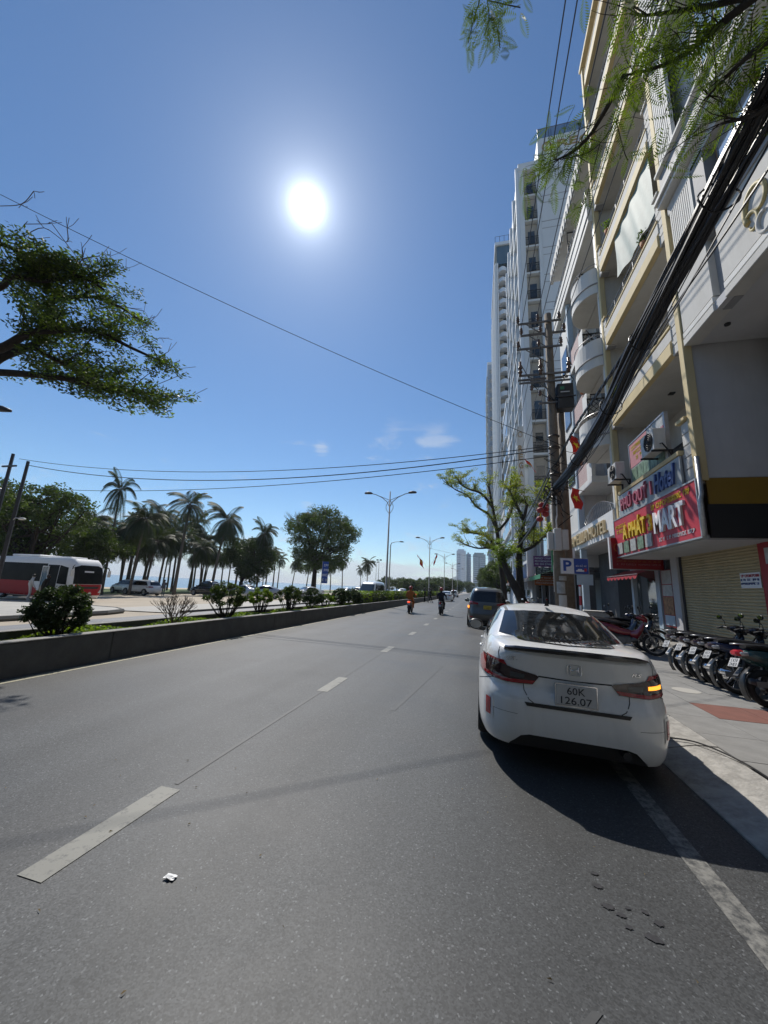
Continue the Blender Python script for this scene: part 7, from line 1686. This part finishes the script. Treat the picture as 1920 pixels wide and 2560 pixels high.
    m = MB(); m.box(.195,.2,-.85,-.5,.28,.36); m.build('exhaust_guard', 'metal_rail', t)
    m = MB()
    for s in (-1,1): m.cyl((s*.065,.64,r),(s*.065,.42,.80),.022,.02,8)
    m.build('front_fork', 'metal_rail', t, smooth=True)
    m = MB(); rows = []
    for i in range(9):
        a = radians(-10+i*20); rows.append([(x, .64-(r+.05)*cos(a)*-1 if False else .64+(r+.045)*cos(a), r+(r+.045)*sin(a)) for x in (-.055,-.03,.03,.055)])
    m.grid(rows); m.build('front_mudguard', paint, t, smooth=True, solid=.005)
    m = MB(); m.tube([(-.33,.30,1.0),(-.22,.34,1.02),(-.1,.40,.98),(.1,.40,.98),(.22,.34,1.02),(.33,.30,1.0)], .013, 6); m.build('handlebar', 'metal_dark', t, smooth=True)
    for s in (-1,1):
        m = MB(); m.cyl((s*.24,.335,1.018),(s*.36,.29,.998),.020,None,8); m.build('grip', 'rubber', t, smooth=True)
        m = MB(); m.tube([(s*.22,.36,1.02),(s*.38,.42,1.0)], .006, 5); m.build('brake_lever', 'metal_rail', t)
        m = MB(); m.tube([(s*.20,.35,1.03),(s*.22,.36,1.13),(s*.27,.34,1.20)], .007, 5); ms_ = m.build('mirror_stem', 'metal_dark', t)
        m = MB(); m.ball((s*.30,.34,1.22), .062, 10, 6, (1.1,.3,.75)); m.build('mirror_shell', 'plastic_black', ms_, smooth=True)
        m = MB(); m.disc((s*.30,.318,1.22), .042, 1, 12, .06); m.build('mirror_glass', 'mirror', ms_)
    m = MB(); loft(m, [(.26,.98,.06,.03),(.34,.98,.15,.07),(.44,.95,.16,.09),(.52,.90,.10,.06)]); m.build('headlamp_cowl', paint, t, smooth=True)
    m = MB(); loft(m, [(.46,.91,.11,.06),(.53,.90,.08,.045),(.545,.90,.03,.02)]); m.build('headlamp', 'lamp_clear', t, smooth=True)
    m = MB(); m.cyl((-.08,-.05,.22),(-.24,-.12,.0 if True else 0),.011,None,6); m.build('side_stand', 'metal_dark', t)
    return t
GRP = 'motorbikes parked in front of the tan shutter'
K = radians(-90)
ROW = ((4.78,9.32,-84,'gloss_black','black underbone motorbike at the end of the row nearest the posters'),(4.80,8.82,-86,'gloss_black','black motorbike second from the end of the row by the posters'),(4.82,8.34,-88,'gloss_black','black motorbike in the middle of the row before the tan shutter'),(4.82,7.86,-90,'bike_blue','dark blue motorbike between the black one and the teal scooter'))
first = {}
for x, y, a, pnt, lab in ROW: motorbike(lab, (x,y,.124), radians(a), pnt, GRP)
motorbike('dark teal scooter with a wide red tail lamp nearest the viewer in the row', (4.78,7.18,.124), radians(-84), 'bike_teal', GRP, scooter=True, lit='reflector_red')
motorbike('black scooter mostly outside the picture beside the teal one', (5.0,6.45,.124), radians(-88), 'gloss_black', GRP, scooter=True)
G2 = 'motorbikes parked before the glass shop door'
motorbike('red motorbike parked crossways behind the sedan roof', (4.05,12.2,.124), radians(-112), 'bike_red', G2)
motorbike('black motorbike beside the red one, its mirrors catching the sky', (4.1,12.8,.124), radians(-105), 'gloss_black', G2)
motorbike('dark scooter behind the black motorbike by the shop door', (4.2,13.4,.124), radians(-100), 'bike_blue', G2, scooter=True)
motorbike('black motorbike close to the striped sign post', (4.0,14.6,.124), radians(-95), 'gloss_black', G2)
motorbike('dark motorbike by the red hanging sign', (4.9,13.7,.124), radians(-80), 'gloss_black', G2)
G3 = 'motorbikes parked beyond the power pole'
motorbike('red and white motorbike parked by the street tree trunk', (2.95,22.5,.124), radians(20), 'bike_red', G3)
motorbike('black motorbike beyond the power pole, near the plastic sheet', (3.2,19.8,.124), radians(10), 'gloss_black', G3)
motorbike('white motorbike beside the leaning trunk', (3.3,24.5,.124), radians(-20), 'bike_white', G3)
motorbike('dark motorbike farther along under the awnings', (3.5,32,.124), radians(0), 'gloss_black', G3)
# wooden cart box among the bikes
t = thing('vendor_box', 'cream coloured wooden box stand on the pavement behind the motorbikes', 'box', (4.2,15.6,.124)); part(t, 'box', 'box_white', (-.4,.4,-.25,.25,.45,.95), bevel=.01); part(t, 'lid', 'offwhite', (-.43,.43,-.28,.28,.95,.99), bevel=.01); part(t, 'leg', 'wood', (-.38,-.32,-.23,-.17,0,.45)); part(t, 'leg', 'wood', (.32,.38,-.23,-.17,0,.45)); part(t, 'leg', 'wood', (-.38,-.32,.17,.23,0,.45)); part(t, 'leg', 'wood', (.32,.38,.17,.23,0,.45))

# ---------------------------------------------------------------- people
def person(label, loc, rz, J, mats, group=None, helmet=None, hair='hair'):
    """J: joint -> (x,y,z); one skinned body, coloured by garment"""
    t = thing('person', label, 'person', loc, rz, group)
    names = list(J); idx = {n: i for i, n in enumerate(names)}
    E = [('pelvis','waist'),('waist','chest'),('chest','neck'),('neck','head0'),('head0','head1')]
    for s in 'LR': E += [('chest','sh'+s),('sh'+s,'el'+s),('el'+s,'wr'+s),('wr'+s,'hd'+s),('pelvis','hip'+s),('hip'+s,'kn'+s),('kn'+s,'an'+s),('an'+s,'to'+s)]
    RD = dict(pelvis=(.135,.105),waist=(.15,.11),chest=(.185,.125),neck=(.055,.055),head0=(.075,.085),head1=(.078,.09),sh=(.075,.075),el=(.045,.045),wr=(.032,.030),hd=(.038,.022),hip=(.09,.09),kn=(.062,.062),an=(.042,.045),to=(.042,.032))
    me = bpy.data.meshes.new('body'); me.from_pydata([J[n] for n in names], [(idx[a],idx[b]) for a, b in E], [])
    o = bpy.data.objects.new('body', me); COL.objects.link(o); md = o.modifiers.new('k','SKIN'); md.use_smooth_shade = True; sb_ = o.modifiers.new('s','SUBSURF'); sb_.levels = 2; sb_.render_levels = 2
    if not me.skin_vertices: 
        o.modifiers.remove(md); o.modifiers.remove(sb_); md = o.modifiers.new('k','SKIN'); sb_ = o.modifiers.new('s','SUBSURF'); sb_.levels = 1
    for n in names:
        sv = me.skin_vertices[0].data[idx[n]]; key = n[:-1] if n[-1] in 'LR' and n[:-1] in RD else n; sv.radius = RD[key]; sv.use_root = (n == 'pelvis')
    dg = bpy.context.evaluated_depsgraph_get(); dg.update(); m2 = bpy.data.meshes.new_from_object(o.evaluated_get(dg)); bpy.data.objects.remove(o)
    jn = np.array([J[n] for n in names])
    zone = {}
    for n in names:
        key = n[:-1] if n[-1] in 'LR' and n[:-1] in RD else n
        zone[n] = {'pelvis':1,'hip':1,'kn':1,'an':mats.get('shin',1),'to':3,'waist':0,'chest':0,'sh':0,'el':mats.get('arm',0),'wr':2,'hd':2,'neck':2,'head0':2,'head1':2}[key]
    # sample points along bones so that garments end at the joints
    pts, zs = [], []
    for a, b in E:
        for k in range(7):
            u = k/6; pts.append(jn[idx[a]]*(1-u)+jn[idx[b]]*u); zs.append(zone[a] if u < .5 else zone[b])
    pts = np.array(pts)
    for p in m2.polygons:
        c = np.array(p.center); p.material_index = zs[int(np.argmin(((pts-c)**2).sum(1)))]; p.use_smooth = True
    m2.materials.clear()
    for mm_ in (mats['top'], mats['bottom'], 'skin', mats.get('shoe','cloth_black')): m2.materials.append(MAT[mm_])
    body = obj('body', m2, None, t)
    # face, fingers
    h0, h1 = Vector(J['head0']), Vector(J['head1']); up_ = (h1-h0).normalized(); fw = Vector(J.get('face',(0,1,0))).normalized(); c = h0.lerp(h1,.5)
    m = MB(); m.ball(c+fw*.10-up_*.0, .016, 6, 5, (1,1.2,1.5)); m.build('nose', 'skin', body, smooth=True)
    rt = fw.cross(up_).normalized()
    for s in (-1,1):
        m = MB(); m.ball(c+fw*.088+rt*s*.032+up_*.022, .011, 6, 5); m.build('eye', 'hair', body, smooth=True); m = MB(); m.ball(c+rt*s*.082, .022, 6, 5, (.5,1,1.3)); m.build('ear', 'skin', body, smooth=True)
    m = MB(); m.obox(c+fw*.092-up_*.052, .04, .008, .008); m.build('mouth', 'lantern_red', body)
    for s in 'LR':
        w0, hd = Vector(J['wr'+s]), Vector(J['hd'+s]); d = (hd-w0).normalized(); sd_ = d.orthogonal().normalized(); m = MB()
        for k, ln in enumerate((.065,.075,.07,.055)):
            b = hd+sd_*(k-1.5)*.018; m.tube([b,b+d*ln*.6,b+d*ln*.8-sd_.cross(d)*ln*.3], [.009,.008,.006], 5)
        m.tube([w0.lerp(hd,.5),w0.lerp(hd,.7)+sd_*.04,hd+sd_*.05+d*.02], [.011,.009,.007], 5); m.build('fingers', 'skin', body, smooth=True)
    if helmet:
        m = MB(); prof = [(.001,.135),(.07,.12),(.115,.07),(.128,.01),(.12,-.05),(.11,-.075)]
        m.lathe([(r, z) for r, z in prof][::-1], c+up_*.045, 2, 16); m.build('helmet', helmet, t, smooth=True)
    else:
        m = MB(); prof = [(.001,.125),(.06,.11),(.095,.06),(.105,.0),(.09,-.05)]; m.lathe(prof[::-1], c+up_*.03-fw*.012, 2, 14); m.build('hair', hair, t, smooth=True)
    return t
def pose_ride():
    return dict(pelvis=(0,-.22,.86),waist=(0,-.22,1.02),chest=(0,-.17,1.27),neck=(0,-.14,1.44),head0=(0,-.12,1.52),head1=(0,-.11,1.66),
      shL=(-.19,-.16,1.36),elL=(-.30,.06,1.16),wrL=(-.30,.26,1.05),hdL=(-.30,.32,1.03),shR=(.19,-.16,1.36),elR=(.30,.06,1.16),wrR=(.30,.26,1.05),hdR=(.30,.32,1.03),
      hipL=(-.11,-.18,.84),knL=(-.19,.20,.74),anL=(-.17,.12,.40),toL=(-.19,.26,.36),hipR=(.11,-.18,.84),knR=(.19,.20,.74),anR=(.17,.12,.40),toR=(.19,.26,.36))
def pose_stand(step=0., arm=0., bend=0.):
    return dict(pelvis=(0,0,.93),waist=(0,.0,1.08),chest=(0,.02+bend,1.32),neck=(0,.03+bend,1.47),head0=(0,.05+bend,1.54),head1=(0,.06+bend,1.68),
      shL=(-.19,.02+bend,1.40),elL=(-.24,-.03-arm,1.14),wrL=(-.24,.06-arm*1.4,.92),hdL=(-.24,.09-arm*1.5,.85),shR=(.19,.02+bend,1.40),elR=(.24,-.02+arm,1.14),wrR=(.24,.08+arm*1.4,.93),hdR=(.24,.11+arm*1.5,.86),
      hipL=(-.10,0,.90),knL=(-.10,.03+step*.5,.50),anL=(-.10,-.02+step,.09),toL=(-.11,.12+step,.05),hipR=(.10,0,.90),knR=(.10,.05-step*.4,.50),anR=(.10,-.02-step,.11),toR=(.11,.11-step,.05))
def rider(label_p, label_b, x, y, rz_, paint, mats, helmet, lit, group):
    motorbike(label_b, (x,y,0.0), rz_, paint, 'scooters being ridden', scooter=True, lit=lit, lean=0)
    person(label_p, (x,y,0.0), rz_, pose_ride(), mats, group, helmet)
rider('rider in an orange jacket and dark red helmet on the yellow scooter', 'orange yellow scooter ridden away with its tail lamp lit', -4.35, 25.0, radians(2), 'scooter_yellow', dict(top='cloth_orange',bottom='cloth_black'), 'helmet_red', 'tail_lit', 'riders on the road')
rider('rider in dark clothes and a red helmet on the black scooter', 'black scooter ridden away ahead of the parked people carrier', -2.36, 25.6, radians(-1), 'gloss_black', dict(top='cloth_navy',bottom='cloth_navy'), 'helmet_red', 'lamp_red', 'riders on the road')
rider('small far rider in dark clothes near the white cars', 'small far dark scooter near the white cars', -4.3, 70, 0, 'gloss_black', dict(top='cloth_black',bottom='cloth_black'), 'helmet_red', 'lamp_red', 'riders on the road')
person('pedestrian in dark clothes standing on the road by the planter end', (-6.35,46.6,0), radians(100), pose_stand(.06,.05), dict(top='cloth_black',bottom='cloth_black',arm=2), 'people crossing the road')
person('pedestrian in dark clothes striding across the road behind the flags', (-5.6,46.0,0), radians(-80), pose_stand(.26,.14,.03), dict(top='cloth_black',bottom='cloth_black'), 'people crossing the road')
person('pedestrian in grey stepping past the planter behind the other walker', (-5.95,47.2,0), radians(-85), pose_stand(.2,.1), dict(top='cloth_grey',bottom='cloth_black'), 'people crossing the road')
person('person in dark trousers standing beside the white sport utility car', (-33.4,34.2,gz(-33.4)), radians(-160), pose_stand(.03,.02), dict(top='cloth_grey',bottom='cloth_black',arm=2), 'people across the road')
person('person in a pale patterned shirt by the open coach door', (-28.9,18.6,gz(-29)), radians(-30), pose_stand(.05,.08), dict(top='cloth_white',bottom='cloth_navy',arm=2), 'people across the road')
person('person in black bending forward by the coach door', (-27.9,18.7,gz(-28)), radians(-60), pose_stand(.08,.12,.12), dict(top='cloth_black',bottom='cloth_black',arm=2), 'people across the road')

# ---------------------------------------------------------------- small things
t = thing('litter', 'small crumpled white plastic scrap on the asphalt', 'litter', (-1.62,2.02,.004)); m = MB(); rr = random.Random(4); rows = [[(.03*(i-2)+rr.uniform(-.008,.008),.02*(j-2)+rr.uniform(-.006,.006),.004+rr.uniform(0,.016)) for j in range(5)] for i in range(5)]; m.grid(rows); m.build('scrap', 'white_paint', t); t.scale = (.5,.5,.6)
rr = random.Random(17)
m = MB()
for k in range(40):
    a = rr.uniform(0,pi); x, y = rr.uniform(-3.5,1.1), rr.uniform(.7,3.6); s = rr.uniform(.006,.016)
    m.add([(x,y,.006),(x+s*cos(a)*.6,y+s*sin(a)*.6+.004,.011),(x+s*2*cos(a),y+s*2*sin(a),.006),(x+s*cos(a)*.6+.006,y+s*sin(a)*.6-.004,.009)], [(0,1,2,3)])
tag(m.build('leaf_litter', 'leaf_dry', None), 'tiny dry leaves scattered over the near asphalt', 'leaf litter', kind='stuff')
t = thing('drain_cable', 'black cable lying along the kerb beside the sedan', 'cable', (0,0,0)); m = MB(); m.tube(smooth_path([(2.02,5.2,.10),(2.25,5.0,.145),(2.42,4.6,.14),(2.43,4.0,.138),(2.44,3.0,.138)],6), .008, 5); m.build('line', 'cable_black', t); m = MB(); m.ball((2.0,5.25,.10), .07, 10, 6, (1.3,1,.4)); m.build('plug', 'rubber', t, smooth=True)

# ---------------------------------------------------------------- behind the viewer: unseen blocks and trees added to hold back sky light
for k, (y0, y1, hgt, wl) in enumerate(((-12,1.8,23,'grey_wall'),(-30,-12.3,27,'offwhite'),(-52,-30.3,21,'grey_wall'),(-90,-52.3,30,'offwhite'))):
    block('street_block', ['grey block behind the viewer, next to the overhanging one','pale tall block behind the viewer','grey low block behind the viewer','pale far block behind the viewer'][k], 5.0, 20, y0, y1, hgt, wl, 4)
b1 = crown_tree('street_tree', 'broad dense street tree behind the viewer on the pavement', (3.6,-7.5,.12), (5.5,5.0,4.6), 7.6, 170, 1.25, 110, .36, 'leaf_mid', .4, 'street trees behind the viewer', 81, stems=8)
index_children()
ORD = ['first','second','third','fourth','fifth','sixth','seventh','eighth','ninth','tenth','eleventh','twelfth','thirteenth','fourteenth','fifteenth']
for k, (x, y, s) in enumerate(((3.6,-17,1.1),(3.4,-27,1.15),(3.6,-38,1.2),(-7.6,-9.5,1.0),(-7.6,-19,1.1),(-7.6,-29,1.15),(-7.6,-40,1.2),(-18,-8,1.15),(-18,-20,1.2),(-18,-33,1.25),(-30,-4,1.2),(-31,-17,1.2),(-32,-30,1.2),(-2,-48,1.3),(-12,-50,1.3))):
    dup(b1, (x,y,gz(x)), R.uniform(0,6.28), ORD[k]+' dense roadside tree behind the viewer', 'street trees behind the viewer', s)

# pots and pipes on the balconies
for k, (x, y, z, lm) in enumerate(((5.02,14.2,8.80,'leaf_fresh'),(5.02,11.0,12.2,'leaf_mid'),(5.02,13.6,15.6,'leaf_fresh'),(5.05,18.4,11.4,'leaf_mid'),(5.05,19.3,8.0,'leaf_fresh'))):
    t = thing('pot_plant', ['potted plant on the first balcony of the yellow hotel','potted plant on the second balcony of the yellow hotel','potted plant on the third balcony of the yellow hotel','potted plant on the upper pink brick parapet','potted plant on the lower pink brick parapet'][k], 'plant', (x,y,z), 0, 'pot plants on balconies'); rng = np.random.default_rng(k)
    m = MB(); m.lathe([(.001,0),(.09,0),(.12,.18),(.10,.18),(.001,.16)], (0,0,0), 2, 12); m.build('pot', 'terracotta', t, smooth=True); leaf_obj('foliage', clumps([(0,0,.32),(.05,.1,.4),(-.05,-.1,.38)], .2, 60, .09, .4, .2, rng), lm, t)
for k, (x, y, z0, z1, lab) in enumerate(((5.02,15.02,4.9,17.6,'grey drain pipe in the corner between the two hotels'),(5.22,20.3,.3,17.6,'drain pipe beside the pale blue column'),(4.97,22.52,.3,8.4,'drain pipe at the end of the white hotel'))):
    m = MB(); m.cyl((x,y,z0),(x,y,z1),.045,None,8)
    for q in range(int((z1-z0)/2)): m.cyl((x,y,z0+1+q*2),(x,y,z0+1.06+q*2),.06,None,8)
    tag(m.build('drain_pipe', 'galvanised', None, smooth=True), lab, 'pipe')

# ---------------------------------------------------------------- sea air
hz = MB(); hz.box(-3600, 1600, -1600, 3300, -4.2, 96); hzo = hz.build('haze', None); hzo['kind'] = 'stuff'; hzo['label'] = 'thin bluish sea haze over the whole street'; hzo['category'] = 'haze'
hm = bpy.data.materials.new('haze'); hm.use_nodes = True; ht = hm.node_tree; ht.nodes.clear(); ho = ht.nodes.new('ShaderNodeOutputMaterial'); pvn = ht.nodes.new('ShaderNodeVolumePrincipled')
pvn.inputs['Color'].default_value = (0.80,0.88,1.0,1); pvn.inputs['Density'].default_value = 0.00022; pvn.inputs['Anisotropy'].default_value = 0.2; ht.links.new(pvn.outputs[0], ho.inputs['Volume'])
hzo.data.materials.append(hm); sc.cycles.volume_bounces = 0
